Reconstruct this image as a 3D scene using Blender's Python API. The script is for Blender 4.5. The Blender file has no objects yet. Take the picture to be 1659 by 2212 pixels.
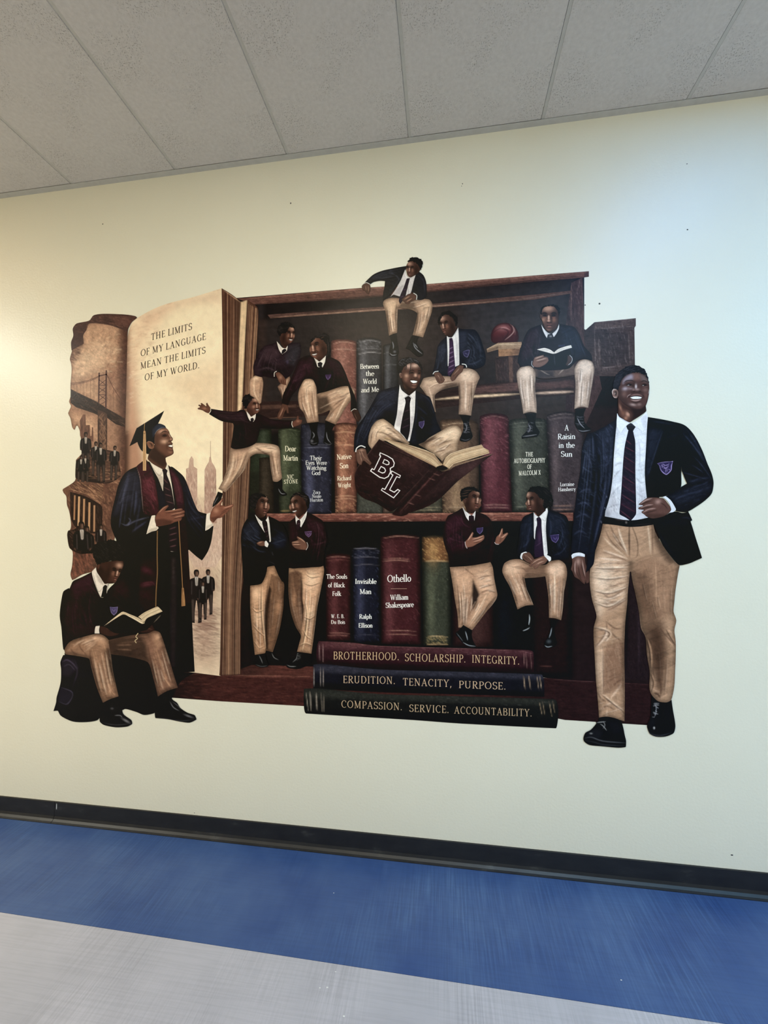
import bpy, bmesh, math, random
import numpy as np
from mathutils import Matrix, Vector

# ------------------------------------------------------------------ camera, world, lamps, exposure
SC = bpy.context.scene
COL = SC.collection
D_WALL = 1.97                     # camera to mural wall, metres
F_PX, YAW, PITCH, ROLL = 901.6, -0.14199529, 0.03808049, -0.00436204
CAM_H = 1.518
CEIL_Z = CAM_H + 0.95451 * D_WALL
BASE_Z = CAM_H - 0.72008 * D_WALL

def cam_basis():
    cy, sy, cp, sp = math.cos(YAW), math.sin(YAW), math.cos(PITCH), math.sin(PITCH)
    cr, sr = math.cos(ROLL), math.sin(ROLL)
    fwd = np.array([sy * cp, cy * cp, sp]); right = np.array([cy, -sy, 0.0]); up = np.cross(right, fwd)
    return right * cr + up * sr, -right * sr + up * cr, fwd
RIGHT, UP, FWD = cam_basis()
CAM = np.array([0.0, -D_WALL, CAM_H])

cam_data = bpy.data.cameras.new('camera'); cam = bpy.data.objects.new('camera', cam_data); COL.objects.link(cam)
cam_data.sensor_fit = 'VERTICAL'; cam_data.sensor_height = 24.0; cam_data.lens = F_PX / 2212.0 * 24.0
cam_data.clip_start = 0.02
cam.matrix_world = Matrix(((RIGHT[0], UP[0], -FWD[0], CAM[0]), (RIGHT[1], UP[1], -FWD[1], CAM[1]),
                           (RIGHT[2], UP[2], -FWD[2], CAM[2]), (0, 0, 0, 1)))
SC.camera = cam

world = bpy.data.worlds.new('corridor_air'); SC.world = world; world.use_nodes = True
world.node_tree.nodes['Background'].inputs['Color'].default_value = (1.0, 0.73, 0.32, 1)
world.node_tree.nodes['Background'].inputs['Strength'].default_value = 0.78

def area(name, loc, sx, sy, power, col, rot=(0, 0, 0)):
    L = bpy.data.lights.new(name, 'AREA'); L.shape = 'RECTANGLE'; L.size = sx; L.size_y = sy
    L.energy = power; L.color = col
    o = bpy.data.objects.new(name, L); COL.objects.link(o); o.location = loc; o.rotation_euler = rot
    return o
# ceiling lamps outside the frame: some read off wall sheens, others added to fit
PANELS = [('tuned_ceiling_lamp', (1.27, -1.08), 11.0, (0.06, 0.36, 1.0)), ('tuned_ceiling_lamp', (-3.0, -1.10), 3.0, (1.0, 0.5, 0.2)), ('tuned_ceiling_lamp', (-0.6, -1.90), 32.0, (1.0, 0.88, 0.63)),
          ('tuned_ceiling_lamp', (3.2, -1.90), 62.0, (0.12, 0.53, 1.0)), ('tuned_ceiling_lamp', (-4.6, -1.90), 112.0, (1.0, 0.98, 0.86)), ('tuned_ceiling_lamp', (1.2, -2.60), 64.0, (0.51, 0.76, 1.0))]
for nm, (px_, py_), pw, co in PANELS:
    area(nm, (px_, py_, CEIL_Z - 0.012), 0.60, 1.20, pw, co)
area('end_fill_light', (4.1, -1.65, 1.35), 2.4, 2.3, 5.0, (1.0, 0.6, 0.4), (0, math.radians(90), 0))  # unseen lamp added for broad light on the wall from the right

SC.view_settings.view_transform = 'Standard'; SC.view_settings.look = 'None'
SC.view_settings.gamma = 1.0; SC.view_settings.use_curve_mapping = False
SC.view_settings.exposure = 0.06

# ------------------------------------------------------------------ helpers
def lin(h):
    c = np.array([int(h[i:i + 2], 16) for i in (0, 2, 4)]) / 255.0
    return np.where(c <= 0.04045, c / 12.92, ((c + 0.055) / 1.055) ** 2.4)

def wall_point(px, y=0.0):
    """points of the printed artwork, measured on the photograph, laid out on the wall plane"""
    px = np.asarray(px, float).reshape(-1, 2)
    d = FWD + np.outer((px[:, 0] - 829.5) / F_PX, RIGHT) - np.outer((px[:, 1] - 1106.0) / F_PX, UP)
    t = D_WALL / d[:, 1]
    p = CAM + d * t[:, None]
    p[:, 1] = y
    return p

def floor_point(x, y):
    d = FWD + (x - 829.5) / F_PX * RIGHT - (y - 1106.0) / F_PX * UP
    return CAM + d * (-CAM_H / d[2])

def link(name, me, mat, parent=None, **props):
    o = bpy.data.objects.new(name, me); COL.objects.link(o)
    if mat is not None and not me.materials: me.materials.append(mat)
    if parent is not None: o.parent = parent
    for k, v in props.items(): o[k] = v
    return o

def mesh_of(name, verts, faces):
    me = bpy.data.meshes.new(name); me.from_pydata([tuple(v) for v in verts], [], [tuple(f) for f in faces]); me.update()
    return me

def box_mesh(name, a, b, bevel=0.0):
    bm = bmesh.new(); bmesh.ops.create_cube(bm, size=1.0)
    a, b = Vector(a), Vector(b); s = b - a; c = (a + b) / 2
    for v in bm.verts: v.co = Vector((v.co.x * s.x + c.x, v.co.y * s.y + c.y, v.co.z * s.z + c.z))
    if bevel: bmesh.ops.bevel(bm, geom=list(bm.edges), offset=bevel, segments=2, affect='EDGES')
    me = bpy.data.meshes.new(name); bm.to_mesh(me); bm.free(); return me

def extrude_x(name, prof, x0, x1):
    n = len(prof); v = [(x0, y, z) for y, z in prof] + [(x1, y, z) for y, z in prof]
    f = [(i, (i + 1) % n, (i + 1) % n + n, i + n) for i in range(n)] + [tuple(range(n))[::-1], tuple(range(n, 2 * n))]
    return mesh_of(name, v, f)

class NT:
    def __init__(s, name):
        s.m = bpy.data.materials.new(name); s.m.use_nodes = True; s.t = s.m.node_tree; s.b = s.t.nodes['Principled BSDF']
    def n(s, kind, **kw):
        x = s.t.nodes.new(kind)
        for k, v in kw.items():
            if k.startswith('i_'): x.inputs[k[2:].replace('_', ' ')].default_value = v
            else: setattr(x, k, v)
        return x
    def l(s, a, b): s.t.links.new(a, b)
    def noise(s, scale, detail=3, rough=0.6, sc=(1, 1, 1), rot=(0, 0, 0)):
        tc = s.n('ShaderNodeTexCoord'); mp = s.n('ShaderNodeMapping'); mp.inputs['Scale'].default_value = sc; mp.inputs['Rotation'].default_value = rot
        s.l(tc.outputs['Object'], mp.inputs['Vector'])
        nz = s.n('ShaderNodeTexNoise'); nz.inputs['Scale'].default_value = scale; nz.inputs['Detail'].default_value = detail; nz.inputs['Roughness'].default_value = rough
        s.l(mp.outputs['Vector'], nz.inputs['Vector']); return nz.outputs['Fac']
    def ramp(s, fac, stops):
        r = s.n('ShaderNodeValToRGB'); e = r.color_ramp.elements
        while len(e) < len(stops): e.new(0.5)
        for q, (p, c) in zip(e, stops): q.position = p; q.color = (*c, 1) if len(c) == 3 else c
        s.l(fac, r.inputs['Fac']); return r.outputs['Color']
    def mix(s, fac, a, b, mode='MIX'):
        m = s.n('ShaderNodeMix', data_type='RGBA', blend_type=mode)
        for sock, v in ((m.inputs[0], fac), (m.inputs[6], a), (m.inputs[7], b)):
            if hasattr(v, 'is_linked'): s.l(v, sock)
            else: sock.default_value = (*v, 1) if isinstance(v, (tuple, list, np.ndarray)) else v
        return m.outputs[2]
    def bump(s, h, strength, dist):
        b = s.n('ShaderNodeBump'); b.inputs['Strength'].default_value = strength; b.inputs['Distance'].default_value = dist
        s.l(h, b.inputs['Height']); s.l(b.outputs['Normal'], s.b.inputs['Normal'])
    def color(s, c):
        if hasattr(c, 'is_linked'): s.l(c, s.b.inputs['Base Color'])
        else: s.b.inputs['Base Color'].default_value = (*c, 1)
    def rough(s, r, spec=0.5):
        if hasattr(r, 'is_linked'): s.l(r, s.b.inputs['Roughness'])
        else: s.b.inputs['Roughness'].default_value = r
        s.b.inputs['Specular IOR Level'].default_value = spec

# ------------------------------------------------------------------ materials of the room
def mat_wall():
    m = NT('cream_satin_paint')
    big = m.noise(1.3, 2)
    m.color(m.ramp(big, [(0.3, (0.765, 0.725, 0.590)), (0.7, (0.790, 0.750, 0.615))]))
    m.rough(0.40, 0.5)
    m.bump(m.noise(95, 4, 0.55), 0.16, 0.004)
    return m.m
def mat_tile():
    m = NT('fissured_mineral_tile')
    pits = m.noise(230, 3, 0.55, (1, 0.75, 1)); patch = m.noise(5.5, 2)
    pit = m.ramp(pits, [(0.33, (0, 0, 0)), (0.42, (1, 1, 1))])
    pm = m.ramp(patch, [(0.45, (0, 0, 0)), (0.60, (1, 1, 1))])
    dark = m.mix(pm, (1, 1, 1), pit)
    base = m.ramp(m.noise(60, 3), [(0.3, (0.53, 0.52, 0.525)), (0.7, (0.60, 0.59, 0.595))])
    m.color(m.mix(1.0, base, m.mix(0.36, (1, 1, 1), dark), 'MULTIPLY'))
    m.rough(0.9, 0.2); m.bump(dark, 0.6, 0.003)
    return m.m
def mat_tee():
    m = NT('grey_painted_steel'); m.color(m.ramp(m.noise(30, 2), [(0.3, (0.45, 0.455, 0.45)), (0.7, (0.50, 0.505, 0.50))])); m.rough(0.5, 0.4); return m.m
def mat_base():
    m = NT('black_rubber_cove'); n = m.noise(14, 4, 0.65, (0.6, 1, 1.6))
    m.color(m.ramp(n, [(0.35, (0.010, 0.010, 0.011)), (0.62, (0.016, 0.016, 0.017)), (0.8, (0.05, 0.05, 0.048))])); m.rough(0.42, 0.4); return m.m
def mat_floor(name, c0, c1, streak):
    m = NT(name)
    a = m.noise(3.0, 4, 0.6, (14, 0.8, 1)); b = m.noise(9.0, 3, 0.6, (16, 0.5, 1)); blot = m.noise(2.2, 4, 0.6)
    base = m.ramp(blot, [(0.36, c0), (0.66, c1)])
    st = m.ramp(b, [(0.40, (0.86, 0.86, 0.86)), (0.52, (1, 1, 1)), (0.66, streak)])
    cr = m.ramp(m.noise(9.0, 3, 0.6, (0.4, 13, 1)), [(0.40, (0.94, 0.94, 0.94)), (0.55, (1, 1, 1))]); base = m.mix(1.0, base, cr, 'MULTIPLY')
    pm = m.ramp(m.noise(1.7, 2), [(0.42, (0, 0, 0)), (0.62, (1, 1, 1))])
    m.color(m.mix(1.0, base, m.mix(pm, (1, 1, 1), st), 'MULTIPLY'))
    m.rough(m.ramp(a, [(0.3, (0.34,) * 3), (0.7, (0.50,) * 3)]), 0.45)
    m.bump(b, 0.10, 0.001)
    return m.m
def mat_plain(name, c, r=0.6):
    m = NT(name); m.color(m.ramp(m.noise(25, 3), [(0.3, tuple(np.array(c) * 0.9)), (0.7, c)])); m.rough(r, 0.4); return m.m
def mat_print():
    m = NT('printed_matt_vinyl')
    at = m.n('ShaderNodeAttribute', attribute_name='ink')
    g = m.ramp(m.noise(620, 2, 0.6), [(0.25, (0.86,) * 3), (0.75, (1.14,) * 3)])
    m.color(m.mix(1.0, at.outputs['Color'], g, 'MULTIPLY'))
    m.rough(0.34, 0.12)
    m.bump(m.noise(95, 4, 0.55), 0.10, 0.004)
    return m.m

M_WALL, M_TILE, M_TEE, M_BASE, M_INK = mat_wall(), mat_tile(), mat_tee(), mat_base(), mat_print()
M_BLUE = mat_floor('blue_vinyl_flooring', (0.026, 0.064, 0.200), (0.056, 0.108, 0.255), (1.35, 1.3, 1.15))
M_GREY = mat_floor('grey_vinyl_flooring', (0.40, 0.39, 0.43), (0.47, 0.455, 0.50), (1.10, 1.10, 1.10))
M_SLAB = mat_plain('concrete_slab', (0.35, 0.34, 0.32), 0.8)
M_SPECK = mat_plain('dark_nail_hole', (0.03, 0.03, 0.03), 0.7)
M_SCUFF = mat_plain('pale_scuff', (0.7, 0.7, 0.68), 0.6)

# ------------------------------------------------------------------ room shell
XL, XR, YB = -6.0, 4.2, -3.35
wall = link('wall_front', box_mesh('wall_front', (XL, 0, 0), (XR, 0.12, CEIL_Z + 0.25)), M_WALL, kind='structure')
link('wall_back', box_mesh('wall_back', (XL, YB - 0.12, 0), (XR, YB, CEIL_Z + 0.25)), M_WALL, kind='structure')
ceil = link('ceiling', box_mesh('ceiling', (XL, YB - 0.12, CEIL_Z + 0.25), (XR, 0.12, CEIL_Z + 0.35)), M_SLAB, kind='structure')
floor = link('floor', box_mesh('floor', (XL, YB - 0.12, -0.12), (XR, 0.12, -0.004)), M_SLAB, kind='structure')

pitch, x_first = 0.6138, -0.764
cols = [x_first + pitch * k for k in range(-8, 9)]
rows = [-0.028, -1.230, -2.450, YB]
tile_me = {}
for i in range(len(cols) - 1):
    for j in range(len(rows) - 1):
        y1, y0 = rows[j], rows[j + 1]
        if j not in tile_me:
            tile_me[j] = box_mesh('ceiling_tile', (-pitch / 2 + 0.012, -(y1 - y0) / 2 + 0.004, 0), (pitch / 2 - 0.0015, (y1 - y0) / 2 - 0.001, 0.016), 0.002)
            tile_me[j].materials.append(M_TILE)
        o = bpy.data.objects.new('ceiling_tile', tile_me[j]); COL.objects.link(o); o.parent = ceil
        o.location = ((cols[i] + cols[i + 1]) / 2, (y0 + y1) / 2, CEIL_Z + (0.0006 if (i + j) % 2 else 0.0))
for x in cols:
    me = extrude_x('tee_bar', [(-0.0, 0), (0.0, 0)], 0, 1) if False else box_mesh('tee_bar', (x - 0.0005, YB, CEIL_Z + 0.0015), (x + 0.0235, -0.004, CEIL_Z + 0.030))
    link('tee_bar', me, M_TEE, ceil)
for y in rows[1:-1]:
    link('cross_tee', box_mesh('cross_tee', (XL, y - 0.012, CEIL_Z + 0.001), (XR, y + 0.012, CEIL_Z + 0.030)), M_TEE, ceil)
link('trim_1', extrude_x('trim_1', [(0, CEIL_Z + 0.02), (-0.002, CEIL_Z + 0.02), (-0.002, CEIL_Z - 0.0004), (-0.030, CEIL_Z - 0.0004), (-0.030, CEIL_Z - 0.0024), (0, CEIL_Z - 0.0024)], XL, XR), M_TEE, kind='structure')

bprof = [(0.0, BASE_Z), (-0.003, BASE_Z), (-0.0045, BASE_Z - 0.003), (-0.0045, 0.026), (-0.008, 0.014), (-0.016, 0.006), (-0.024, 0.0028), (-0.024, 0.0), (0.0, 0.0)]
xj = wall_point([(119, 1745)])[0, 0]
base = link('baseboard_front', extrude_x('baseboard_front', bprof, xj + 0.0012, XR), M_BASE, kind='structure')
link('baseboard_strip', extrude_x('baseboard_strip', bprof, XL, xj - 0.0012), M_BASE, base)

# blue border and grey field: two sheets of vinyl, seam measured on the photograph
pa, pb = floor_point(0, 1970), floor_point(1544, 2207.5)
sl = (pb[1] - pa[1]) / (pb[0] - pa[0]); seam = lambda x: pa[1] + sl * (x - pa[0])
def sheet(name, q, mat):
    v = [(x, y, -0.004) for x, y in q] + [(x, y, 0.0) for x, y in q]; n = len(q)
    return link(name, mesh_of(name, v, [tuple(range(n))[::-1], tuple(range(n, 2 * n))] + [(i, (i + 1) % n, (i + 1) % n + n, i + n) for i in range(n)]), mat, floor)
sheet('blue_vinyl_border', [(XL, seam(XL)), (XR, seam(XR)), (XR, 0), (XL, 0)], M_BLUE)
sheet('grey_vinyl_field', [(XL, YB), (XR, YB), (XR, seam(XR) - 0.0012), (XL, seam(XL) - 0.0012)], M_GREY)

def speck(px, r, mat, name='speck', parent=None, squash=1.0, th=0.0008, p=None, flat=False):
    bm = bmesh.new(); bmesh.ops.create_uvsphere(bm, u_segments=8, v_segments=5, radius=r)
    for v in bm.verts:
        if flat: v.co = Vector((v.co.x, v.co.y * squash, v.co.z * 0.2))
        else: v.co = Vector((v.co.x, v.co.y * 0.3, v.co.z * squash))
    me = bpy.data.meshes.new(name); bm.to_mesh(me); bm.free()
    o = link(name, me, mat, parent); o.location = p if p is not None else wall_point([px])[0]
    return o
for px, r, s in [((628, 439), .0030, 1.5), ((222, 484), .0035, .8), ((999, 397), .0022, 1.3), ((997, 402), .0018, 1), ((1484, 354), .0028, .7), ((1485, 496), .0034, .9),
                 ((1295, 656), .0042, 1), ((1264, 659), .0028, 1), ((420, 1756), .0025, .7), ((1581, 1847), .0050, .5)]:
    speck(px, r, M_SPECK, 'nail_hole', wall, s)
for px, r, s in [((721, 1929), .002, 1), ((725, 2099), .003, .5), ((707, 2133), .004, .5), ((691, 2134), .003, .6), ((743, 2195), .004, .6), ((1342, 2117), .003, .6)]:
    speck(px, r, M_SCUFF, 'paint_fleck', floor, s, p=floor_point(*px), flat=True)
speck((125, 1740), .006, M_SCUFF, 'scuff_mark', base, 3.0, p=wall_point([(124, 1741)])[0] + np.array([0, -0.0045, 0])).scale = (0.35, 1, 0.9)
# ------------------------------------------------------------------ the printed wall graphic
# Flat print: every printed figure, book and board is its own flat piece of vinyl on the wall plane.
# Each piece is a fine mesh whose ink colours are computed below from outlines, washes and pen strokes.
FR = {'A': (120, 600, .25015), 'B': (120, 1000, .25015), 'C': (100, 1160, .25015), 'D': (410, 620, .25015), 'E': (500, 1000, .25015),
      'F': (740, 540, .25015), 'G': (720, 760, .25015), 'H': (980, 560, .25015), 'I': (880, 1000, .25015), 'J': (480, 1200, .25015),
      'K': (820, 1200, .25015), 'L': (1000, 830, .25015), 'M': (1120, 1180, .25015), 'N': (1220, 770, .20494), 'O': (1220, 1180, .20494),
      'P': (100, 870, .25316), 'Q': (1275, 764, .16807), 'R': (280, 867, .14706), 'S': (810, 733, .16842), 'X': (0, 0, 1.0)}
RNG = np.random.default_rng(7)
INK_GAIN = 1.0
INK_BASE = 0.003
INK_SAT = 0.82
INK_TINT = np.array([1.03, 0.985, 0.97])
LAYER = 0.000006

def smooth_closed(p, k=4):
    n = len(p); out = []
    t = np.arange(k) / k
    for i in range(n):
        a, b, c, d = p[i - 1], p[i], p[(i + 1) % n], p[(i + 2) % n]
        # tension drops at sharp corners so that they stay sharp
        def tan(u, v, w):
            e, f = v - u, w - v; le, lf = np.hypot(*e) + 1e-9, np.hypot(*f) + 1e-9
            cs = max(0.0, (e @ f) / (le * lf)); return (w - u) * 0.5 * cs * min(1.0, min(le, lf) * 2 / (le + lf) + .25)
        tb, tc = tan(a, b, c), tan(b, c, d)
        h = t[:, None]
        out.append((2 * h**3 - 3 * h**2 + 1) * b + (h**3 - 2 * h**2 + h) * tb + (-2 * h**3 + 3 * h**2) * c + (h**3 - h**2) * tc)
    return np.vstack(out)
def smooth_open(p, k=4):
    if len(p) < 3: return p
    q = np.vstack([2 * p[0] - p[1], p, 2 * p[-1] - p[-2]]); out = []
    for i in range(1, len(q) - 2):
        a, b, c, d = q[i - 1], q[i], q[i + 1], q[i + 2]
        h = (np.arange(k) / k)[:, None]; tb, tc = (c - a) / 2, (d - b) / 2
        out.append((2 * h**3 - 3 * h**2 + 1) * b + (h**3 - 2 * h**2 + h) * tb + (-2 * h**3 + 3 * h**2) * c + (h**3 - h**2) * tc)
    out.append(q[-2:-1]); return np.vstack(out)

def seg_dist(P, poly, closed):
    """distance of points to a polyline, and the nearest point on it"""
    A = poly if closed else poly[:-1]; B = np.roll(poly, -1, 0) if closed else poly[1:]
    m0, m1 = A.min(0), A.max(0)
    best = np.full(len(P), 1e9); near = np.zeros_like(P)
    for a, b in zip(A, B):
        ab = b - a; L = ab @ ab + 1e-12
        t = np.clip(((P - a) @ ab) / L, 0, 1); q = a + t[:, None] * ab; d = ((P - q) ** 2).sum(1)
        m = d < best; best[m] = d[m]; near[m] = q[m]
    return np.sqrt(best), near
def pen(P, poly, w, taper=True):
    """coverage of a pen stroke that thins out at both ends; only points near the stroke are worked out"""
    lo, hi = poly.min(0) - 3 * w, poly.max(0) + 3 * w; m = ((P > lo) & (P < hi)).all(1); out = np.zeros(len(P))
    if not m.any(): return out
    Q = P[m]; A, B = poly[:-1], poly[1:]; L = np.hypot(*(B - A).T); cum = np.concatenate([[0], np.cumsum(L)]); tot = cum[-1] + 1e-9
    best = np.full(len(Q), 1e9); arc = np.zeros(len(Q))
    for i, (a, b) in enumerate(zip(A, B)):
        ab = b - a; t = np.clip(((Q - a) @ ab) / (ab @ ab + 1e-12), 0, 1); d = ((Q - a - t[:, None] * ab) ** 2).sum(1)
        k = d < best; best[k] = d[k]; arc[k] = (cum[i] + t * L[i])[k]
    u = arc / tot; thin = np.clip(np.minimum(u, 1 - u) / .28, 0, 1) ** .6 if taper else 1.0
    out[m] = np.exp(-best / (w * (.35 + .65 * thin)) ** 2) * (.25 + .75 * thin); return out
def inside(P, poly):
    x, y = P[:, 0], P[:, 1]; c = np.zeros(len(P), bool)
    for (x0, y0), (x1, y1) in zip(poly, np.roll(poly, -1, 0)):
        if y0 == y1: continue
        m = (y0 > y) != (y1 > y)
        c ^= m & (x < (x1 - x0) * (y - y0) / (y1 - y0) + x0)
    return c
def lattice(P, cx, cy, ang, seed):
    a = math.radians(ang); u = (P[:, 0] * math.cos(a) + P[:, 1] * math.sin(a)) / cx; v = (-P[:, 0] * math.sin(a) + P[:, 1] * math.cos(a)) / cy
    iu, iv = np.floor(u).astype(int), np.floor(v).astype(int); fu, fv = u - iu, v - iv
    fu, fv = fu * fu * (3 - 2 * fu), fv * fv * (3 - 2 * fv)
    def h(i, j):
        n = (i * 374761393 + j * 668265263 + seed * 2246822519) & 0xffffffff
        n = ((n ^ (n >> 13)) * 1274126177) & 0xffffffff
        return ((n ^ (n >> 16)) & 0xffff) / 32767.5 - 1.0
    iu, iv = iu.astype(np.int64), iv.astype(np.int64)
    return (h(iu, iv) * (1 - fu) + h(iu + 1, iv) * fu) * (1 - fv) + (h(iu, iv + 1) * (1 - fu) + h(iu + 1, iv + 1) * fu) * fv

class Piece:
    count = 0
    def __init__(s, name, outline, base, res, parent, noise):
        s.name, s.parent = name, parent
        lo, hi = outline.min(0) - res, outline.max(0) + res
        nx, ny = int((hi[0] - lo[0]) / res) + 2, int((hi[1] - lo[1]) / res) + 2
        gx, gy = np.meshgrid(np.arange(nx), np.arange(ny)); P = np.stack([lo[0] + gx.ravel() * res, lo[1] + gy.ravel() * res], 1)
        ins = inside(P, outline)
        idx = (gy * nx + gx)[:-1, :-1].ravel(); quad = np.stack([idx, idx + 1, idx + nx + 1, idx + nx], 1)
        cen = ins[quad].any(1); quad = quad[cen]
        used = np.unique(quad); mp = np.full(len(P), -1); mp[used] = np.arange(len(used))
        P, ins, quad = P[used], ins[used], mp[quad]
        d, near = seg_dist(P, outline, True)
        P[~ins] = near[~ins]
        close = ins & (d < 0.28 * res); P[close] = near[close]
        out = np.where(~ins)[0]
        if len(out):                                  # keep true corners
            for i, c in enumerate(outline):
                e, f = c - outline[i - 1], outline[(i + 1) % len(outline)] - c
                if e @ f < 0.75 * np.hypot(*e) * np.hypot(*f):
                    k = out[((P[out] - c) ** 2).sum(1).argmin()]
                    if np.hypot(*(P[k] - c)) < 1.2 * res: P[k] = c
        tri = np.vstack([quad[:, [0, 1, 2]], quad[:, [0, 2, 3]]]); tri2 = np.vstack([quad[:, [0, 1, 3]], quad[:, [1, 2, 3]]])
        ar = lambda t: (P[t[:, 1], 0] - P[t[:, 0], 0]) * (P[t[:, 2], 1] - P[t[:, 0], 1]) - (P[t[:, 2], 0] - P[t[:, 0], 0]) * (P[t[:, 1], 1] - P[t[:, 0], 1])
        a1, a2 = ar(tri).reshape(2, -1), ar(tri2).reshape(2, -1); other = a2.min(0) > a1.min(0) + 1e-6
        pick = np.where(np.tile(other, 2)[:, None], tri2, tri); s.tri = pick[ar(pick) > 0.004 * res * res]
        s.P, s.d = P, np.where(ins, d, 0.0)
        s.C = np.tile(lin(base), (len(P), 1)).astype(float)
        s.noise = noise; s.ext = (outline.max(0) - outline.min(0))
    def mix(s, col, a): s.C += (lin(col) - s.C) * np.clip(a, 0, 1)[:, None]
    def ridge(s, cx, cy, ang, sharp):
        n = lattice(s.P, cx, cy, ang, int(RNG.integers(1, 9999))) + .45 * lattice(s.P, cx / 2, cy / 2, ang + 8, int(RNG.integers(1, 9999)))
        return np.clip(1 - np.abs(n) / sharp, 0, 1) ** 1.5
    def finish(s):
        """the drawing style common to all pieces of a kind: edge tone, creases and grain of the print"""
        k = float(np.clip(s.ext.min() / 50, .7, 2.2)); n = s.name; mul = np.ones(len(s.P)); add = np.zeros(len(s.P))
        edge = lambda a, w: 1 - a * np.exp(-(s.d / w) ** 2)
        if n == 'trousers':
            mul *= edge(.55, 3.4 * k) * (1 - .20 * s.ridge(5 * k, 34 * k, 62, .2)) * (1 - .16 * s.ridge(4 * k, 26 * k, 100, .2)) * (1 + .16 * s.ridge(5 * k, 28 * k, 70, .2))
            s.noise.append((.09, 1.2, 1.2, 10)); s.C = s.C * np.array([1.12, 1.03, 1.05])
        elif n in ('jacket', 'jacket_front', 'jacket_skirt', 'sleeve', 'gown', 'sweater', 'stole'):
            mul *= .88 * edge(.35, 2.5 * k) * (1 - .35 * s.ridge(6 * k, 22 * k, 70, .2)); add = .6 * s.ridge(4 * k, 16 * k, 65, .16) * np.clip(lattice(s.P, 14 * k, 14 * k, 0, 77) + .3, 0, 1)
            s.noise.append((.12, 1.2, 1.2, 10))
        elif n in ('spine', 'book_cover', 'book_back_cover', 'book_spine'):
            mul *= 1 + .35 * s.ridge(3, 5, 40, .15) - .25 * s.ridge(4, 3, 10, .2); s.noise += [(.14, 1.3, 1.3, 5), (.16, 4, 4, 50)]
        elif n in ('face', 'hand', 'neck', 'ear'): mul *= edge(.42, 1.5 * k)
        elif n == 'shirt': mul *= (1 - .14 * s.ridge(4 * k, 14 * k, 70, .25)) * edge(.15, 2)
        elif n == 'hair': s.noise.append((.35, 1.3, 1.3, 15))
        elif n in ('top_board', 'inner_moulding', 'shelf', 'plinth', 'side_panel', 'box_panel', 'stile', 'post_box', 'block', 'cap_slab'):
            a = 80 if n in ('side_panel', 'stile', 'post_box') else 0
            mul *= (1 - .35 * s.ridge(26, 2.6, a, .3)) * (1 + .35 * s.ridge(18, 2.2, a, .2)); s.noise.append((.12, 1.3, 1.3, 0))
        elif n in ('torn_page', 'pediment', 'cover_edge', 'bridge_deck'): mul *= (1 - .25 * s.ridge(9, 4, 30, .25)) * (1 + .2 * s.ridge(7, 4, -20, .2)); s.noise.append((.14, 1.4, 1.4, 0))
        elif n == 'page_edges': s.noise.append((.12, 1.2, 30, 3))
        s.C = s.C * mul[:, None] * (1 + add[:, None])
        lum = (s.C @ np.array([.3, .55, .15]))[:, None]; s.C = (lum + (s.C - lum) * INK_SAT * (.92 if n == 'spine' else .78 if n in ('jacket', 'jacket_front', 'jacket_skirt', 'sleeve', 'gown') else 1.0)) * INK_TINT
        lum = (s.C @ np.array([.3, .55, .15]))[:, None]; s.C = s.C * np.clip((np.maximum(lum, .002) / .16) ** .20, {'page_edges': .85, 'torn_page': .75, 'face': 1, 'hand': .9, 'neck': .9, 'ear': 1, 'jacket': .62, 'jacket_front': .55, 'sleeve': .62, 'sweater': .6, 'gown': .55}.get(n, .45), 1.05)
        if n in ('face', 'hand', 'ear', 'neck'): s.C = s.C * (1.35 if n == 'hand' else 1.12)
    def build(s, centre, depth):
        P = s.P; s.finish()
        for amp, cx, cy, ang in s.noise:
            n = lattice(P, cx, cy, ang, int(RNG.integers(1, 9999)))
            s.C *= (1 + amp * n)[:, None]
        W = wall_point(P, -depth) - centre
        me = bpy.data.meshes.new(s.name)
        n, q = len(W), len(s.tri)
        me.vertices.add(n); me.vertices.foreach_set('co', W.astype(np.float32).ravel())
        me.loops.add(q * 3); me.loops.foreach_set('vertex_index', s.tri[:, ::-1].astype(np.int32).ravel())
        me.polygons.add(q); me.polygons.foreach_set('loop_start', np.arange(0, q * 3, 3, dtype=np.int32)); me.polygons.foreach_set('loop_total', np.full(q, 3, np.int32))
        me.update(); me.validate()
        at = me.color_attributes.new('ink', 'FLOAT_COLOR', 'POINT')
        rgba = np.ones((n, 4), np.float32); rgba[:, :3] = np.clip(s.C * INK_GAIN - INK_BASE, 0.0015, 0.92)
        at.data.foreach_set('color', rgba.ravel())
        return link(s.name, me, M_INK, s.parent)

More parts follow.
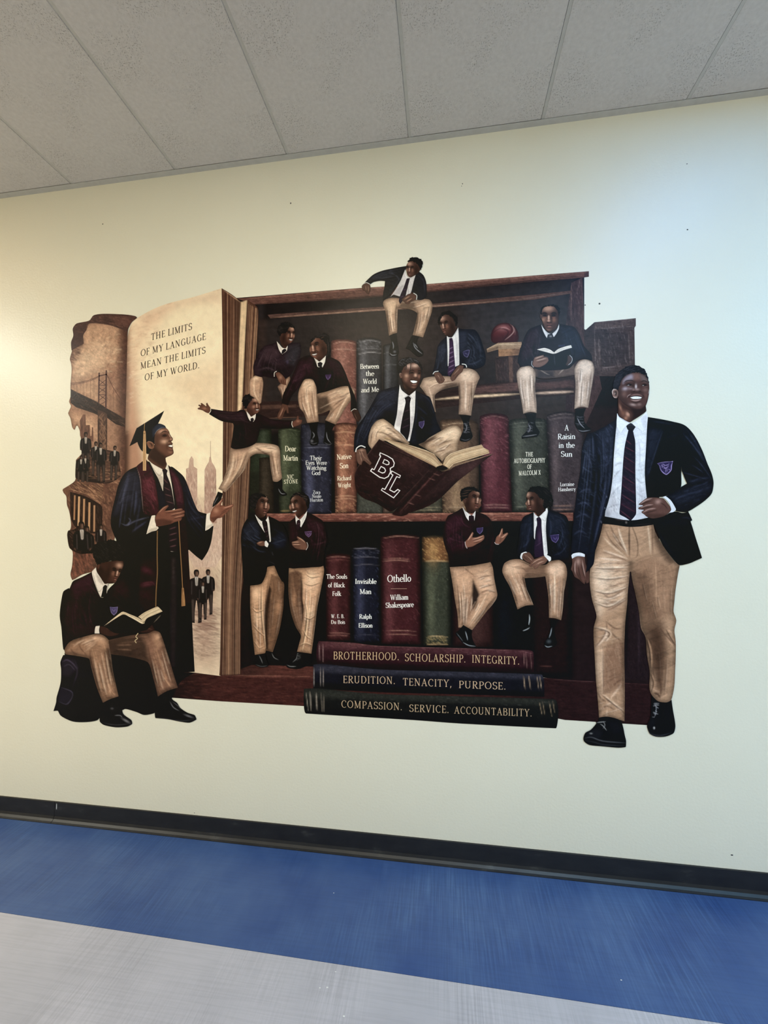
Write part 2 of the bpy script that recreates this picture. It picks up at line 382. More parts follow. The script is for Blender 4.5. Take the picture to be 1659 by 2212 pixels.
# ---- a small roman alphabet drawn with a broad pen: T thick, t thin strokes, a arcs (cx cy rx ry from to), s serifs
GL = {
'A': (.74, 'T.36 1 .62 0;t.36 .98 .10 0;t.2 .36 .52 .36;s.10 0;s.62 0'), 'B': (.64, 'T.14 0 .14 1;a.30 .76 .22 .23 -90 90;a.32 .27 .25 .26 -90 90;t.06 .98 .30 .98;t.14 .53 .32 .53;t.06 .02 .32 .02'),
'C': (.70, 'a.40 .5 .31 .49 50 310;t.61 .72 .61 .92'), 'D': (.76, 'T.14 0 .14 1;a.32 .5 .34 .48 -90 90;t.06 .98 .32 .98;t.06 .02 .32 .02'),
'E': (.60, 'T.14 0 .14 1;t.06 .98 .52 .98;t.14 .52 .42 .52;t.06 .02 .55 .02;t.51 .98 .51 .82;t.54 .02 .54 .2;t.42 .6 .42 .44'), 'F': (.56, 'T.14 0 .14 1;t.06 .98 .50 .98;t.14 .52 .40 .52;s.14 0;t.49 .98 .49 .82;t.40 .6 .40 .44'),
'G': (.76, 'a.40 .5 .31 .49 50 330;T.64 .05 .64 .40;t.52 .42 .72 .42;t.61 .75 .61 .92'), 'H': (.80, 'T.15 0 .15 1;T.62 0 .62 1;t.15 .52 .62 .52;s.15 0;s.15 1;s.62 0;s.62 1'),
'I': (.36, 'T.17 0 .17 1;s.17 0;s.17 1'), 'J': (.40, 'T.22 0 .22 1;a.08 0 .14 .22 -90 0;s.22 1'), 'K': (.72, 'T.15 0 .15 1;t.18 .48 .54 .98;T.26 .56 .60 0;s.15 0;s.15 1;s.54 1;s.62 0'),
'L': (.58, 'T.15 0 .15 1;s.15 1;t.06 .02 .54 .02;t.53 .02 .53 .24'), 'M': (.92, 't.15 0 .15 1;T.15 .98 .45 .06;t.45 .06 .75 1;T.75 0 .75 1;s.15 0;s.13 1;s.75 0;s.77 1'),
'N': (.80, 't.15 0 .15 1;T.15 1 .64 .02;t.64 0 .64 1;s.15 0;s.64 1;s.11 1'), 'O': (.80, 'a.40 .5 .33 .49 0 360'), 'P': (.60, 'T.14 0 .14 1;a.30 .73 .23 .26 -90 90;t.06 .98 .3 .98;t.14 .47 .3 .47;s.14 0'),
'Q': (.80, 'a.40 .5 .33 .49 0 360;T.42 .1 .72 -.18'), 'R': (.68, 'T.14 0 .14 1;a.30 .75 .22 .24 -90 90;t.06 .98 .3 .98;t.14 .51 .3 .51;T.30 .5 .58 0;s.14 0;s.6 0'),
'S': (.56, 'a.28 .75 .20 .24 20 270;a.28 .26 .22 .25 -160 90;t.47 .78 .47 .95;t.07 .05 .07 .22'), 'T': (.68, 'T.33 0 .33 1;t.05 .98 .61 .98;s.33 0;t.06 .98 .06 .8;t.60 .98 .60 .8'),
'U': (.78, 'T.14 .32 .14 1;a.37 .32 .23 .31 180 360;t.60 .32 .60 1;s.14 1;s.60 1'), 'V': (.72, 'T.10 1 .36 0;t.36 0 .62 1;s.10 1;s.62 1'), 'W': (1.02, 'T.10 1 .32 0;t.32 0 .52 .9;T.48 1 .70 0;t.70 0 .92 1;s.10 1;s.92 1'),
'X': (.72, 'T.12 1 .60 0;t.12 0 .58 1;s.12 1;s.60 0;s.12 0;s.58 1'), 'Y': (.70, 'T.10 1 .34 .48;t.34 .48 .60 1;T.34 0 .34 .48;s.34 0;s.10 1;s.60 1'),
'a': (.50, 'a.25 .46 .16 .20 0 150;T.40 .06 .40 .48;a.24 .19 .17 .18 0 360;t.40 .04 .48 .04'), 'b': (.54, 'T.12 .04 .12 1.04;a.29 .32 .20 .32 0 360;t.04 1.03 .14 1.03'),
'c': (.46, 'a.27 .32 .20 .32 45 315'), 'd': (.56, 'T.42 0 .42 1.04;a.25 .32 .20 .32 0 360;t.34 1.03 .44 1.03;t.42 .02 .52 .02'), 'e': (.48, 'a.26 .32 .20 .32 0 315;t.08 .36 .45 .36'),
'f': (.34, 'T.15 0 .15 .85;a.27 .85 .12 .18 70 180;t.03 .62 .32 .62;s.15 0'), 'g': (.50, 'a.23 .42 .16 .21 0 360;a.24 -.08 .20 .18 0 360;t.12 .22 .16 .08;t.38 .60 .48 .64'),
'h': (.58, 'T.13 0 .13 1.04;a.29 .44 .15 .20 0 180;T.44 0 .44 .44;s.13 0;s.44 0;t.04 1.03 .14 1.03'), 'i': (.28, 'T.13 0 .13 .64;T.13 .84 .13 .93;s.13 0;t.04 .62 .14 .62'), 'k': (.56, 'T.13 0 .13 1.04;t.15 .28 .42 .62;T.22 .38 .48 0;s.13 0;t.04 1.03 .14 1.03;s.48 0;s.42 .63'),
'l': (.28, 'T.13 0 .13 1.04;s.13 0;t.04 1.03 .14 1.03'), 'm': (.86, 'T.13 0 .13 .64;a.27 .44 .13 .20 0 180;T.41 0 .41 .44;a.55 .44 .14 .20 0 180;T.70 0 .70 .44;s.13 0;s.41 0;s.70 0;t.04 .62 .14 .62'),
'n': (.58, 'T.13 0 .13 .64;a.29 .44 .15 .20 0 180;T.44 0 .44 .44;s.13 0;s.44 0;t.04 .62 .14 .62'), 'o': (.52, 'a.26 .32 .20 .32 0 360'), 'p': (.56, 'T.13 -.28 .13 .64;a.30 .32 .19 .32 0 360;s.13 -.28;t.04 .62 .14 .62'),
'r': (.40, 'T.13 0 .13 .64;a.28 .46 .12 .16 40 150;s.13 0;t.04 .62 .14 .62'), 's': (.40, 'a.20 .48 .13 .15 20 270;a.20 .17 .14 .16 -160 90'), 't': (.34, 'T.15 .12 .15 .82;a.26 .12 .11 .11 180 310;t.03 .62 .31 .62'),
'u': (.58, 'T.13 .2 .13 .64;a.28 .2 .15 .2 180 360;T.44 0 .44 .64;t.04 .62 .14 .62;t.35 .62 .45 .62;t.44 .02 .54 .02'), 'v': (.52, 'T.08 .64 .26 0;t.26 0 .44 .64;s.08 .63;s.44 .63'), 'w': (.76, 'T.08 .64 .24 0;t.24 0 .38 .6;T.36 .64 .52 0;t.52 0 .68 .64;s.08 .63;s.68 .63'),
'y': (.52, 'T.08 .64 .27 .02;t.46 .64 .20 -.28;s.08 .63;s.46 .63;T.12 -.27 .2 -.25'), '.': (.28, 'T.12 0 .12 .13'), ',': (.28, 'T.13 -.02 .13 .13;t.13 0 .06 -.16'), ' ': (.34, ''), '-': (.3, 't.02 .36 .22 .36'), 'Z': (.66, 't.08 .98 .58 .98;T.56 .96 .08 .04;t.08 .02 .60 .02;t.09 .98 .09 .8;t.59 .02 .59 .2'), 'z': (.5, 't.06 .62 .42 .62;T.40 .62 .06 .02;t.06 .02 .44 .02')}
def glyph_quads(ch, thick, thin):
    adv, src = GL[ch]; out = []
    def ribbon(pts, wid):
        pts = np.array(pts, float); wid = np.broadcast_to(wid, (len(pts),))
        t = np.gradient(pts, axis=0); t /= np.hypot(t[:, 0], t[:, 1])[:, None] + 1e-9; nrm = np.stack([-t[:, 1], t[:, 0]], 1) * (wid / 2)[:, None]
        L, R = pts + nrm, pts - nrm
        for i in range(len(pts) - 1): out.append((L[i], L[i + 1], R[i + 1], R[i]))
    for st in filter(None, src.split(';')):
        k, v = st[0], [float(x) for x in st[1:].split()]
        if k in 'Tt': ribbon([v[:2], v[2:]], thick if k == 'T' else thin)
        elif k == 's': ribbon([(v[0] - .11, v[1] + (.02 if v[1] < .3 else -.02)), (v[0] + .11, v[1] + (.02 if v[1] < .3 else -.02))], thin)
        else:
            a = np.radians(np.linspace(v[4], v[5], 15)); p = np.stack([v[0] + v[2] * np.cos(a), v[1] + v[3] * np.sin(a)], 1)
            ribbon(p, thin + (thick - thin) * np.abs(np.cos(a)) ** 1.3)
    return adv, out
def text_quads(s, p0, p1, h, up, thick, thin):
    """lays a line of text from p0 to p1 (photograph pixels); letters keep the upright direction of the print"""
    x = 0.0; qs = []
    for ch in s:
        adv, q = glyph_quads(ch, thick, thin); qs += [[(x + a[0], a[1]) for a in f] for f in q]; x += adv * (1.12 if s.isupper() and ch != ' ' else 1.0)
    p0, p1, up = np.array(p0), np.array(p1), np.array(up); e = (p1 - p0) / x
    return [[p0 + e * a + up * h * b for a, b in f] for f in qs]

class Art:
    def __init__(s, text):
        s.lines = [l.strip() for l in text.strip().splitlines() if l.strip() and not l.strip().startswith('#')]
        s.root = bpy.data.objects.new('wall_mural', None); COL.objects.link(s.root)
        s.c0 = wall_point([(830, 1080)])[0]; s.root.location = s.c0
        s.root['label'] = 'large printed vinyl mural of uniformed students on a giant bookcase stuck to cream wall'
        s.root['category'] = 'mural'
        s.frame = FR['X']; s.group = s.root; s.gc = s.c0; s.piece = None; s.depth = 0.0006; s.letters = {}
    def pts(s, t):
        o = np.array([float(x) for x in t.split()]).reshape(-1, 2); return np.array(s.frame[:2]) + o * s.frame[2]
    def flush(s):
        if s.piece is not None:
            s.piece.build(s.gc, s.depth); s.depth += LAYER; s.piece = None
        if s.letters:
            for (nm, col, _), qs in s.letters.items():
                V = np.array([p for q in qs for p in q]); W = wall_point(V, -s.depth) - s.gc; W[:, 1] -= np.repeat(np.arange(len(qs)) % 16, 4) * 1.5e-6
                me = mesh_of(nm, W, [tuple(range(i, i + 4))[::-1] for i in range(0, len(W), 4)])
                at = me.color_attributes.new('ink', 'FLOAT_COLOR', 'POINT')
                c = np.ones((len(W), 4), np.float32); c[:, :3] = np.clip(lin(col) * INK_GAIN, 0, .92); at.data.foreach_set('color', c.ravel())
                link(nm, me, M_INK, s.group)
            s.letters = {}; s.depth += 5 * LAYER
    def run(s):
        for ln in s.lines:
            k, _, rest = ln.partition(' ')
            head, _, tail = rest.partition(':')
            h = head.split()
            if k == 'F': s.frame = FR[rest.strip()]
            elif k == 'G':
                s.flush(); nm, _, lab = rest.partition('|')
                s.group = bpy.data.objects.new(nm.strip(), None); COL.objects.link(s.group); s.group.parent = s.root
                s.group['_new'] = 1; s.fresh = True
                if lab.strip(): s.group['label'] = lab.strip()
            elif k == '*':
                s.flush(); opt = dict(x.split('=') for x in h[2:] if '=' in x)
                p = s.pts(tail)
                o = p if 'c' in h[2:] else smooth_closed(p)
                if h[0] == 'hair':                # curls break the outline
                    o = smooth_closed(p, 7); o = o + RNG.normal(0, .75, o.shape)
                if s.fresh:
                    w = wall_point([o.mean(0)])[0]; s.gc = w; s.group.location = w - s.c0; s.fresh = False
                    del s.group['_new']
                g = float(opt.get('g', .07)); m = float(opt.get('m', .10))
                s.piece = Piece(h[0], o, h[1], float(opt.get('r', 2.0)), s.group, [(g, 1.6, 1.6, 20), (m, 7, 7, 30)])
                s.o = o
            elif k == 'l':                       # pen stroke: colour alpha width
                s.piece.mix(h[0], float(h[1]) * pen(s.piece.P, smooth_open(s.pts(tail)), float(h[2])))
            elif k == 'w':                       # cloth fold: dark, light, alpha, width : line (light lies to its left)
                p = smooth_open(s.pts(tail)); t = np.gradient(p, axis=0); t /= np.hypot(t[:, 0], t[:, 1])[:, None] + 1e-9; w = float(h[3]) if len(h) > 3 else 1.2; off = np.stack([t[:, 1], -t[:, 0]], 1) * w * 1.25
                s.piece.mix(h[1], float(h[2]) * .8 * pen(s.piece.P, p + off, w * 1.1)); s.piece.mix(h[0], float(h[2]) * pen(s.piece.P, p, w * .8))
            elif k == 'm':                       # small standing figure in a suit: name tone, height : crown of the head, lean
                v = [float(x) for x in tail.split()]; H = float(h[2]) * s.frame[2]; top = np.array(s.frame[:2]) + np.array(v[:2]) * s.frame[2]; ln_ = v[2] if len(v) > 2 else 0.0
                T = lambda q: np.array([(top[0] + (x + ln_ * y) * H, top[1] + y * H) for x, y in q])
                half = [(.0, .0), (.035, .01), (.05, .05), (.045, .09), (.03, .125), (.035, .15), (.10, .17), (.135, .21), (.15, .32), (.145, .46), (.11, .48), (.11, .55), (.10, .75), (.095, .97), (.03, .985), (.03, .78), (.005, .56)]
                cut = float(h[3]) if len(h) > 3 else 1.0
                half = [(x, min(y, cut)) for x, y in half]
                s.flush()
                o = smooth_closed(T(half + [(-x, y) for x, y in half[::-1]][:-1]), 2)
                s.piece = Piece(h[0], o, h[1], .8, s.group, [(.12, 1.3, 1.3, 20)]); s.o = o; pc = s.piece
                L = lambda col, a, w, q: pc.mix(col, a * pen(pc.P, T(q), w * H, False))
                L('54382c', .9, .03, [(.0, .05), (.0, .10)]); L('8a6450', .6, .014, [(.015, .055), (.015, .10)]); L('141012', .9, .02, [(-.04, .02), (.04, .02)])
                L('d8ccc0', .95, .014, [(-.012, .15), (.0, .28)]); L('d8ccc0', .95, .014, [(.016, .15), (.004, .28)]); L('1a1214', .9, .008, [(.003, .155), (.002, .28)])
                L('4a3e3e', .7, .010, [(-.085, .22), (-.09, .45)]); L('4a3e3e', .7, .010, [(.085, .22), (.09, .45)]); L('6a4838', .7, .016, [(-.13, .45), (-.12, .48)]); L('6a4838', .7, .016, [(.13, .45), (.12, .48)])
                if cut > .9: L('5c4a42', .6, .03, [(-.07, .58), (-.065, .92)]); L('5c4a42', .6, .03, [(.07, .58), (.065, .92)])
            elif k == 'W':                       # a set of folds between two guide lines: dark,light alpha width count : guide / guide
                a, _, b = tail.partition('/'); a, b = smooth_open(s.pts(a), 6), smooth_open(s.pts(b), 6); dk, lt = h[0].split(',')
                rs = lambda q: np.stack([np.interp(np.linspace(0, 1, 15), np.linspace(0, 1, len(q)), q[:, i]) for i in (0, 1)], 1)
                a, b = rs(a), rs(b); N = max(3, int(int(h[3]) * .75))
                for i in range(N):
                    t = (i + RNG.uniform(.2, .8)) / N; q = a + (b - a) * (t + .10 * np.sin(np.linspace(0, 3, 15) + RNG.uniform(0, 6)) / max(N, 3))[:, None]
                    i0 = int(RNG.integers(0, 8)); i1 = int(RNG.integers(i0 + 5, 16)); q = q[i0:i1]; w = float(h[2]) * RNG.uniform(.6, 1.5); al = float(h[1]) * RNG.uniform(.25, .95)
                    tg = np.gradient(q, axis=0); tg /= np.hypot(tg[:, 0], tg[:, 1])[:, None] + 1e-9; off = np.stack([tg[:, 1], -tg[:, 0]], 1) * w * 1.5
                    s.piece.mix(lt, al * .8 * pen(s.piece.P, q + off, w * 1.1)); s.piece.mix(dk, al * pen(s.piece.P, q, w * .85))
            elif k == 'r':                       # crumple lines: colour alpha cell-x cell-y angle sharpness
                n = lattice(s.piece.P, float(h[2]), float(h[3]), float(h[4]), int(RNG.integers(1, 9999))) + .4 * lattice(s.piece.P, float(h[2]) / 2, float(h[3]) / 2, float(h[4]) + 8, int(RNG.integers(1, 9999)))
                s.piece.mix(h[0], float(h[1]) * np.clip(1 - np.abs(n) / float(h[5]), 0, 1) ** 1.5)
            elif k == 'p':                       # soft wash: colour alpha softness
                p = smooth_closed(s.pts(tail)); d, _ = seg_dist(s.piece.P, p, True); sd = np.where(inside(s.piece.P, p), d, -d); w = float(h[2])
                t = np.clip(sd / (2 * w) + .5, 0, 1); s.piece.mix(h[0], float(h[1]) * t * t * (3 - 2 * t))
            elif k == 'e':                       # soft spot: colour alpha : cx cy rx ry [angle]
                v = [float(x) for x in tail.split()]; c = np.array(s.frame[:2]) + np.array(v[:2]) * s.frame[2]; a = math.radians(v[4] if len(v) > 4 else 0)
                q = s.piece.P - c; u = (q[:, 0] * math.cos(a) + q[:, 1] * math.sin(a)) / (v[2] * s.frame[2]); w = (-q[:, 0] * math.sin(a) + q[:, 1] * math.cos(a)) / (v[3] * s.frame[2])
                s.piece.mix(h[0], float(h[1]) * np.exp(-(u * u + w * w) * 1.1))
            elif k == 'g':                       # wash that grows from the first point to the second
                p = s.pts(tail); e = p[1] - p[0]; t = np.clip(((s.piece.P - p[0]) @ e) / (e @ e), 0, 1); s.piece.mix(h[0], float(h[1]) * t * t * (3 - 2 * t))
            elif k == 'v':                       # face: yaw smile light-side : bridge of the nose, chin
                b, c = s.pts(tail); u = c - b; H = np.hypot(*u); u = u / H; r = np.array([-u[1], u[0]]) * -1; yaw, smile, lit = float(h[0]), float(h[1]), float(h[2])
                def q(x, y):
                    side = 1 - (.5 if x * yaw > 0 else .1) * abs(yaw); return b + (r * x * side + u * y) * H
                P = s.piece.P
                def spot(col, a, x, y, rx, ry):
                    z = P - q(x, y); side = 1 - (.5 if x * yaw > 0 else .1) * abs(yaw)
                    s.piece.mix(col, a * np.exp(-1.1 * ((z @ r / (rx * H * side)) ** 2 + (z @ u / (ry * H)) ** 2)))
                ln = lambda col, a, w, *xy: s.piece.mix(col, a * pen(P, smooth_open(np.array([q(x, y) for x, y in xy])), w * H))
                sp = lit
                spot('5c3627', .5, 0, .3, .8, .9)
                spot('1a0c08', .8, -sp * .75, .35, .28, .8)
                spot('b98a70', .8, sp * .08, -.48, .36, .2); spot('a3735a', .75, sp * .42, .26, .17, .16); spot('8a5a44', .6, -sp * .30, .28, .15, .15)
                for m in (-1, 1):
                    spot('150906', .9, m * .28, -.04, .21, .12)
                    ln('0b0504', 1, .06, (m * .5, -.10), (m * .32, -.19), (m * .1, -.12)); ln('070302', 1, .045, (m * .42, .02), (m * .28, -.03), (m * .14, .03))
                    spot('8a7466', .55 if smile >= 0 else .0, m * .34, .02, .05, .022); spot('8a7466', .4 if smile >= 0 else .0, m * .22, .02, .04, .02)
                    ln('8a5844', .55, .04, (m * .42, .11), (m * .28, .14), (m * .15, .11))
                ln('d0a48a', .85, .055, (sp * .03, -.04), (sp * .04, .28)); spot('c4927a', .85, sp * .04, .33, .09, .07); spot('140805', .7, -sp * .15, .2, .07, .22)
                spot('0e0504', 1, -.10, .43, .06, .03); spot('0e0504', 1, .10, .43, .06, .03); ln('150906', .7, .05, (-.16, .45), (0, .48), (.16, .45))
                if smile > .5:
                    ln('100504', 1, .055, (-.30, .53), (-.16, .57), (0, .585), (.16, .57), (.30, .53)); ln('f6ece4', 1, .042, (-.20, .605), (-.1, .645), (0, .655), (.1, .645), (.20, .605))
                    ln('100504', .9, .035, (-.22, .64), (0, .705), (.22, .64)); ln('8c5648', .8, .05, (-.14, .75), (0, .78), (.14, .75))
                    ln('150906', .75, .045, (-.17, .36), (-.36, .54)); ln('150906', .75, .045, (.17, .36), (.36, .54))
                else:
                    ln('6b3a31', .8, .06, (-.16, .60), (0, .57), (.16, .60)); ln('0e0504', 1, .04, (-.2, .64), (0, .645), (.2, .64)); ln('9a6252', .8, .055, (-.12, .71), (0, .73), (.12, .71)); ln('120706', .7, .04, (-.12, .79), (.12, .79))
                spot('0f0705', .85, 0, 1.2, .6, .14)
                spot('8a5c48', .6, sp * .05, .92, .16, .07); spot('1a0c08', .5, -sp * .3, 1.0, .3, .15)
            elif k == 'd':                       # edge tone: colour alpha width
                s.piece.mix(h[0], float(h[1]) * np.exp(-(s.piece.d / float(h[2])) ** 2))
            elif k == 'n':                       # mottling: amount cell-x cell-y angle
                s.piece.noise.append(tuple(float(x) for x in h))
            elif k == 's':                       # streaks between two edges: colours alpha width count : edge one / edge two
                a, _, b = tail.partition('/'); a, b = smooth_open(s.pts(a)), smooth_open(s.pts(b)); cols = h[0].split(',')
                rs = lambda q: np.stack([np.interp(np.linspace(0, 1, 14), np.linspace(0, 1, len(q)), q[:, i]) for i in (0, 1)], 1)
                a, b = rs(a), rs(b)
                for i in range(int(h[3])):
                    t = (i + RNG.uniform(.1, .9)) / int(h[3]); q = a + (b - a) * t; lo = RNG.uniform(0, .3) * 0; d, _ = seg_dist(s.piece.P, q, False)
                    s.piece.mix(cols[int(RNG.integers(len(cols)))], float(h[1]) * RNG.uniform(.4, 1) * np.exp(-(d / (float(h[2]) * RNG.uniform(.6, 1.4))) ** 2))
            elif k == 'f':                       # fine random hatching: colour alpha width count angle length : region
                p = s.pts(tail); lo, hi = p.min(0), p.max(0); n = 0; ang = math.radians(float(h[4]))
                while n < int(h[3]):
                    c = lo + (hi - lo) * RNG.random(2); n += 1
                    a = ang + RNG.normal(0, .18); Ln = float(h[5]) * RNG.uniform(.5, 1.3) / 2; v = np.array([math.cos(a), math.sin(a)]) * Ln
                    q = np.stack([c - v, c + v]); m = (np.abs(s.piece.P - c) < Ln + 3 * float(h[2])).all(1)
                    if not m.any(): continue
                    ins = inside(c[None], p)[0]
                    if not ins: continue
                    d, _ = seg_dist(s.piece.P[m], q, False); al = float(h[1]) * RNG.uniform(.4, 1) * np.exp(-(d / float(h[2])) ** 2)
                    s.piece.C[m] += (lin(h[0]) - s.piece.C[m]) * al[:, None]
            elif k == 't':                       # lettering: colour cap-height [slant] : baseline start, end | words
                co, _, words = tail.partition('|'); p = s.pts(co); hh = float(h[1])
                upx = float(h[2]) if len(h) > 2 else 0.0; th = float(h[3]) if len(h) > 3 else .135
                s.flush_piece_only()
                s.letters.setdefault(('lettering', h[0], len(s.letters)), []).extend(text_quads(words.strip(), p[0], p[1], hh, (upx, -1.0), th, th * .5))
            elif k == 'b':                       # printed rule or cord: name colour width : points (a thin ribbon)
                p = smooth_open(s.pts(tail)); t = np.gradient(p, axis=0); t /= np.hypot(t[:, 0], t[:, 1])[:, None] + 1e-9
                nn = np.stack([-t[:, 1], t[:, 0]], 1) * float(h[2]) / 2; L, R = p + nn, p - nn
                s.flush_piece_only()
                s.letters.setdefault((h[0], h[1], len(s.letters)), []).extend([(L[i], L[i + 1], R[i + 1], R[i]) if True else 0 for i in range(len(p) - 1)])
            else: raise ValueError(ln)
        s.flush()
    def flush_piece_only(s):
        if s.piece is not None:
            s.piece.build(s.gc, s.depth); s.depth += LAYER; s.piece = None
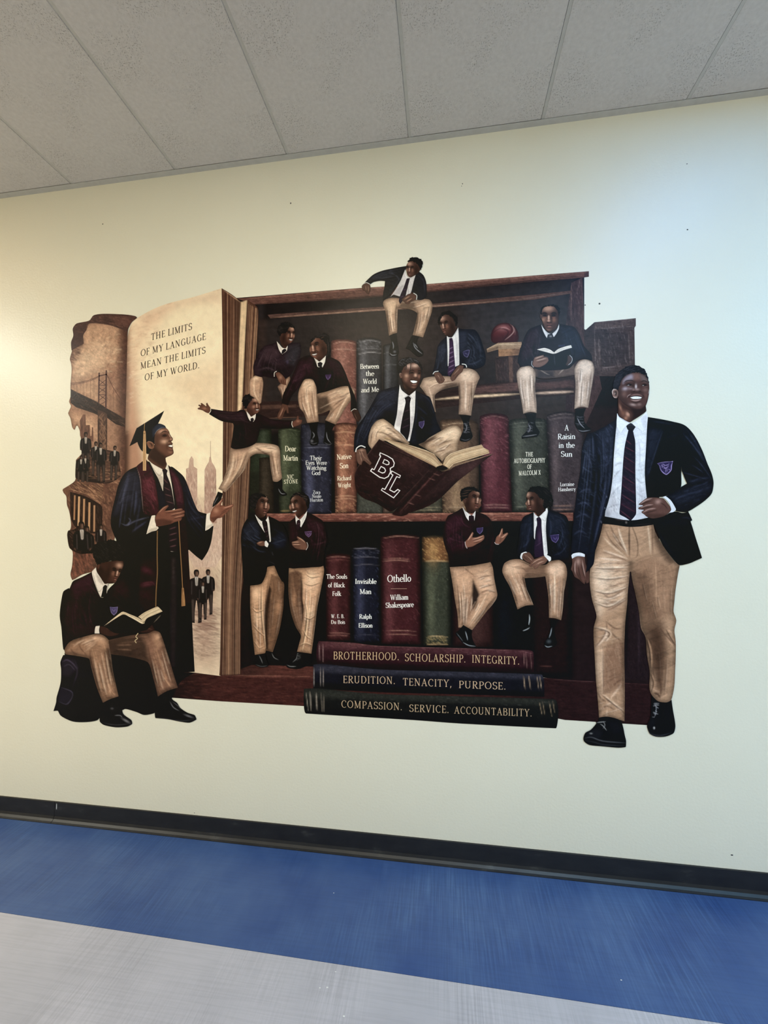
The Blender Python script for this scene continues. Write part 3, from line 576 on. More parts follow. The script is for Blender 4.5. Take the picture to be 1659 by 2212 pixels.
ART = r"""
G printed_bookcase|printed dark wooden bookcase that frames the students
F X
* back_panel 1c1212 c r=3 m=.2 : 508 644 780 622 920 614 1155 595 1262 590 1262 711 1290 760 1371 790 1362 850 1352 900 1380 960 1424 1020 1424 1480 1398 1480 1220 1470 1150 1460 700 1460 480 1462 371 1470 371 1400 480 1300
p 302827 .95 8 : 558 655 1240 605 1240 860 860 890 560 905
p 2a2426 .9 14 : 560 640 1240 600 1240 640 560 690
p 3e322f .5 20 : 720 700 1100 680 1200 700 1200 760 900 790 720 740
p 3a3a40 .5 25 : 1000 650 1220 625 1240 720 1160 760 1010 740
p 3a2f2c .8 10 : 560 875 1240 850 1240 930 560 935
p 161012 .8 10 : 540 930 1240 930 1240 1112 540 1112
p 0f0b0d .95 6 : 540 1124 1240 1124 1240 1270 1235 1400 540 1400
p 17100f .7 8 : 570 640 780 650 600 690 570 690
p 241716 .7 10 : 1150 1180 1240 1180 1240 1465 1150 1440
p 2b1a1c .8 8 : 1240 880 1424 880 1424 1480 1240 1470
p 15100f .6 8 : 545 1290 690 1390 690 1440 545 1440
p 3a2a25 .7 6 : 557 690 575 690 575 900 557 900
n .12 3 40 85
* side_panel 4b3130 c r=2 m=.15 : 1234 611 1258 600 1262 711 1284 760 1300 840 1250 950 1222 920 1222 700
g 2e2026 .8 : 1262 640 1222 640
l 7a5a54 .7 1.2 : 1234 615 1233 700
l 6a4a48 .5 1.2 : 1258 605 1261 700
f 7a5c58 .35 .8 90 88 16 : 1222 611 1258 600 1262 711 1240 760 1222 760
* inner_moulding 5d4038 c r=1.5 : 578 680 740 668 940 656 1160 636 1234 628 1234 634 1155 647 940 664 740 677 584 688
l a58068 .8 1.3 : 584 686 740 675 940 661 1100 649
l 8a7068 .4 1.3 : 1100 650 1234 632
l 2a1c1c .7 2 : 640 677 760 667
n .14 14 2 -5
* top_board 6a443a c r=1.5 : 512 645 780 622 920 614 1155 595 1272 586 1272 598 1258 600 1155 608 920 632 780 645 548 658
l 9a6a5a .75 1.5 : 514 647 780 625 920 616 1155 597 1272 588
l 30201f .9 2.2 : 548 657 780 643 920 631 1155 606 1258 598
n .22 16 2 -5
f a87866 .4 .8 60 -5 14 : 514 645 1272 586 1272 598 548 657
p 2c2024 .6 2 : 1262 590 1272 587 1272 598 1262 599
* shelf 33201e c r=2 m=.15 : 555 868 640 866 940 845 1100 822 1240 815 1240 852 1120 862 940 882 640 902 555 905
p 6a4640 .7 3 : 1020 838 1120 826 1120 844 1020 850
p 5e3d38 .7 3 : 1150 828 1240 822 1240 836 1150 842
p 5e4034 .8 2 : 565 876 640 874 640 880 565 884
l e8c49a .98 2.3 : 940 863 1000 858 1121 851
l d8b498 .98 2.3 : 1153 850 1240 846
l 7a5640 .8 2 : 640 878 700 874
l 8a6048 .7 1.6 : 565 906 650 902
n .15 18 2 -4
* shelf 7a4336 c r=1.5 : 576 1109 960 1108 1238 1106 1238 1125 960 1126 700 1127 576 1126
l b0735a .7 1.6 : 576 1112 960 1110 1238 1109
l 4a241f .8 3 : 576 1126 960 1125 1238 1124
n .25 9 1.6 0
f c08a72 .5 .8 110 0 9 : 576 1109 1238 1106 1238 1125 576 1126
f 3a1c18 .5 .8 90 0 9 : 576 1109 1238 1106 1238 1125 576 1126
* shelf 5c2f26 c r=2 : 400 1452 520 1445 545 1436 690 1440 690 1463 480 1461 380 1458
g 38201b .7 : 600 1455 540 1440
l 9a6450 .6 1.2 : 480 1459 600 1461 680 1463
n .22 14 2 2
* stile 2a1a1e c r=2 : 1352 1180 1424 1180 1424 1470 1348 1466
l 3a2830 .7 3 : 1380 1200 1380 1460
l 140e12 .8 4 : 1356 1200 1352 1460
* plinth 4a221d c r=2 : 371 1507 376 1456 480 1459 690 1463 1000 1470 1175 1464 1235 1469 1412 1478 1410 1567 1220 1555 1205 1552 1000 1545 655 1525 480 1515
g 2c1618 .85 : 900 1500 1240 1500
g 1e1212 .8 : 480 1480 380 1480
l 7a4438 .7 1.4 : 480 1460 690 1464
l 6a4040 .6 1.2 : 1180 1466 1235 1470 1402 1478
n .2 16 3 2
f 6e382c .35 1 120 3 16 : 380 1460 660 1466 650 1520 390 1505
G printed_book|printed brown book with faded tooled spine beside the braided student on the top shelf
F X
* spine 7c4538 r=2 m=.16 : 715 742 724 734 742 733 760 735 771 743 772 900 770 930 716 930
e a8705c .6 : 738 820 12 110
d 3c211d .8 5
l b88a74 .6 1 : 717 744 742 738 770 744
l b88a74 .6 1.2 : 716 757 742 754 771 758
f b07c68 .4 .8 60 20 5 : 716 742 771 742 771 900 716 900
G printed_book|printed charcoal book with four white title lines between the brown and the slim black spine
F X
* spine 3a383c r=2 m=.14 : 770 740 778 732 797 729 814 731 824 738 825 900 818 930 770 930
e 77757a .55 : 785 830 9 110
d 17161a .85 6
l 8a868a .6 1 : 771 741 797 735 824 740
l a09a9a .7 1 : 772 766 797 761 824 763
l 8a868a .4 1 : 772 757 797 753 824 755
f 77757a .45 .8 50 20 4 : 772 735 824 735 824 755 772 755
t e4dcd0 10.5 0 .15 : 778 797 819 796 | Between
t e4dcd0 10.5 0 .15 : 790 812 808 812 | the
t e4dcd0 10.5 0 .15 : 784 829 814 829 | World
t e4dcd0 10.5 0 .15 : 780 848 818 846 | and Me
G printed_book|printed slim black book with plain spine behind the cross-legged student's hair
F X
* spine 2f2f33 r=2 : 827 750 834 744 847 742 859 746 861 840 855 900 828 900
e 68686c .55 : 837 810 6 70
d 141316 .85 5
l 7a787a .5 1 : 828 765 845 760 859 763
l 7a787a .4 1 : 828 790 845 787 859 789
G printed_book|printed dark green book half hidden behind the student with spread arms
F X
* spine 26301f r=2 : 556 935 562 928 584 926 587 935 588 1108 540 1108 538 1000
e 4a5640 .5 : 570 980 9 80
d 10130d .7 5
p 1a1611 .6 8 : 540 1020 588 1020 588 1108 540 1108
* spine 30261c r=2 : 560 990 580 988 590 1000 592 1108 560 1108
e 4c4030 .5 : 572 1040 8 60
d 14100c .7 5
G printed_book|printed moss green book with two cream title lines left of the dark blue spine
F X
* spine 39422c r=2 m=.14 : 601 930 612 925 636 924 649 929 652 1108 603 1108
e 69704e .5 : 614 1000 9 120
d 161a12 .85 6
l 66704c .5 1 : 603 932 625 928 649 932
f 6a7050 .3 .8 70 60 5 : 603 930 649 930 649 1108 603 1108
p 1d2018 .5 8 : 600 1060 652 1060 652 1108 600 1108
l b09048 .5 1.5 : 606 1104 628 1103
t e6dcc0 11.5 0 .14 : 615.5 975 640 975 | Dear
t e6dcc0 11.5 0 .14 : 612 995 644 995 | Martin
t e6dcc0 9 0 .14 : 620 1035 635.5 1034 | NIC
t e6dcc0 8.5 0 .14 : 613.5 1045 644 1044 | STONE
G printed_book|printed dark blue book with five cream title lines below the braided student's shoes
F X
* spine 2a2b3d r=2 m=.14 : 650 920 660 915 690 913 712 916 717 925 716 1110 658 1110 652 1050
e 55587a .55 : 668 1050 9 70
e 4a4a52 .5 : 680 940 20 16
d 11111a .85 6
l 74758a .6 1 : 654 968 690 966 716 968
l 5c5c6c .5 1 : 652 962 690 961 716 962
f 66688a .3 .8 90 50 4 : 652 920 716 920 716 1108 652 1108
t dcd8d4 9.5 0 .14 : 669.5 994 695.5 994 | Their
t dcd8d4 9 0 .14 : 660 1004 706 1004 | Eyes Were
t dcd8d4 9 0 .14 : 662 1015 705 1015 | Watching
t dcd8d4 9 0 .14 : 673.5 1026 692.5 1026 | God
t c8c6c8 7.5 0 .14 : 676 1067 692 1067 | Zora
t c8c6c8 7.5 0 .14 : 674 1075.5 694 1075.5 | Neale
t c8c6c8 7.5 0 .14 : 669.5 1084 698 1083 | Hurston
G printed_book|printed copper brown book with tooled bands between the blue spine and the big open book
F X
* spine 7c452f r=2 m=.16 : 722 922 728 915 748 913 768 916 772 924 770 1108 724 1108
e b87850 .6 : 741 1010 10 110
d 301812 .85 6
l c89468 .6 1.2 : 724 935 748 933 770 936
l c89468 .5 1.2 : 724 963 748 961 770 964
l c89468 .6 1.2 : 724 1073 748 1071 769 1073
l c89468 .5 1.2 : 724 1079 748 1077 769 1079
f c08858 .45 .8 80 30 4 : 724 920 770 920 770 962 724 962
f c08858 .45 .8 60 30 4 : 724 1080 769 1080 769 1108 724 1108
t f0dcc0 11 0 .15 : 727.5 993 759 991 | Native
t f0dcc0 11.5 0 .15 : 734 1012 753 1011 | Son
t f0dcc0 9.5 0 .15 : 728.5 1038 759 1037 | Richard
t f0dcc0 9.5 0 .15 : 730 1053 758 1052 | Wright
G printed_book|printed grey green book peeking out under the corner of the big open book
F X
* spine 45463c r=2 m=.14 : 771 1060 826 1060 826 1109 771 1109
d 1a1a16 .7 5
f 70705e .3 .8 30 50 5 : 771 1060 826 1060 826 1109 771 1109
G printed_book|printed olive book with gilt foot under the spine of the big open book
F X
* spine 4a4636 r=2 m=.14 : 826 1075 956 1040 956 1108 828 1109
g 8a5e50 .6 : 850 1100 828 1100
d 1a1814 .8 6
l 8a7a58 .6 1.2 : 880 1096 950 1096
l 8a7a58 .5 1.2 : 880 1102 950 1102
f 8a7a58 .4 .8 50 10 5 : 850 1085 955 1060 955 1108 850 1108
G printed_book|printed tan brown book behind the leaning student's head
F X
* spine 6c4e36 r=2 m=.16 : 950 912 962 906 990 905 1020 908 1034 920 1034 1108 956 1108
e a07c54 .55 : 985 1050 12 90
p 3a2c26 .6 4 : 1014 910 1034 910 1034 1108 1014 1108
d 1e140f .8 6
l c0a078 .5 1 : 958 1096 1030 1096
l c0a078 .5 1 : 952 920 990 914 1020 918
f b08a5a .35 .8 90 40 4 : 956 1060 1012 1060 1012 1108 956 1108
G printed_book|printed oxblood book with plain tooled spine right of the leaning student's head
F X
* spine 581f2b r=2 m=.16 : 1036 905 1042 897 1060 893 1085 894 1097 900 1100 920 1106 1107 1040 1107
e 8a4450 .55 : 1060 960 14 120
d 200a10 .85 7
l 9a6a66 .5 1 : 1037 907 1065 899 1097 905
l a8786a .5 1.2 : 1042 1092 1070 1090 1104 1092
l a8786a .5 1.2 : 1042 1098 1070 1096 1104 1098
f 94505a .4 .8 130 30 5 : 1038 905 1098 905 1098 980 1040 980
f 94505a .25 .8 80 30 5 : 1040 980 1100 980 1104 1100 1042 1100
G printed_book|printed grey green book with four cream title lines with a dangling black shoe across its top
F X
* spine 3b3e35 r=2 m=.14 : 1099 915 1104 907 1120 904 1160 903 1177 906 1183 920 1187 1106 1107 1106
e 666a5a .5 : 1120 990 12 130
d 171814 .85 8
l 77776a .5 1 : 1101 917 1140 912 1180 914
l 77776a .4 1 : 1102 924 1140 920 1180 922
l 8a8068 .5 1.2 : 1110 1096 1140 1094 1180 1096
f 70705e .3 .8 120 50 5 : 1100 905 1183 905 1186 1106 1108 1106
t eee6d4 9.5 0 .15 : 1135 986 1152 986 | THE
t eee6d4 9.5 0 .15 : 1110 1000.5 1178 999 | AUTOBIOGRAPHY
t eee6d4 9.5 0 .15 : 1139 1013 1149 1013 | OF
t eee6d4 9.5 0 .15 : 1120.5 1027 1168.5 1025 | MALCOLM X
G printed_book|printed mauve brown book with large white title at the right end of the middle shelf
F X
* spine 43353a r=2 m=.14 : 1180 903 1190 893 1215 889 1240 891 1262 900 1262 1107 1190 1107
e 6e5a5c .5 : 1200 1010 10 130
d 181114 .8 7
l 8a7470 .6 1 : 1182 901 1215 894 1240 896
l 8a7470 .4 1 : 1182 908 1215 902 1240 903
l a87860 .5 1.4 : 1195 1093 1240 1092
l a87860 .5 1.4 : 1195 1101 1240 1100
f 7a6264 .3 .8 110 40 5 : 1182 900 1250 900 1250 1100 1192 1100
t f0ece8 12 0 .13 : 1219.5 930 1229.5 930 | A
t f0ece8 11.5 0 .13 : 1204.5 949 1243 948 | Raisin
t f0ece8 11.5 0 .13 : 1206.5 967.5 1241 967 | in the
t f0ece8 11.5 0 .13 : 1211.5 986.5 1236.5 986.5 | Sun
t e4dcd8 8 0 .14 : 1209.5 1050.5 1240 1049.5 | Lorraine
t e4dcd8 8 0 .14 : 1205.5 1061.5 1243.5 1060 | Hansberry
G printed_book|printed slim dark red book leftmost on the bottom shelf beside the maroon sweater
F X
* spine 45191d r=2 m=.15 : 703 1203 712 1197 735 1195 755 1198 758 1206 757 1384 705 1384
e 78383a .5 : 722 1300 9 110
d 180809 .85 6
l a06858 .6 1.1 : 705 1205 730 1202 756 1205
l 7a4038 .5 1.1 : 705 1212 730 1209 756 1211
l a06858 .6 1.1 : 708 1368 730 1367 756 1369
l a06858 .5 1.1 : 708 1373 730 1372 756 1374
f 7a3a38 .3 .8 80 50 5 : 705 1200 756 1200 756 1380 707 1380
t f0e4dc 9.5 0 .15 : 705 1250 750 1250 | The Souls
t f0e4dc 9.5 0 .15 : 709 1268.5 745 1268.5 | of Black
t f0e4dc 9.5 0 .15 : 718 1287 737 1287 | Folk
t f0e4dc 8 0 .15 : 715.5 1335 744.5 1335 | W. E. B.
t f0e4dc 8 0 .15 : 715 1347.5 745.5 1347.5 | Du Bois
G printed_book|printed midnight blue book between the slim dark red and the wide burgundy spine
F X
* spine 191c2e r=2 m=.14 : 759 1190 765 1183 790 1181 815 1183 821 1190 822 1388 762 1388
e 45496a .5 : 778 1290 10 120
d 090a12 .85 7
l 8a8490 .6 1.1 : 761 1186 790 1184 817 1186
l 6c6874 .5 1 : 761 1206 790 1203 818 1205
l 6c6874 .5 1 : 762 1222 790 1219 819 1221
l 4a4858 .5 1 : 764 1373 790 1371 820 1373
f 5c5c70 .4 .8 40 10 4 : 761 1188 818 1188 818 1206 762 1206
f 50547a .3 .8 90 60 4 : 764 1225 818 1225 818 1385 764 1385
t f2eee8 10.5 0 .15 : 767 1261 813 1261 | Invisible
t f2eee8 10.5 0 .15 : 777 1283 802.5 1283 | Man
t f2eee8 9.5 0 .15 : 776 1336.5 803.5 1336.5 | Ralph
t f2eee8 9.5 0 .15 : 774.5 1355.5 805 1355.5 | Ellison
G printed_book|printed wide burgundy book with three white title lines at the middle of the bottom shelf
F X
* spine 4c1a20 r=2 m=.15 : 822 1166 830 1158 862 1154 895 1156 907 1164 910 1392 824 1390
e 7c3c40 .5 : 840 1290 12 130
d 1c080b .85 9
l a8705c .7 1.2 : 826 1163 862 1158 905 1162
l a8705c .7 1.4 : 828 1212 860 1210 888 1213
l a8705c .5 1 : 828 1208 860 1206 888 1209
l a8705c .6 1.1 : 830 1363 870 1362 900 1364
l a8705c .6 1.1 : 830 1371 870 1370 900 1372
f 8a4448 .3 .8 120 40 5 : 826 1165 905 1165 905 1388 828 1388
t f6ece4 15 0 .13 : 836.5 1257.5 888 1256 | Othello
t f6ece4 11 0 .14 : 843 1296 882.5 1295 | William
t f6ece4 11 0 .14 : 833 1313 893.5 1311 | Shakespeare
b title_rule b08878 .9 : 844 1271.5 879 1271.5
G printed_book|printed gilt and green book right of the wide burgundy spine
F X
* spine 3c4030 r=2 m=.15 : 911 1166 917 1158 940 1156 962 1158 972 1166 974 1394 915 1394
p 7c4a18 .95 3 : 911 1160 972 1160 972 1213 911 1213
e b07c30 .6 : 935 1190 12 30
e 6a6e50 .5 : 932 1300 9 80
d 141410 .85 8
l c8a060 .7 1.4 : 916 1213 940 1211 970 1213
l c8a060 .6 1.2 : 922 1375 945 1374 968 1376
l c8a060 .6 1.2 : 922 1392 945 1391 968 1392
f d09a40 .45 .8 60 30 5 : 914 1162 968 1162 968 1210 914 1210
f b09048 .5 .8 50 30 5 : 922 1376 966 1376 966 1392 922 1392
f 6c7052 .3 .8 60 70 5 : 918 1216 968 1216 968 1370 920 1370
G printed_book|printed dull brown book behind the leaning student's shins
F X
* spine 3e1f1d r=2 m=.15 : 976 1230 1066 1230 1066 1397 978 1397
d 120808 .8 10
e 5c3630 .4 : 1030 1350 16 60
G printed_book|printed black navy book between the leaning and the seated student's legs
F X
* spine 0d1018 r=2 : 1064 1215 1144 1215 1146 1404 1066 1404
d 06070a .7 8
e 1a2028 .5 : 1090 1340 16 60
G printed_book|printed dark oxblood book below the seated student's shoes
F X
* spine 271414 r=2 m=.15 : 1144 1215 1236 1215 1236 1462 1150 1462 1146 1404
d 0d0808 .8 12
l 6a3830 .7 1.2 : 1164 1438 1196 1440
G printed_book|printed maroon book lying flat, topmost of the stack with three gilt words
F X
* spine 3a161f r=2 m=.15 : 689 1385 760 1388 820 1395 1000 1400 1140 1404 1152 1410 1153 1452 1000 1447 820 1441 686 1434 684 1405
p 5c2c34 .7 6 : 690 1384 1150 1405 1150 1418 690 1402
p 1a0a10 .8 6 : 684 1424 820 1432 1153 1442 1153 1460 684 1445
e 7a4444 .4 : 760 1393 50 7
l b08480 .6 .9 : 690 1390 691 1432
l b08480 .5 .9 : 698 1391 698 1430
l 9a6a64 .6 .9 : 1131 1408 1133 1442
l 9a6a64 .6 .9 : 1136 1408 1138 1443
l 9a6a64 .5 .9 : 1146 1410 1148 1445
l 8a5a54 .5 1 : 689 1386 820 1395 1000 1401 1150 1408
f 8a5458 .35 .8 120 2 8 : 690 1386 1150 1406 1150 1420 690 1404
t d8b48c 16.5 0 .10 : 720 1424 863 1426 | BROTHERHOOD.
t d8b48c 16.5 0 .10 : 874.5 1428 1007 1431 | SCHOLARSHIP.
t d8b48c 16.5 0 .10 : 1019 1431 1123 1435.5 | INTEGRITY.
G printed_book|printed black blue book lying flat, middle one of the stack with three gilt words
F X
* spine 171824 r=2 m=.15 : 677 1436 700 1434 820 1446 1000 1451 1130 1455 1170 1457 1175 1470 1176 1505 1000 1500 820 1495 677 1487
p 3a3a4a .7 6 : 677 1434 1174 1454 1174 1468 677 1452
p 0a0a10 .8 6 : 676 1474 820 1482 1176 1494 1176 1512 676 1495
l a89a94 .7 .9 : 678 1440 678 1484
l 9a8c84 .6 .9 : 692 1440 693 1484
l 9a8c84 .6 .9 : 698 1441 699 1484
l b49470 .7 1.1 : 1131 1458 1134 1490
l b49470 .7 1.1 : 1142 1459 1146 1490
l b49470 .6 .9 : 1160 1460 1164 1492
l b49470 .6 .9 : 1166 1460 1170 1492
f 55556c .4 .8 120 2 7 : 678 1437 1172 1458 1172 1470 678 1452
t d0b090 15.5 0 .10 : 741 1475 855 1477.5 | ERUDITION.
t d0b090 15.5 0 .10 : 870 1480 977 1484 | TENACITY,
t d0b090 15.5 0 .10 : 991 1486 1094 1489.5 | PURPOSE.
G printed_book|printed black green book lying flat, lowest and longest of the stack with three gilt words
F X
* spine 181a18 r=2 m=.15 : 657 1488 690 1487 820 1499 1000 1504 1195 1510 1204 1520 1206 1545 1201 1573 1000 1563 890 1555 661 1541 656 1515
p 363830 .7 7 : 657 1487 1200 1510 1200 1524 657 1506
p 0b0c0c .8 7 : 656 1526 820 1538 1204 1556 1204 1580 656 1550
l a89a84 .6 .9 : 661 1494 666 1535
l b0a08c .6 1.4 : 670 1493 672 1535
l b0a08c .6 1.4 : 683 1495 685 1536
l 9a8c78 .5 1 : 694 1496 696 1538
l 9a8c78 .5 1 : 699 1497 700 1538
l a88c64 .6 .9 : 1165 1516 1171 1545
l a88c64 .5 .9 : 1172 1516 1177 1546
l a88c64 .6 .9 : 1186 1514 1192 1548
l a88c64 .5 .9 : 1194 1514 1198 1540
f 50524a .4 .8 140 2 7 : 660 1490 1200 1512 1200 1528 660 1508
t c8aa88 15.5 0 .10 : 737 1528 870 1534 | COMPASSION.
t c8aa88 15.5 0 .10 : 884 1537 971 1540 | SERVICE.
t c8aa88 15.5 0 .10 : 981 1541 1150 1547.5 | ACCOUNTABILITY.
G printed_pillar_box|printed panelled wooden box behind the tallest student's head
F H
* box_panel 4c3a38 c r=1.5 m=.15 : 1140 610 1215 545 1572 510 1572 575 1560 592 1565 980 1400 1010 1225 1010 1180 960 1150 820 1126 700 1126 606
g 34282a .7 : 1300 800 1180 700
p 5c4844 .7 2 : 1215 545 1572 512 1572 575 1215 605
p 3c3032 .8 2 : 1275 660 1500 640 1515 900 1285 930
l 8a7874 .7 1 : 1215 545 1572 512
l 7a6866 .6 1 : 1212 605 1560 580
l 7a6866 .6 1 : 1510 640 1520 910
l 8a7876 .6 1 : 1275 940 1390 930
l 7a6866 .5 1 : 1250 660 1262 930
l 2a2022 .8 1.5 : 1270 650 1500 630
l 2a2022 .8 1.5 : 1265 650 1280 930
l 7a6664 .6 1 : 1215 600 1225 960
f 7c6a68 .4 .8 120 80 7 : 1215 560 1560 520 1560 960 1225 980
n .15 3 14 0
G printed_basketball|printed red leather basketball on a small pedestal on the top shelf
F H
* ball 5e1e22 r=1 : 326 705 320 668 330 622 355 584 395 558 441 549 487 558 527 584 552 622 562 668 557 706 535 724 440 728 350 726
e a06060 .7 : 420 590 60 35
d 2a0c10 .8 5
p 381218 .6 8 : 330 670 560 640 560 725 330 725
l c0908c .6 .8 : 385 605 440 590 490 615
l 2a0c10 .8 .9 : 332 640 400 600 470 625 440 690 395 722
l c8a098 .7 .8 : 505 570 520 620 490 660 440 700
l 2a0c10 .8 .9 : 470 555 500 600 495 640
l b08480 .4 .7 : 480 556 525 600 530 660
G printed_pedestal|printed wooden pedestal that carries the red basketball
F H
* cap_slab 9a7a5c c r=1 : 285 775 385 722 585 715 590 750 570 772 390 778 290 806
l c8ac88 .8 1.5 : 290 775 385 738 585 735
p 5a4638 .7 2 : 290 785 385 748 385 778 290 806
* block 9a6e48 c r=1 : 385 780 572 772 572 830 388 840
g 6a4a38 .7 : 450 800 572 800
n .2 3 6 0
* post_box 3c2a28 c r=1.5 m=.15 : 355 845 580 828 590 1062 365 1068
p 6a4a3c .9 1 : 472 830 508 828 512 1065 482 1066
l 8a6a5a .7 1 : 358 846 470 836
l 7a5a4c .5 1 : 362 850 372 1060
f 6a504a .4 .8 60 80 7 : 360 845 580 830 580 1060 366 1062
d 1c1414 .5 4
G printed_open_book|printed giant open book with a quotation on its page and torn left leaf
F A
* torn_page 9d7358 r=2 m=.16 : 150 440 185 395 290 372 330 325 420 312 600 318 690 332 706 348 650 395 625 470 620 700 612 1000 605 1300 600 1700 560 2000 500 2300 430 2500 240 2560 170 2600 145 2610 130 2560 145 2480 150 2370 125 2330 110 2280 105 2210 130 2170 135 2120 120 2020 100 1960 95 1890 70 1855 65 1825 172 1750 178 1600 180 1570 240 1500 245 1400 215 1370 210 1320 185 1265 165 1315 145 1290 130 1215 110 1170 135 1110 118 1070 135 1010 130 960 132 905 140 800 135 740 125 700 145 620 135 560 155 500
p c49a78 .8 14 : 260 420 420 410 560 450 560 700 330 820 150 880 140 780 230 580
p dab897 .6 22 : 190 680 400 560 480 640 330 800 200 860
p c9a07c .7 14 : 140 960 360 870 370 1060 140 960
p d0a480 .7 12 : 130 1180 330 1230 370 1400 300 1330 220 1280
g 3c221a .9 : 500 1000 622 1000
p 4a2e24 .75 30 : 60 1750 600 1650 560 2100 300 2600 60 2600
p 5c3428 .8 18 : 570 460 625 460 605 1300 600 1700 560 1700 560 1000
p 6a4232 .9 26 : 60 1700 600 1600 560 2100 300 2600 60 2600
p 4a2e26 .5 20 : 100 2150 500 2100 330 2560 100 2560
f e0c4a0 .35 1.2 120 -15 9 : 160 620 560 440 560 800 150 880
f 7a4a38 .35 1.2 160 -60 9 : 400 450 600 480 600 1000 460 1000
f c08c68 .4 1 240 12 10 : 180 1640 560 1600 540 1780 190 1740
f b07c5c .4 1 300 70 9 : 100 1850 520 1800 400 2300 130 2300
f 38221c .5 1 300 30 8 : 90 1800 560 1750 400 2600 110 2560
f a05c44 .4 1.2 160 70 10 : 140 2280 330 2250 330 2560 140 2600
f 5a3226 .45 1.2 160 20 9 : 130 560 240 560 200 700 135 740
n .12 4 4 0
d 55301f .45 2.5
* cover_edge 4f332e r=1.5 m=.16 : 150 440 185 395 290 372 330 325 420 312 600 318 690 332 706 348 660 385 630 440 615 470 580 450 480 415 370 398 290 400 270 450 240 500 245 570 190 600 140 630 135 560 155 500
p 6a4238 .6 5 : 480 330 690 335 640 420 520 410
f 7c5448 .5 1 90 10 9 : 150 420 330 330 690 332 630 430 290 395 160 540
f 2e1c1a .5 1 60 10 9 : 150 440 330 330 690 332 630 440 290 400 160 560
l a8806a .7 1 : 270 455 290 402 370 400 480 418 580 452
* bridge_deck 3a2822 c r=1 m=.2 : 132 960 180 985 360 1070 440 1125 600 1215 600 1290 520 1265 440 1205 370 1190 330 1170 180 1120 130 1080
f 6c4c3c .5 .8 90 30 10 : 132 965 600 1220 600 1280 135 1070
l 8a6450 .6 .8 : 135 965 370 1078 590 1210
l 1c1210 .7 1.5 : 135 1050 330 1150 440 1190 590 1270
F P
* bridge_pier 54382c r=1 : 440 60 520 100 520 440 440 430
f 9a7054 .5 .8 40 60 14 : 445 100 515 120 515 430 445 430
f 9a7054 .5 .8 40 -60 14 : 445 100 515 120 515 430 445 430
l 2e1c18 .8 1 : 448 90 448 430
l 2e1c18 .8 1 : 514 110 514 440
F A
b bridge_tower 4a2e2a 3.2 : 378 820 374 1080
b bridge_tower 4a2e2a 3.4 : 440 800 436 1130
b bridge_tower 4a2e2a 2.2 : 374 850 440 835
b bridge_tower 4a2e2a 1.2 : 376 880 438 940 376 1000 436 1060 376 1100
b bridge_tower 4a2e2a 1.2 : 438 880 376 940 438 1000 376 1060
b bridge_tower 4a2e2a 1.2 : 376 930 438 930
b bridge_tower 4a2e2a 1.2 : 376 1010 438 1010
b bridge_cable 5a3a30 1.2 : 130 912 200 905 290 885 375 850
b bridge_cable 5a3a30 1.0 : 130 925 200 915 290 895 375 858
b bridge_cable 5a3a30 1.2 : 440 830 500 950 590 1090
b bridge_cable 6a4a3c .6 : 160 918 160 985
b bridge_cable 6a4a3c .6 : 185 915 186 995
b bridge_cable 6a4a3c .6 : 215 908 215 1008
b bridge_cable 6a4a3c .6 : 243 900 243 1020
b bridge_cable 6a4a3c .6 : 272 893 272 1032
b bridge_cable 6a4a3c .6 : 303 884 303 1045
b bridge_cable 6a4a3c .6 : 333 872 333 1058
b bridge_cable 6a4a3c .6 : 470 900 470 1140
b bridge_cable 6a4a3c .6 : 500 955 500 1155
b bridge_cable 6a4a3c .6 : 530 1000 530 1172
F P
* printed_towers 7a5240 c r=1 : 290 260 288 150 306 120 314 100 336 100 340 200 352 190 374 190 376 290 390 280 390 210 402 210 404 330 300 330
f 4a2e26 .5 .8 60 88 16 : 290 110 400 110 400 330 290 330
* rubble 2a1c1a r=1.2 m=.25 : 285 470 330 400 420 420 500 400 600 430 640 620 560 680 480 690 330 668 250 640 255 500
p 6a4636 .7 5 : 340 400 620 420 620 640 500 680 420 640 360 560
f a87a5a .5 .8 70 3 14 : 340 420 640 430 640 660 340 660
f 1c1211 .5 .8 60 3 14 : 340 420 640 430 640 660 340 660
m printed_figure 1c1517 330 : 338 250 0
m printed_figure 231a1a 300 : 425 330 -.02
m printed_figure 17120f 260 : 335 440 0
m printed_figure 161114 250 : 300 450 -.04
m printed_figure 1a1417 345 : 464 340 .02
m printed_figure 1a1517 300 : 588 366 -.05
* pediment 6c4634 c r=1 m=.2 : 250 670 490 690 480 880 340 780 200 740 180 800 140 750 150 735
f b88660 .5 .8 120 35 14 : 240 680 490 700 480 870 200 740
f 3a241c .5 .8 90 35 14 : 240 680 490 700 480 870 200 740
l c4946c .7 1.2 : 200 735 340 790 480 885
* colonnade 2e1c18 r=1.2 m=.2 : 205 760 340 800 480 890 470 1120 300 1100 215 1000
f 6a4636 .4 .8 60 85 10 : 205 760 480 890 470 1120 215 1000
b column c49a74 4.2 : 282 800 276 1050
b column b08462 4.2 : 325 820 320 1060
b column b88c68 4.2 : 370 850 366 1100
b column a47a5c 4.0 : 412 875 410 1100
b column a07454 3.4 : 245 790 240 1000
* rubble 2a1a17 r=1.2 m=.25 : 190 1090 240 1080 300 1040 370 1080 385 1200 370 1280 290 1290 200 1240 180 1130
f 7a5240 .5 .8 40 40 8 : 190 1090 380 1080 380 1280 190 1240
m printed_figure 1a1417 430 .55 : 348 1050 0
m printed_figure 141013 520 .48 : 300 1012 .05
m printed_figure 1d1518 330 .5 : 468 1036 0
F A
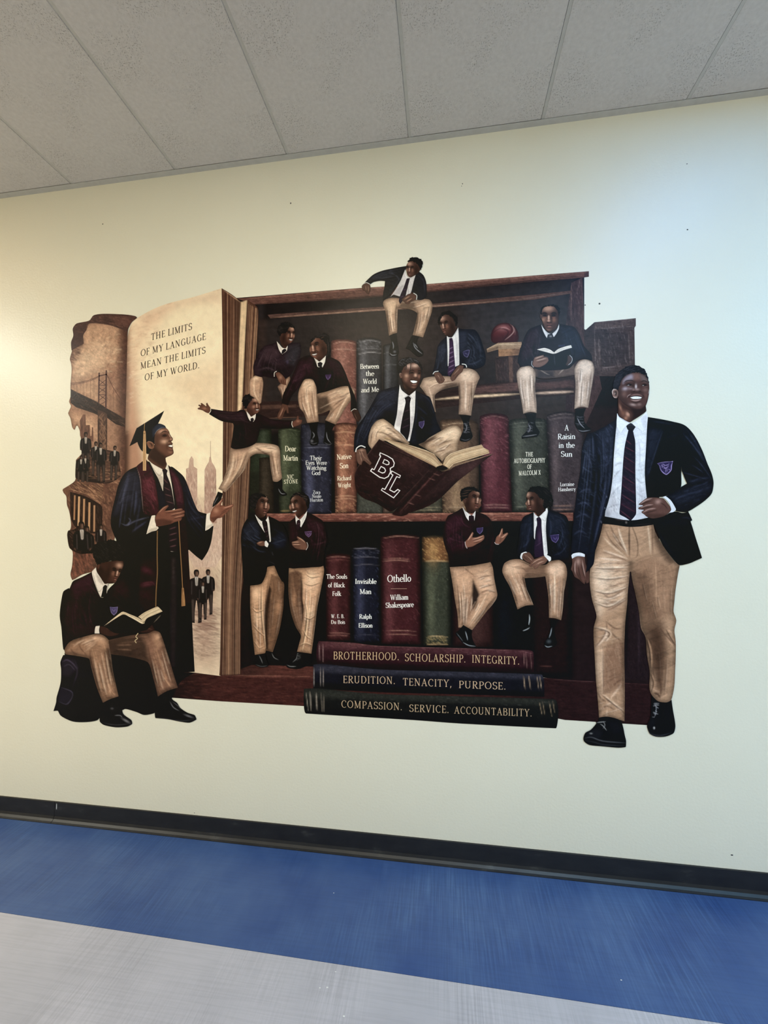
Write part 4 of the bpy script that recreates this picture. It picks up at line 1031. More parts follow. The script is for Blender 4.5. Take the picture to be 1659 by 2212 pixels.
* page f0deb8 r=2 g=.03 m=.035 : 640 440 665 388 720 340 860 265 1000 215 1200 165 1435 92 1440 300 1448 800 1450 1300 1445 1900 1440 2400 1424 3438 1210 3410 1000 3380 900 3000 610 2600 600 1800 605 1300 612 1000 618 700 624 520
g ab785a .95 : 760 900 612 920
g 4a2a1e .95 : 670 900 604 900
p e0b592 .5 20 : 640 440 720 345 860 270 1000 220 900 400 760 600 700 900 680 1300 610 1300
p cfa586 .5 16 : 720 340 1000 215 1200 165 1435 95 1437 220 1200 230 1000 290 800 400
p d9b48c .45 30 : 1000 900 1440 700 1448 1100 1250 1150
p b78c74 .65 40 : 1100 1900 1445 1900 1435 2400 1424 3438 1150 3400 1100 2600
p 8a6254 .55 40 : 1120 2550 1430 2600 1425 3300 1180 3200
p d8b496 .5 18 : 1280 2050 1440 1900 1438 2500 1330 2500
f c09070 .3 1.2 260 -20 9 : 620 440 900 270 900 600 720 1100 620 1400
f f2e0c0 .3 1.2 120 -20 9 : 640 500 860 400 760 800 640 1200
f 9a7060 .35 1 420 70 12 : 1120 1900 1440 1900 1430 2700 1150 2700
f e8c8a8 .35 1 300 15 12 : 1140 2600 1430 2600 1424 3430 1180 3400
f 5a3e38 .3 1 260 10 12 : 1150 2850 1430 2850 1424 3300 1180 3300
f 7a5244 .45 1.2 40 10 30 : 1180 2880 1400 2880 1400 3050 1190 3050
n .05 12 12 0
f b88862 .5 1 50 -20 8 : 700 335 860 258 1200 158 1437 90 1437 110 1200 178 860 280 720 355
t 3c2c24 14.5 .02 .13 : 825.5 543 1183 447 | THE LIMITS
t 3c2c24 14.5 .02 .13 : 736 682 1304 533 | OF MY LANGUAGE
t 3c2c24 14.5 .02 .13 : 734 792 1300 652 | MEAN THE LIMITS
t 3c2c24 14.5 .02 .13 : 770 891 1248 780 | OF MY WORLD.
* skyline c6a690 c r=1.2 m=.1 : 1100 2300 1104 2050 1122 2050 1122 2010 1150 2010 1150 2060 1180 2060 1180 1990 1205 1990 1205 2040 1236 2040 1236 1960 1256 1960 1256 2060 1284 2060 1284 2010 1320 2010 1320 2050 1360 2050 1360 1970 1392 1970 1392 2040 1416 2040 1416 1990 1442 1990 1440 2400 1380 2500 1200 2500
f 9a7464 .45 .7 220 88 8 : 1104 1980 1440 1980 1440 2480 1110 2480
f ecd8bc .4 .7 160 88 8 : 1104 1980 1440 1980 1440 2480 1110 2480
* skyscraper b89480 c r=1 m=.12 : 1130 2100 1128 1650 1150 1640 1158 1570 1175 1540 1192 1565 1195 1630 1225 1650 1226 2100
f 8a6454 .4 .7 120 88 9 : 1130 1560 1225 1560 1225 2100 1130 2100
f e8d0b4 .4 .7 80 88 9 : 1130 1560 1225 1560 1225 2100 1130 2100
g c8a890 .6 : 1180 1750 1180 1550
* skyscraper b08a76 c r=1 m=.12 : 1285 2120 1288 1660 1300 1630 1325 1590 1330 1550 1336 1545 1339 1410 1342 1545 1350 1590 1372 1625 1388 1660 1390 2120
f 7a5648 .4 .7 140 88 9 : 1286 1560 1390 1560 1390 2120 1286 2120
f e8d0b4 .4 .7 80 88 9 : 1286 1560 1390 1560 1390 2120 1286 2120
g c4a48c .6 : 1340 1800 1340 1560
b spire a88a74 .9 : 1339 1410 1339 1560
F C
m printed_figure 201819 470 : 1298 280 0
m printed_figure 1d1618 400 : 1398 278 0
m printed_figure 191315 340 : 1353 380 0
F X
* page_edges 5c3828 r=1 m=.12 : 479 623 502 637 521 652 534 648 545 655 557 666 558 700 547 850 541 1000 536 1110 526 1250 521 1300 520 1456 474 1459 476 1415 480 1150 482 850
s 3c2018,9a6e50,4a2a20,ac805c,74492f,2e1812 .85 1.0 44 : 480 625 482 850 480 1150 475 1458 / 556 668 546 850 538 1050 520 1300 519 1456
s c8a078,2e1812 .5 .7 22 : 480 625 482 850 480 1150 475 1458 / 556 668 546 850 538 1050 520 1300 519 1456
p 3c241c .7 2 : 505 645 521 655 518 740 512 900 506 900 508 740
p e2c294 .9 2 : 521 652 534 648 531 700 528 760 522 880 514 890 517 760
p 5a3a2a .4 8 : 525 900 545 900 540 1100 524 1250 520 1456 506 1456 512 1200
l d0a882 .6 1 : 481 626 502 640 520 654
l c89c74 .6 1 : 557 668 550 820
d 3a2018 .5 2
G printed_person|printed graduate in navy gown and cap smiling upward with open hands
F P
* gown 12101b r=1.7 m=.14 : 770 545 700 578 650 632 612 715 592 800 572 880 555 960 553 1050 580 1130 600 1180 600 1300 560 1500 700 1700 740 2000 900 2220 1060 2295 1268 2295 1252 2000 1235 1600 1218 1400 1208 1245 1280 1310 1330 1346 1380 1270 1410 1180 1428 1050 1360 1070 1372 950 1300 925 1260 845 1220 735 1180 640 1130 588 1070 545 1000 560 870 500
p 2a2c48 .75 10 : 690 600 640 680 600 820 570 960 640 930 700 860 790 900 810 700 770 580
e 4a5078 .6 : 690 690 14 80 10
l 5a6288 .5 2 : 620 860 650 830 680 700
l 6a7098 .55 1.4 : 640 1030 690 1045 760 1010 880 975
l 5a6088 .5 1.4 : 700 980 720 1010 680 1050
l 4a5078 .5 2 : 720 1120 760 1080 860 1010
p 07060b .8 10 : 580 1080 700 1090 850 1130 850 1270 700 1290 620 1190
p 1c1e36 .7 8 : 1130 620 1180 660 1240 820 1300 930 1360 960 1340 1010 1220 1000 1190 800
l 3c4468 .5 1.6 : 1190 690 1250 850 1300 935
l 343a5c .5 1.4 : 1220 1000 1300 980 1360 970
p 07060b .85 10 : 1210 1040 1400 1080 1400 1200 1330 1330 1220 1240
p 1c1a34 .6 6 : 950 700 1010 780 1030 880 990 900 960 860
p 080609 .8 12 : 960 1100 1060 1100 1060 2290 900 2200 950 1750
p 0b0a10 .8 12 : 1130 1750 1240 1720 1262 2280 1120 2280
p 2e2023 .75 4 : 1062 1310 1110 1300 1112 1700 1100 2250 1062 2250 1066 1600
e 4e3c3a .5 : 1085 1420 10 90
p 0a0809 .7 5 : 1060 1240 1130 1240 1115 1320 1062 1320
W 05050a,4c5680 .75 1.5 9 : 690 610 600 850 570 1100 / 790 600 800 850 760 1100
W 05050a,3c4468 .7 1.4 7 : 1140 620 1240 860 1370 980 / 1180 800 1200 1000 1330 1200
W 050408,2a2430 .7 1.6 9 : 690 1250 720 1700 900 2200 / 1060 1120 1060 1700 1060 2280
* stole 43101f r=1.5 m=.16 : 770 545 850 480 878 520 928 650 952 800 966 930 940 955 880 960 830 942 815 800 800 650
p 6e2434 .7 5 : 830 660 900 640 940 780 950 860 880 800 830 740
l 8a3848 .5 1.2 : 840 640 880 690 930 740
l 8a3848 .5 1.2 : 850 720 900 760 945 850
l 7a3040 .5 1.2 : 860 820 900 860 930 930
l 200810 .6 1.6 : 840 800 880 850 900 940
l 200810 .6 1.6 : 820 620 870 600 890 560
p 22080f .6 4 : 820 800 880 900 890 960 830 942
l b89a98 .8 .9 : 772 548 800 640 814 790 828 930
f 8a3a4a .35 .8 50 50 8 : 800 600 920 640 960 930 840 940
W 1c060d,7c384a .5 1.2 9 : 790 600 860 800 900 940 / 870 520 930 680 962 900
* stole 250d15 r=1.5 m=.16 : 830 1110 960 1100 958 1400 945 1750 860 1780 790 1700 800 1450 815 1250
e 5a2030 .8 : 860 1430 50 26 20
e 642634 .8 : 860 1550 55 18 -10
e 3c1620 .6 : 850 1640 60 40
l 6e2c3c .5 1.4 : 820 1540 900 1530 930 1560
p 0c0609 .8 8 : 820 1110 960 1100 960 1300 830 1340
* stole 361020 r=1.5 m=.16 : 1040 530 1092 578 1132 640 1166 745 1182 900 1200 1100 1216 1300 1236 1705 1182 1712 1152 1300 1122 950 1092 750 1060 622
p 5a2030 .7 4 : 1060 580 1120 640 1160 750 1168 850 1110 850 1080 700
p 1c0810 .7 5 : 1120 950 1190 950 1230 1700 1190 1705
l 7a3044 .4 1.2 : 1080 600 1130 720 1150 850
* shirt e6dcc8 r=1 m=.05 : 868 472 905 505 960 545 1000 562 1032 524 1046 560 1072 700 1090 830 1100 918 1078 920 1050 800 1030 680 1012 640 1000 700 998 760 960 655 920 580
p b0a08c .7 2 : 940 600 1000 640 1000 760 970 680
l 8a7a6c .7 .8 : 880 505 960 620 1000 572
l 9a8a78 .6 .8 : 1030 545 1046 600
p 8a7868 .6 1.5 : 985 565 1010 560 1010 600
* tie 241720 r=1 : 990 572 1015 560 1036 580 1030 612 1060 690 1080 780 1098 900 1060 920 1040 900 1020 840 1002 700 1000 612
l 6a4044 .8 .9 : 1002 650 1040 690
l 6a4044 .8 .9 : 1004 720 1062 750
l 6a4044 .8 .9 : 1012 780 1076 800
l 6a4044 .8 .9 : 1025 840 1090 860
l 0e0a10 .7 1.2 : 990 600 1030 612
* tie 1e141b r=1 : 1045 1040 1120 1040 1128 1100 1112 1270 1062 1270 1046 1180
l 6a4048 .8 1.1 : 1050 1080 1110 1060
l 6a4048 .8 1.1 : 1050 1130 1116 1110
l 6a4048 .8 1.1 : 1050 1180 1116 1160
l 6a4048 .8 1.1 : 1055 1230 1112 1215
l c0b0a8 .9 1.2 : 1062 1268 1100 1282 1112 1272
F R
* hair 14100f r=.8 : 236 575 370 596 372 705 302 775 244 766
* graduation_cap 15151c r=.9 : 418 326 470 334 520 358 540 392 470 396 410 430 374 490 366 605 300 588 250 592 248 700 244 762 200 740 160 702 120 612 108 540 300 330
p 2b3348 .85 3 : 340 420 420 334 470 340 520 362 538 392 470 394 410 428 372 488 345 520
l 5c6880 .7 .9 : 370 480 410 424 470 390 536 388
p 0a0a0f .7 4 : 110 545 250 480 330 540 250 592 244 760 160 700
* mortarboard 17151a c r=.9 : 0 662 105 395 225 320 512 138 470 230 420 332 345 372 300 420 110 602
l 5a5450 .7 .9 : 105 395 225 320 512 138
p 0b0a0e .7 3 : 0 662 110 602 300 420 420 332 430 300 260 420 120 540
* face 5b3727 r=.55 g=.03 m=.04 : 365 600 372 500 402 440 460 400 520 390 552 402 582 442 592 474 612 512 637 545 633 576 612 592 638 620 630 640 641 664 637 690 649 740 645 770 610 796 560 816 532 832 536 880 550 925 526 990 492 998 418 962 334 912 268 846 290 760 330 700 366 650
p 23120c .88 5 : 368 640 430 720 520 792 562 815 532 838 546 922 500 978 420 936 284 832 300 740
p 43271b .7 6 : 370 500 430 470 440 600 400 680 370 650
e c08e72 .8 : 470 440 50 26 -20
e 9a6850 .7 : 550 430 24 30
e c89a7c .85 : 515 592 52 32
e b8846a .8 : 612 555 16 14
e 8e5e48 .7 : 600 745 34 24
e 7a4c38 .6 : 590 690 24 20
p 2a150e .6 4 : 545 590 566 600 560 660 575 700 550 690 540 640
e 23120c .85 : 515 502 42 20
l 180b07 1 1.2 : 452 478 500 444 545 446 570 462
l 0d0604 1 1.2 : 480 516 520 494 556 508
l 0d0604 .7 .8 : 490 524 550 516
l 180b07 .9 .9 : 582 458 600 480
l 0d0604 .8 .8 : 588 500 600 504
l 8a5c46 .6 .8 : 470 540 520 540 555 528
l d0a084 .7 .8 : 575 470 592 510 612 536
l 150906 .95 1 : 566 590 590 584 606 588
l 2a120d .9 1 : 556 640 590 638 634 622
p f6e8de 1 .7 : 572 656 600 646 630 644 634 668 604 668
l 2a100c .9 .9 : 570 660 600 680 634 684
l 8a4c40 .7 .9 : 590 696 620 702 636 696
l 2e1810 .6 1 : 575 725 610 728 640 720
* ear 74482f r=.6 : 250 605 278 584 322 594 360 625 364 678 334 702 292 692 266 655
p 26120c .9 2 : 290 610 325 615 345 650 330 672 312 640
l b07e62 .8 .9 : 256 608 280 590 320 598 354 626
l a07058 .7 .8 : 340 692 300 684 276 650
F P
b tassel_cord b8925c .8 : 842 176 838 215 840 245
* tassel b88a54 r=1 : 832 240 846 240 850 262 854 400 854 580 826 580 826 400 830 262
s 7a5430,e0bc84 .8 .5 7 : 830 262 826 400 827 578 / 848 262 853 400 852 578
l 4a2e18 .8 1 : 830 262 848 262
* cuff e2d6c2 r=1 : 900 966 932 960 928 1000 938 1040 960 1068 940 1090 900 1100 856 1122 870 1070
p a89a88 .6 2 : 880 1080 950 1060 955 1090 860 1118
* hand 6b3d2d r=.8 : 930 985 955 935 1000 890 1040 872 1046 884 1012 922 1080 914 1140 902 1160 902 1166 914 1130 930 1176 918 1186 934 1150 952 1180 946 1178 968 1140 984 1160 984 1148 1006 1100 1018 1060 1036 980 1052 940 1056
p 3a1c14 .8 3 : 935 1000 1000 990 1080 1010 1060 1034 985 1050 940 1054
l a8745a .8 1 : 960 940 1000 900 1038 878
l a8745a .8 1 : 1010 930 1090 918 1156 906
l a07058 .7 1 : 1060 955 1130 940 1176 928
l a07058 .7 1 : 1090 980 1140 968 1174 956
l 2a120c .9 .8 : 1020 942 1090 932 1140 924
l 2a120c .9 .8 : 1060 968 1110 958 1150 952
l 2a120c .9 .8 : 1080 996 1120 984 1150 978
* cuff e2d6c2 r=1 : 1370 950 1402 938 1400 990 1410 1020 1428 1042 1390 1076 1358 1092 1362 1020
p b0a290 .6 2 : 1370 1050 1425 1030 1425 1045 1360 1090
* hand 74432f r=.8 : 1398 960 1420 905 1450 870 1480 838 1502 812 1512 824 1490 872 1530 880 1590 864 1602 876 1570 910 1530 950 1496 980 1460 988 1430 1022 1400 1005
e a06e52 .7 : 1450 920 24 26
p 3a1c14 .7 3 : 1400 980 1450 970 1500 960 1460 990 1430 1020
l b8846a .8 .9 : 1450 880 1480 850 1504 818
l b8846a .8 .9 : 1510 900 1560 885 1596 870
l 2a120c .8 .8 : 1490 940 1530 915 1580 890
l 2a120c .8 .8 : 1480 960 1510 940 1546 920
l 2a120c .8 .8 : 1478 880 1496 886
b honour_cord 8e6a44 2.0 : 950 1092 948 1300 950 1450 940 1600 936 1742
b honour_cord 3a2416 .5 : 951 1092 949 1300 951 1450 941 1600 937 1742
b honour_cord 8a623e 1.8 : 1132 1008 1142 1200 1156 1420 1166 1600
* tassel a8743c r=1 : 1158 1580 1174 1580 1182 1650 1188 1732 1156 1736 1156 1650
s 6a4420,d0a060 .8 .5 6 : 1160 1584 1158 1660 1158 1732 / 1172 1584 1182 1660 1186 1730
G printed_person|printed student with curly hair in maroon sweater sitting and reading a black book
F C
* chair_back 140c0f r=2 : 200 440 150 470 130 560 118 680 132 780 140 880 150 970 200 990 260 700
* dark_seat 0d090b r=2 : 160 1000 380 1000 900 1030 1130 1160 1290 1168 1180 1230 1130 1300 1085 1392 1010 1450 945 1515 850 1536 780 1510 690 1484 650 1500 560 1550 450 1562 200 1300
e 1e1516 .6 : 750 1250 150 100
* backpack 15111a r=1.5 m=.16 : 150 1018 220 1032 300 1058 380 1100 420 1250 490 1430 472 1540 440 1582 350 1597 230 1592 130 1545 102 1500 64 1502 86 1430 92 1380 125 1260 130 1150 124 1080
p 2a2434 .6 6 : 140 1060 230 1050 270 1130 200 1200 140 1180
l 564a68 .6 1.4 : 140 1080 180 1060 230 1090 270 1140
l 4a4058 .6 1.2 : 150 1120 200 1100 250 1150
p 221e30 .7 3 : 120 1300 230 1340 190 1440 110 1420
l 5a5470 .6 1 : 125 1295 230 1345 185 1440 110 1420
l 3a3248 .5 1.5 : 250 1060 270 1160 230 1300
p 07060a .8 8 : 250 1250 420 1250 480 1480 350 1590 200 1590
* sweater 1c0a11 r=1.6 m=.16 : 398 300 310 345 235 380 212 425 190 480 160 560 140 680 150 760 160 830 146 880 150 965 180 1000 205 905 300 868 425 848 480 866 560 892 720 870 850 835 830 700 815 650 780 590 748 500 716 425 690 380 640 345 590 400 540 450 500 520 470 520 430 430
p 42182a .75 9 : 300 350 390 310 420 420 330 480 250 520 220 430
p 34141f .6 8 : 590 390 660 370 710 440 700 520 600 480
p 30121e .6 10 : 180 600 260 520 300 620 250 740 170 760
l 4e2434 .5 1.5 : 330 380 400 440 470 530
l 0c0508 .8 2.5 : 350 480 300 600 320 720 420 760
l 3a1a26 .5 1.5 : 200 760 300 780 420 790
p 0b0508 .8 8 : 480 540 740 540 780 660 640 680 500 760 440 740
p 2a1019 .6 6 : 170 800 300 760 430 770 420 830 280 860
f 4a2030 .35 .8 90 60 8 : 200 400 420 400 420 820 160 860
W 080306,4a2434 .7 1.5 9 : 230 400 160 620 160 900 / 400 420 380 650 430 800
W 080306,3c1c28 .6 1.4 6 : 600 400 700 500 770 620 / 500 520 600 600 700 660
* face 2f1711 r=.6 g=.04 m=.05 : 445 242 470 228 520 214 600 202 662 202 670 240 652 290 640 312 628 340 606 384 580 400 540 402 538 420 505 412 470 370 450 330 432 275
p 190b08 .8 5 : 450 240 520 300 530 390 500 410 460 350
v .6 -1 1 : 616 294 594 398
* ear 4a281c r=.8 : 438 240 452 228 464 240 460 270 446 278
* hair 141110 r=1.2 m=.25 : 402 150 396 110 428 60 478 40 520 30 560 20 620 38 660 66 690 110 694 150 684 190 650 208 600 202 520 214 470 230 445 246 424 205 408 172
f 2c2827 .7 .8 130 40 7 : 410 110 480 50 600 30 690 120 660 180 500 200 430 200
f 060505 .7 1 90 -40 9 : 410 110 480 50 600 30 690 120 660 180 500 200 430 200
* shirt e4dacb r=1 m=.05 : 396 300 432 262 438 300 470 350 505 404 538 400 532 450 520 506 508 455 470 518 440 450 410 370
p a89c90 .7 2 : 430 310 480 370 500 420 450 380
l 7a6e66 .7 .8 : 405 310 450 470 505 412
p 9a8c84 .6 1.5 : 505 410 538 402 528 470
* tie 0f0b10 r=1 : 492 432 510 412 530 425 524 450 524 520 474 520 488 460
* crest 4b4070 r=.8 : 550 602 585 606 620 602 612 650 586 676 562 652
l 8a7fb0 .9 .7 : 552 604 585 608 618 604 611 648 586 674 563 650 552 604
l 7a70a4 .8 .7 : 568 620 585 640 602 620
* trousers 8f6d50 r=1.6 m=.10 : 160 970 205 905 300 868 420 838 490 846 540 890 556 960 575 1140 600 1260 626 1375 560 1396 492 1430 440 1300 392 1130 372 1050 280 1028 170 1012
p b8916e .8 8 : 330 870 420 850 500 860 540 930 480 940 440 900 380 950 340 920
e d8b48e .7 : 440 870 60 20 10
l c8a47e .6 2 : 230 930 330 890 400 880
l 6a4c36 .7 2 : 210 960 240 1000 290 1020
l 6a4c36 .7 1.6 : 280 910 300 960 350 1020
l 5a3c2a .8 2 : 380 960 385 1060 420 1180 470 1350
l b08a68 .6 1.6 : 410 1000 440 1150 500 1340
l c8a27c .6 1.5 : 500 920 540 1100 590 1300
p 5a3f2e .6 5 : 510 960 560 980 590 1150 560 1180 530 1080
l 7a5a42 .6 1.4 : 460 1000 490 1120 540 1280
l b8906c .7 1.4 : 520 1240 560 1320 600 1370
l 5a3e2c .6 1.6 : 480 1300 520 1380 560 1390
n .08 3 30 10
f c09a74 .35 .9 50 72 18 : 380 980 540 900 620 1370 490 1420
W 5a3f2e,ead2b0 .75 1.3 7 : 200 960 300 890 440 860 / 290 1030 370 1000 480 900
W 5a3f2e,ead2b0 .8 1.5 7 : 390 1060 440 1280 492 1420 / 545 930 580 1150 622 1370
p 3a281c .6 7 : 500 980 550 960 600 1250 560 1200
* trousers 7e5c45 r=1.6 m=.10 : 540 890 720 850 880 830 932 808 980 822 1004 870 1062 1050 1100 1180 1138 1300 1042 1330 966 1376 930 1230 880 1080 700 1030 560 1010
p 2e2119 .85 8 : 540 900 720 870 820 860 870 940 880 1060 700 1030 570 1010
p 4a3627 .6 8 : 620 880 780 870 820 960 640 980
p a8805f .75 6 : 920 830 980 840 1010 930 960 960 930 900
e d0a880 .6 : 965 860 20 26 20
l 54392a .7 2 : 880 930 900 1050 940 1200 990 1330
l b08864 .6 2 : 950 960 1000 1120 1060 1280
l 6a4a36 .6 1.6 : 990 960 1050 1140 1110 1290
l c09870 .6 1.4 : 1010 1200 1080 1300
n .08 3 30 -18
f b08a66 .35 .9 40 70 18 : 900 900 1000 880 1130 1300 970 1370
W 5a3f2e,ead2b0 .8 1.5 8 : 885 960 930 1200 968 1366 / 1000 880 1060 1060 1134 1296
W 3a281c,8a6a50 .7 1.5 6 : 560 990 700 1010 880 1050 / 640 880 800 850 920 840
* cuff e0d6c8 r=1 : 430 770 465 766 458 800 462 832 420 832 422 800
* hand 2e1812 r=.8 : 462 768 510 775 560 785 605 768 610 780 580 800 690 768 692 782 640 830 600 850 540 856 470 830
l 6a402e .7 1 : 520 790 570 792 604 774
l 5a3424 .7 1 : 590 820 640 800 688 774
l 120806 .8 .9 : 540 815 600 800
* hand 2a1510 r=.8 : 800 802 860 772 910 745 938 800 900 822 830 826
l 5a3424 .7 1 : 830 800 880 790 920 800
* shoe 0d0d0f r=1 : 492 1430 620 1390 650 1460 668 1528 735 1578 744 1612 700 1636 600 1642 500 1622 464 1592 466 1540
e 8a8a90 .7 : 690 1585 36 10 30
e 5a5a60 .7 : 570 1480 14 10
l 7a7a80 .7 1 : 590 1540 640 1540 660 1560
l 4a4a50 .6 1 : 480 1600 600 1622 730 1610
* shoe 0d0d0f r=1 : 965 1376 1060 1340 1090 1400 1130 1430 1160 1475 1220 1515 1282 1536 1299 1574 1240 1602 1150 1592 1050 1572 944 1562 940 1510 980 1450
e 8a8a90 .6 : 1230 1545 36 8 20
l 7a7a80 .7 1 : 1070 1420 1100 1470 1150 1500
l 5a5a60 .7 1 : 1090 1420 1130 1450 1170 1490
l 4a4a50 .6 1 : 960 1555 1150 1585 1290 1575
* book_cover 100b0b r=1 : 504 772 660 652 835 745 770 800 700 830 600 830 545 800
l 6a5a4c .7 .8 : 504 772 660 652
* book_cover 14100f r=1 : 830 745 996 666 985 690 930 742 870 800 800 815 780 795
l 8a7c68 .7 .8 : 930 740 992 672
* book_pages d2bd98 r=.8 : 500 768 655 646 720 665 800 700 845 735 850 745 822 747 740 700 662 668
s 7a6648,f0e0c0 .6 .5 8 : 655 648 760 685 845 738 / 600 710 662 672 822 747
* book_pages cbb48c r=.8 : 796 690 850 650 962 600 1006 642 940 670 870 702 848 745 836 735 820 705
s 7a6648,f0e0c0 .6 .5 7 : 800 690 860 650 962 602 / 845 735 900 690 1004 642
l 3a2a1c .8 1 : 825 730 840 738 856 724
b bookmark c8b28c 1.6 : 795 830 775 860 790 875 768 895 780 915
G printed_person|printed student in maroon sweater with both arms spread wide stepping off the page
F P
* shoe 101013 r=1 : 1466 758 1506 772 1492 828 1440 878 1420 892 1424 860 1450 800
l 7a7a80 .7 .7 : 1470 800 1440 850 1428 872
F E
* shoe 0e0e10 r=1 : 368 160 436 138 442 180 440 225 462 250 482 268 478 280 440 286 405 262 380 240
l 8a8a90 .8 .7 : 405 220 430 262 470 268
F D
* trousers b49474 r=1.3 m=.08 : 355 1388 500 1380 570 1348 700 1355 764 1375 780 1420 786 1550 796 1650 758 1682 720 1676 700 1560 688 1455 580 1440 512 1480 480 1570 380 1690 310 1772 248 1742 300 1640 335 1520
p e0c49e .8 6 : 520 1380 600 1360 740 1375 770 1430 720 1430 600 1410 520 1430
l e8d0ac .8 2 : 380 1440 370 1540 330 1660 280 1740
l 6a4e3c .8 2 : 500 1420 470 1500 420 1600 350 1720
l e0c49c .7 1.4 : 470 1440 430 1560 340 1700
l 7a5c46 .7 1.4 : 420 1420 410 1520 360 1640
l 6a4c3a .8 2 : 560 1380 640 1430 690 1460
l d8bc96 .7 1.4 : 730 1430 740 1540 770 1660
l 7a5a44 .7 1.6 : 700 1400 720 1500 740 1650
p 4e382c .8 4 : 520 1470 580 1440 680 1445 690 1470 600 1460
p 6a4e3e .6 5 : 355 1390 500 1384 540 1370 480 1410 380 1420
W 5a3f2e,ead2b0 .85 1.1 6 : 365 1400 330 1580 256 1735 / 500 1400 460 1590 306 1766
W 5a3f2e,ead2b0 .8 1.1 6 : 520 1400 640 1370 760 1390 / 580 1440 690 1440 770 1430
W 5a3f2e,ead2b0 .8 1.0 5 : 690 1450 705 1560 724 1670 / 772 1420 782 1550 794 1648
* sweater 231318 r=1.3 m=.14 : 182 1052 300 1070 400 1076 440 1062 480 1068 520 1160 570 1100 620 1104 700 1140 800 1150 882 1152 890 1212 760 1226 610 1222 592 1290 572 1348 500 1385 400 1402 356 1386 368 1300 382 1200 368 1176 280 1160 220 1130 166 1096
p 3c222a .6 5 : 200 1060 400 1078 470 1080 500 1150 400 1150 260 1130
p 371f27 .5 5 : 620 1110 720 1145 870 1160 860 1180 700 1180
l 4c3038 .5 1.2 : 410 1090 460 1150 540 1180
p 0f080b .7 6 : 390 1200 470 1200 480 1380 380 1390
l 0f080b .7 1.6 : 600 1150 640 1200 760 1220
l 0f080b .6 1.4 : 380 1180 440 1230
f 4c3038 .35 .7 60 30 7 : 200 1060 480 1080 600 1200 560 1340 380 1390
W 0c0608,4e323c .7 1.1 6 : 190 1070 320 1090 480 1090 / 240 1130 360 1165 480 1170
W 0c0608,442830 .7 1.1 6 : 390 1150 400 1280 380 1390 / 560 1130 590 1250 550 1350
* face 4e2d22 r=.6 g=.04 m=.05 : 492 1042 515 1000 545 958 585 950 603 976 608 1010 614 1040 606 1070 582 1092 566 1100 540 1130 505 1090
p 2a140e .7 3 : 495 1040 540 1060 560 1110 530 1120 500 1090
v .7 1 -1 : 582 1012 588 1090
* hair 171314 r=1 m=.2 : 456 1000 456 955 490 930 540 920 580 945 588 958 545 962 518 1000 496 1042 480 1052 460 1022
f 3a3434 .5 .7 30 20 6 : 456 1000 490 930 580 945 500 1030
* shirt e0d6c8 r=1 m=.05 : 490 1074 515 1100 530 1124 572 1096 566 1140 548 1166 540 1130 525 1160 506 1130
* tie 221a20 r=1 : 526 1136 548 1130 556 1150 544 1166 528 1160
* hand 5a3426 r=.8 : 70 1046 95 1038 74 1024 82 1016 108 1026 94 1008 104 1002 134 1024 148 1042 142 1008 152 1000 164 1022 182 1050 176 1092 145 1086 110 1066 72 1056
e 9a684e .6 : 130 1050 20 12
* hand 5a3426 r=.8 : 888 1165 920 1145 928 1114 940 1114 944 1142 972 1148 966 1176 940 1196 890 1212
e 9a684e .6 : 935 1160 14 10
b cuff d8ccbc 1.3 : 180 1050 182 1070 166 1096
b cuff d8ccbc 1.3 : 886 1160 882 1185 892 1212
G printed_person|printed student in maroon sweater at the left end of the top shelf looking sideways
F D
* trousers ad8c6c r=1.3 m=.08 : 514 832 530 790 570 764 620 770 636 830 628 920 618 1000 600 1010 560 960 520 930
l d8bc96 .8 2 : 560 790 555 900 590 980
l 6a4e3c .7 2 : 620 800 610 900 605 990
e e8d0aa .7 : 570 790 24 16
W 5a3f2e,ead2b0 .8 1.0 5 : 530 800 530 900 575 980 / 628 790 622 920 610 1000
* trousers 8f7058 r=1.3 m=.08 : 760 860 862 768 868 800 842 870 826 960 800 975 786 920
l c8a884 .7 1.4 : 850 790 820 870 805 950
l 5a4030 .7 1.4 : 780 880 800 960
W 5a3f2e,ead2b0 .8 1.0 5 : 770 860 790 920 802 970 / 860 780 838 870 824 960
* sweater 34212a r=1.4 m=.14 : 755 478 700 495 645 512 600 560 562 640 548 700 560 760 620 780 640 770 740 790 860 775 930 650 962 560 955 480 850 490 800 585 760 520
p 4a323a .6 6 : 640 530 740 500 780 580 700 640 620 620
p 1a1014 .8 8 : 640 640 800 700 900 620 940 560 860 760 740 780 620 760
p 35343c .7 8 : 840 520 950 490 960 560 900 680 830 640
l 54404a .5 1.6 : 590 720 680 700 760 740
l 160d10 .7 1.8 : 600 740 700 730 750 760
f 54404a .35 .7 60 50 7 : 600 560 760 500 900 560 860 740 600 740
e 5a4a70 .5 : 845 650 10 14
W 120a0e,5c444c .7 1.1 7 : 640 530 580 660 560 740 / 770 590 760 700 760 780
* face 472920 r=.6 g=.04 m=.05 : 778 400 830 396 862 345 900 358 908 420 892 468 862 492 842 510 828 532 800 512 780 460
p 24120e .7 3 : 780 420 830 440 850 490 830 520 790 490
v .7 1 1 : 880 402 872 490
* hair 171313 r=1 m=.2 : 756 395 762 350 800 312 850 305 890 330 904 358 862 345 832 400 800 398 782 430
f 3c3635 .5 .7 30 20 6 : 756 395 762 350 850 305 900 350 800 400
* shirt ddd4c8 r=1 m=.05 : 752 470 778 500 800 525 830 530 848 504 838 552 798 582 770 540
l 8a8078 .6 .8 : 770 500 800 560
* tie 1e1a20 r=1 : 800 545 826 532 836 550 808 575 792 580
* hand 5a3728 r=.8 : 738 745 768 736 800 760 830 800 834 850 800 840 776 826 758 790
e 9a6c54 .6 : 785 780 16 18
l 24120c .8 .8 : 790 800 800 840
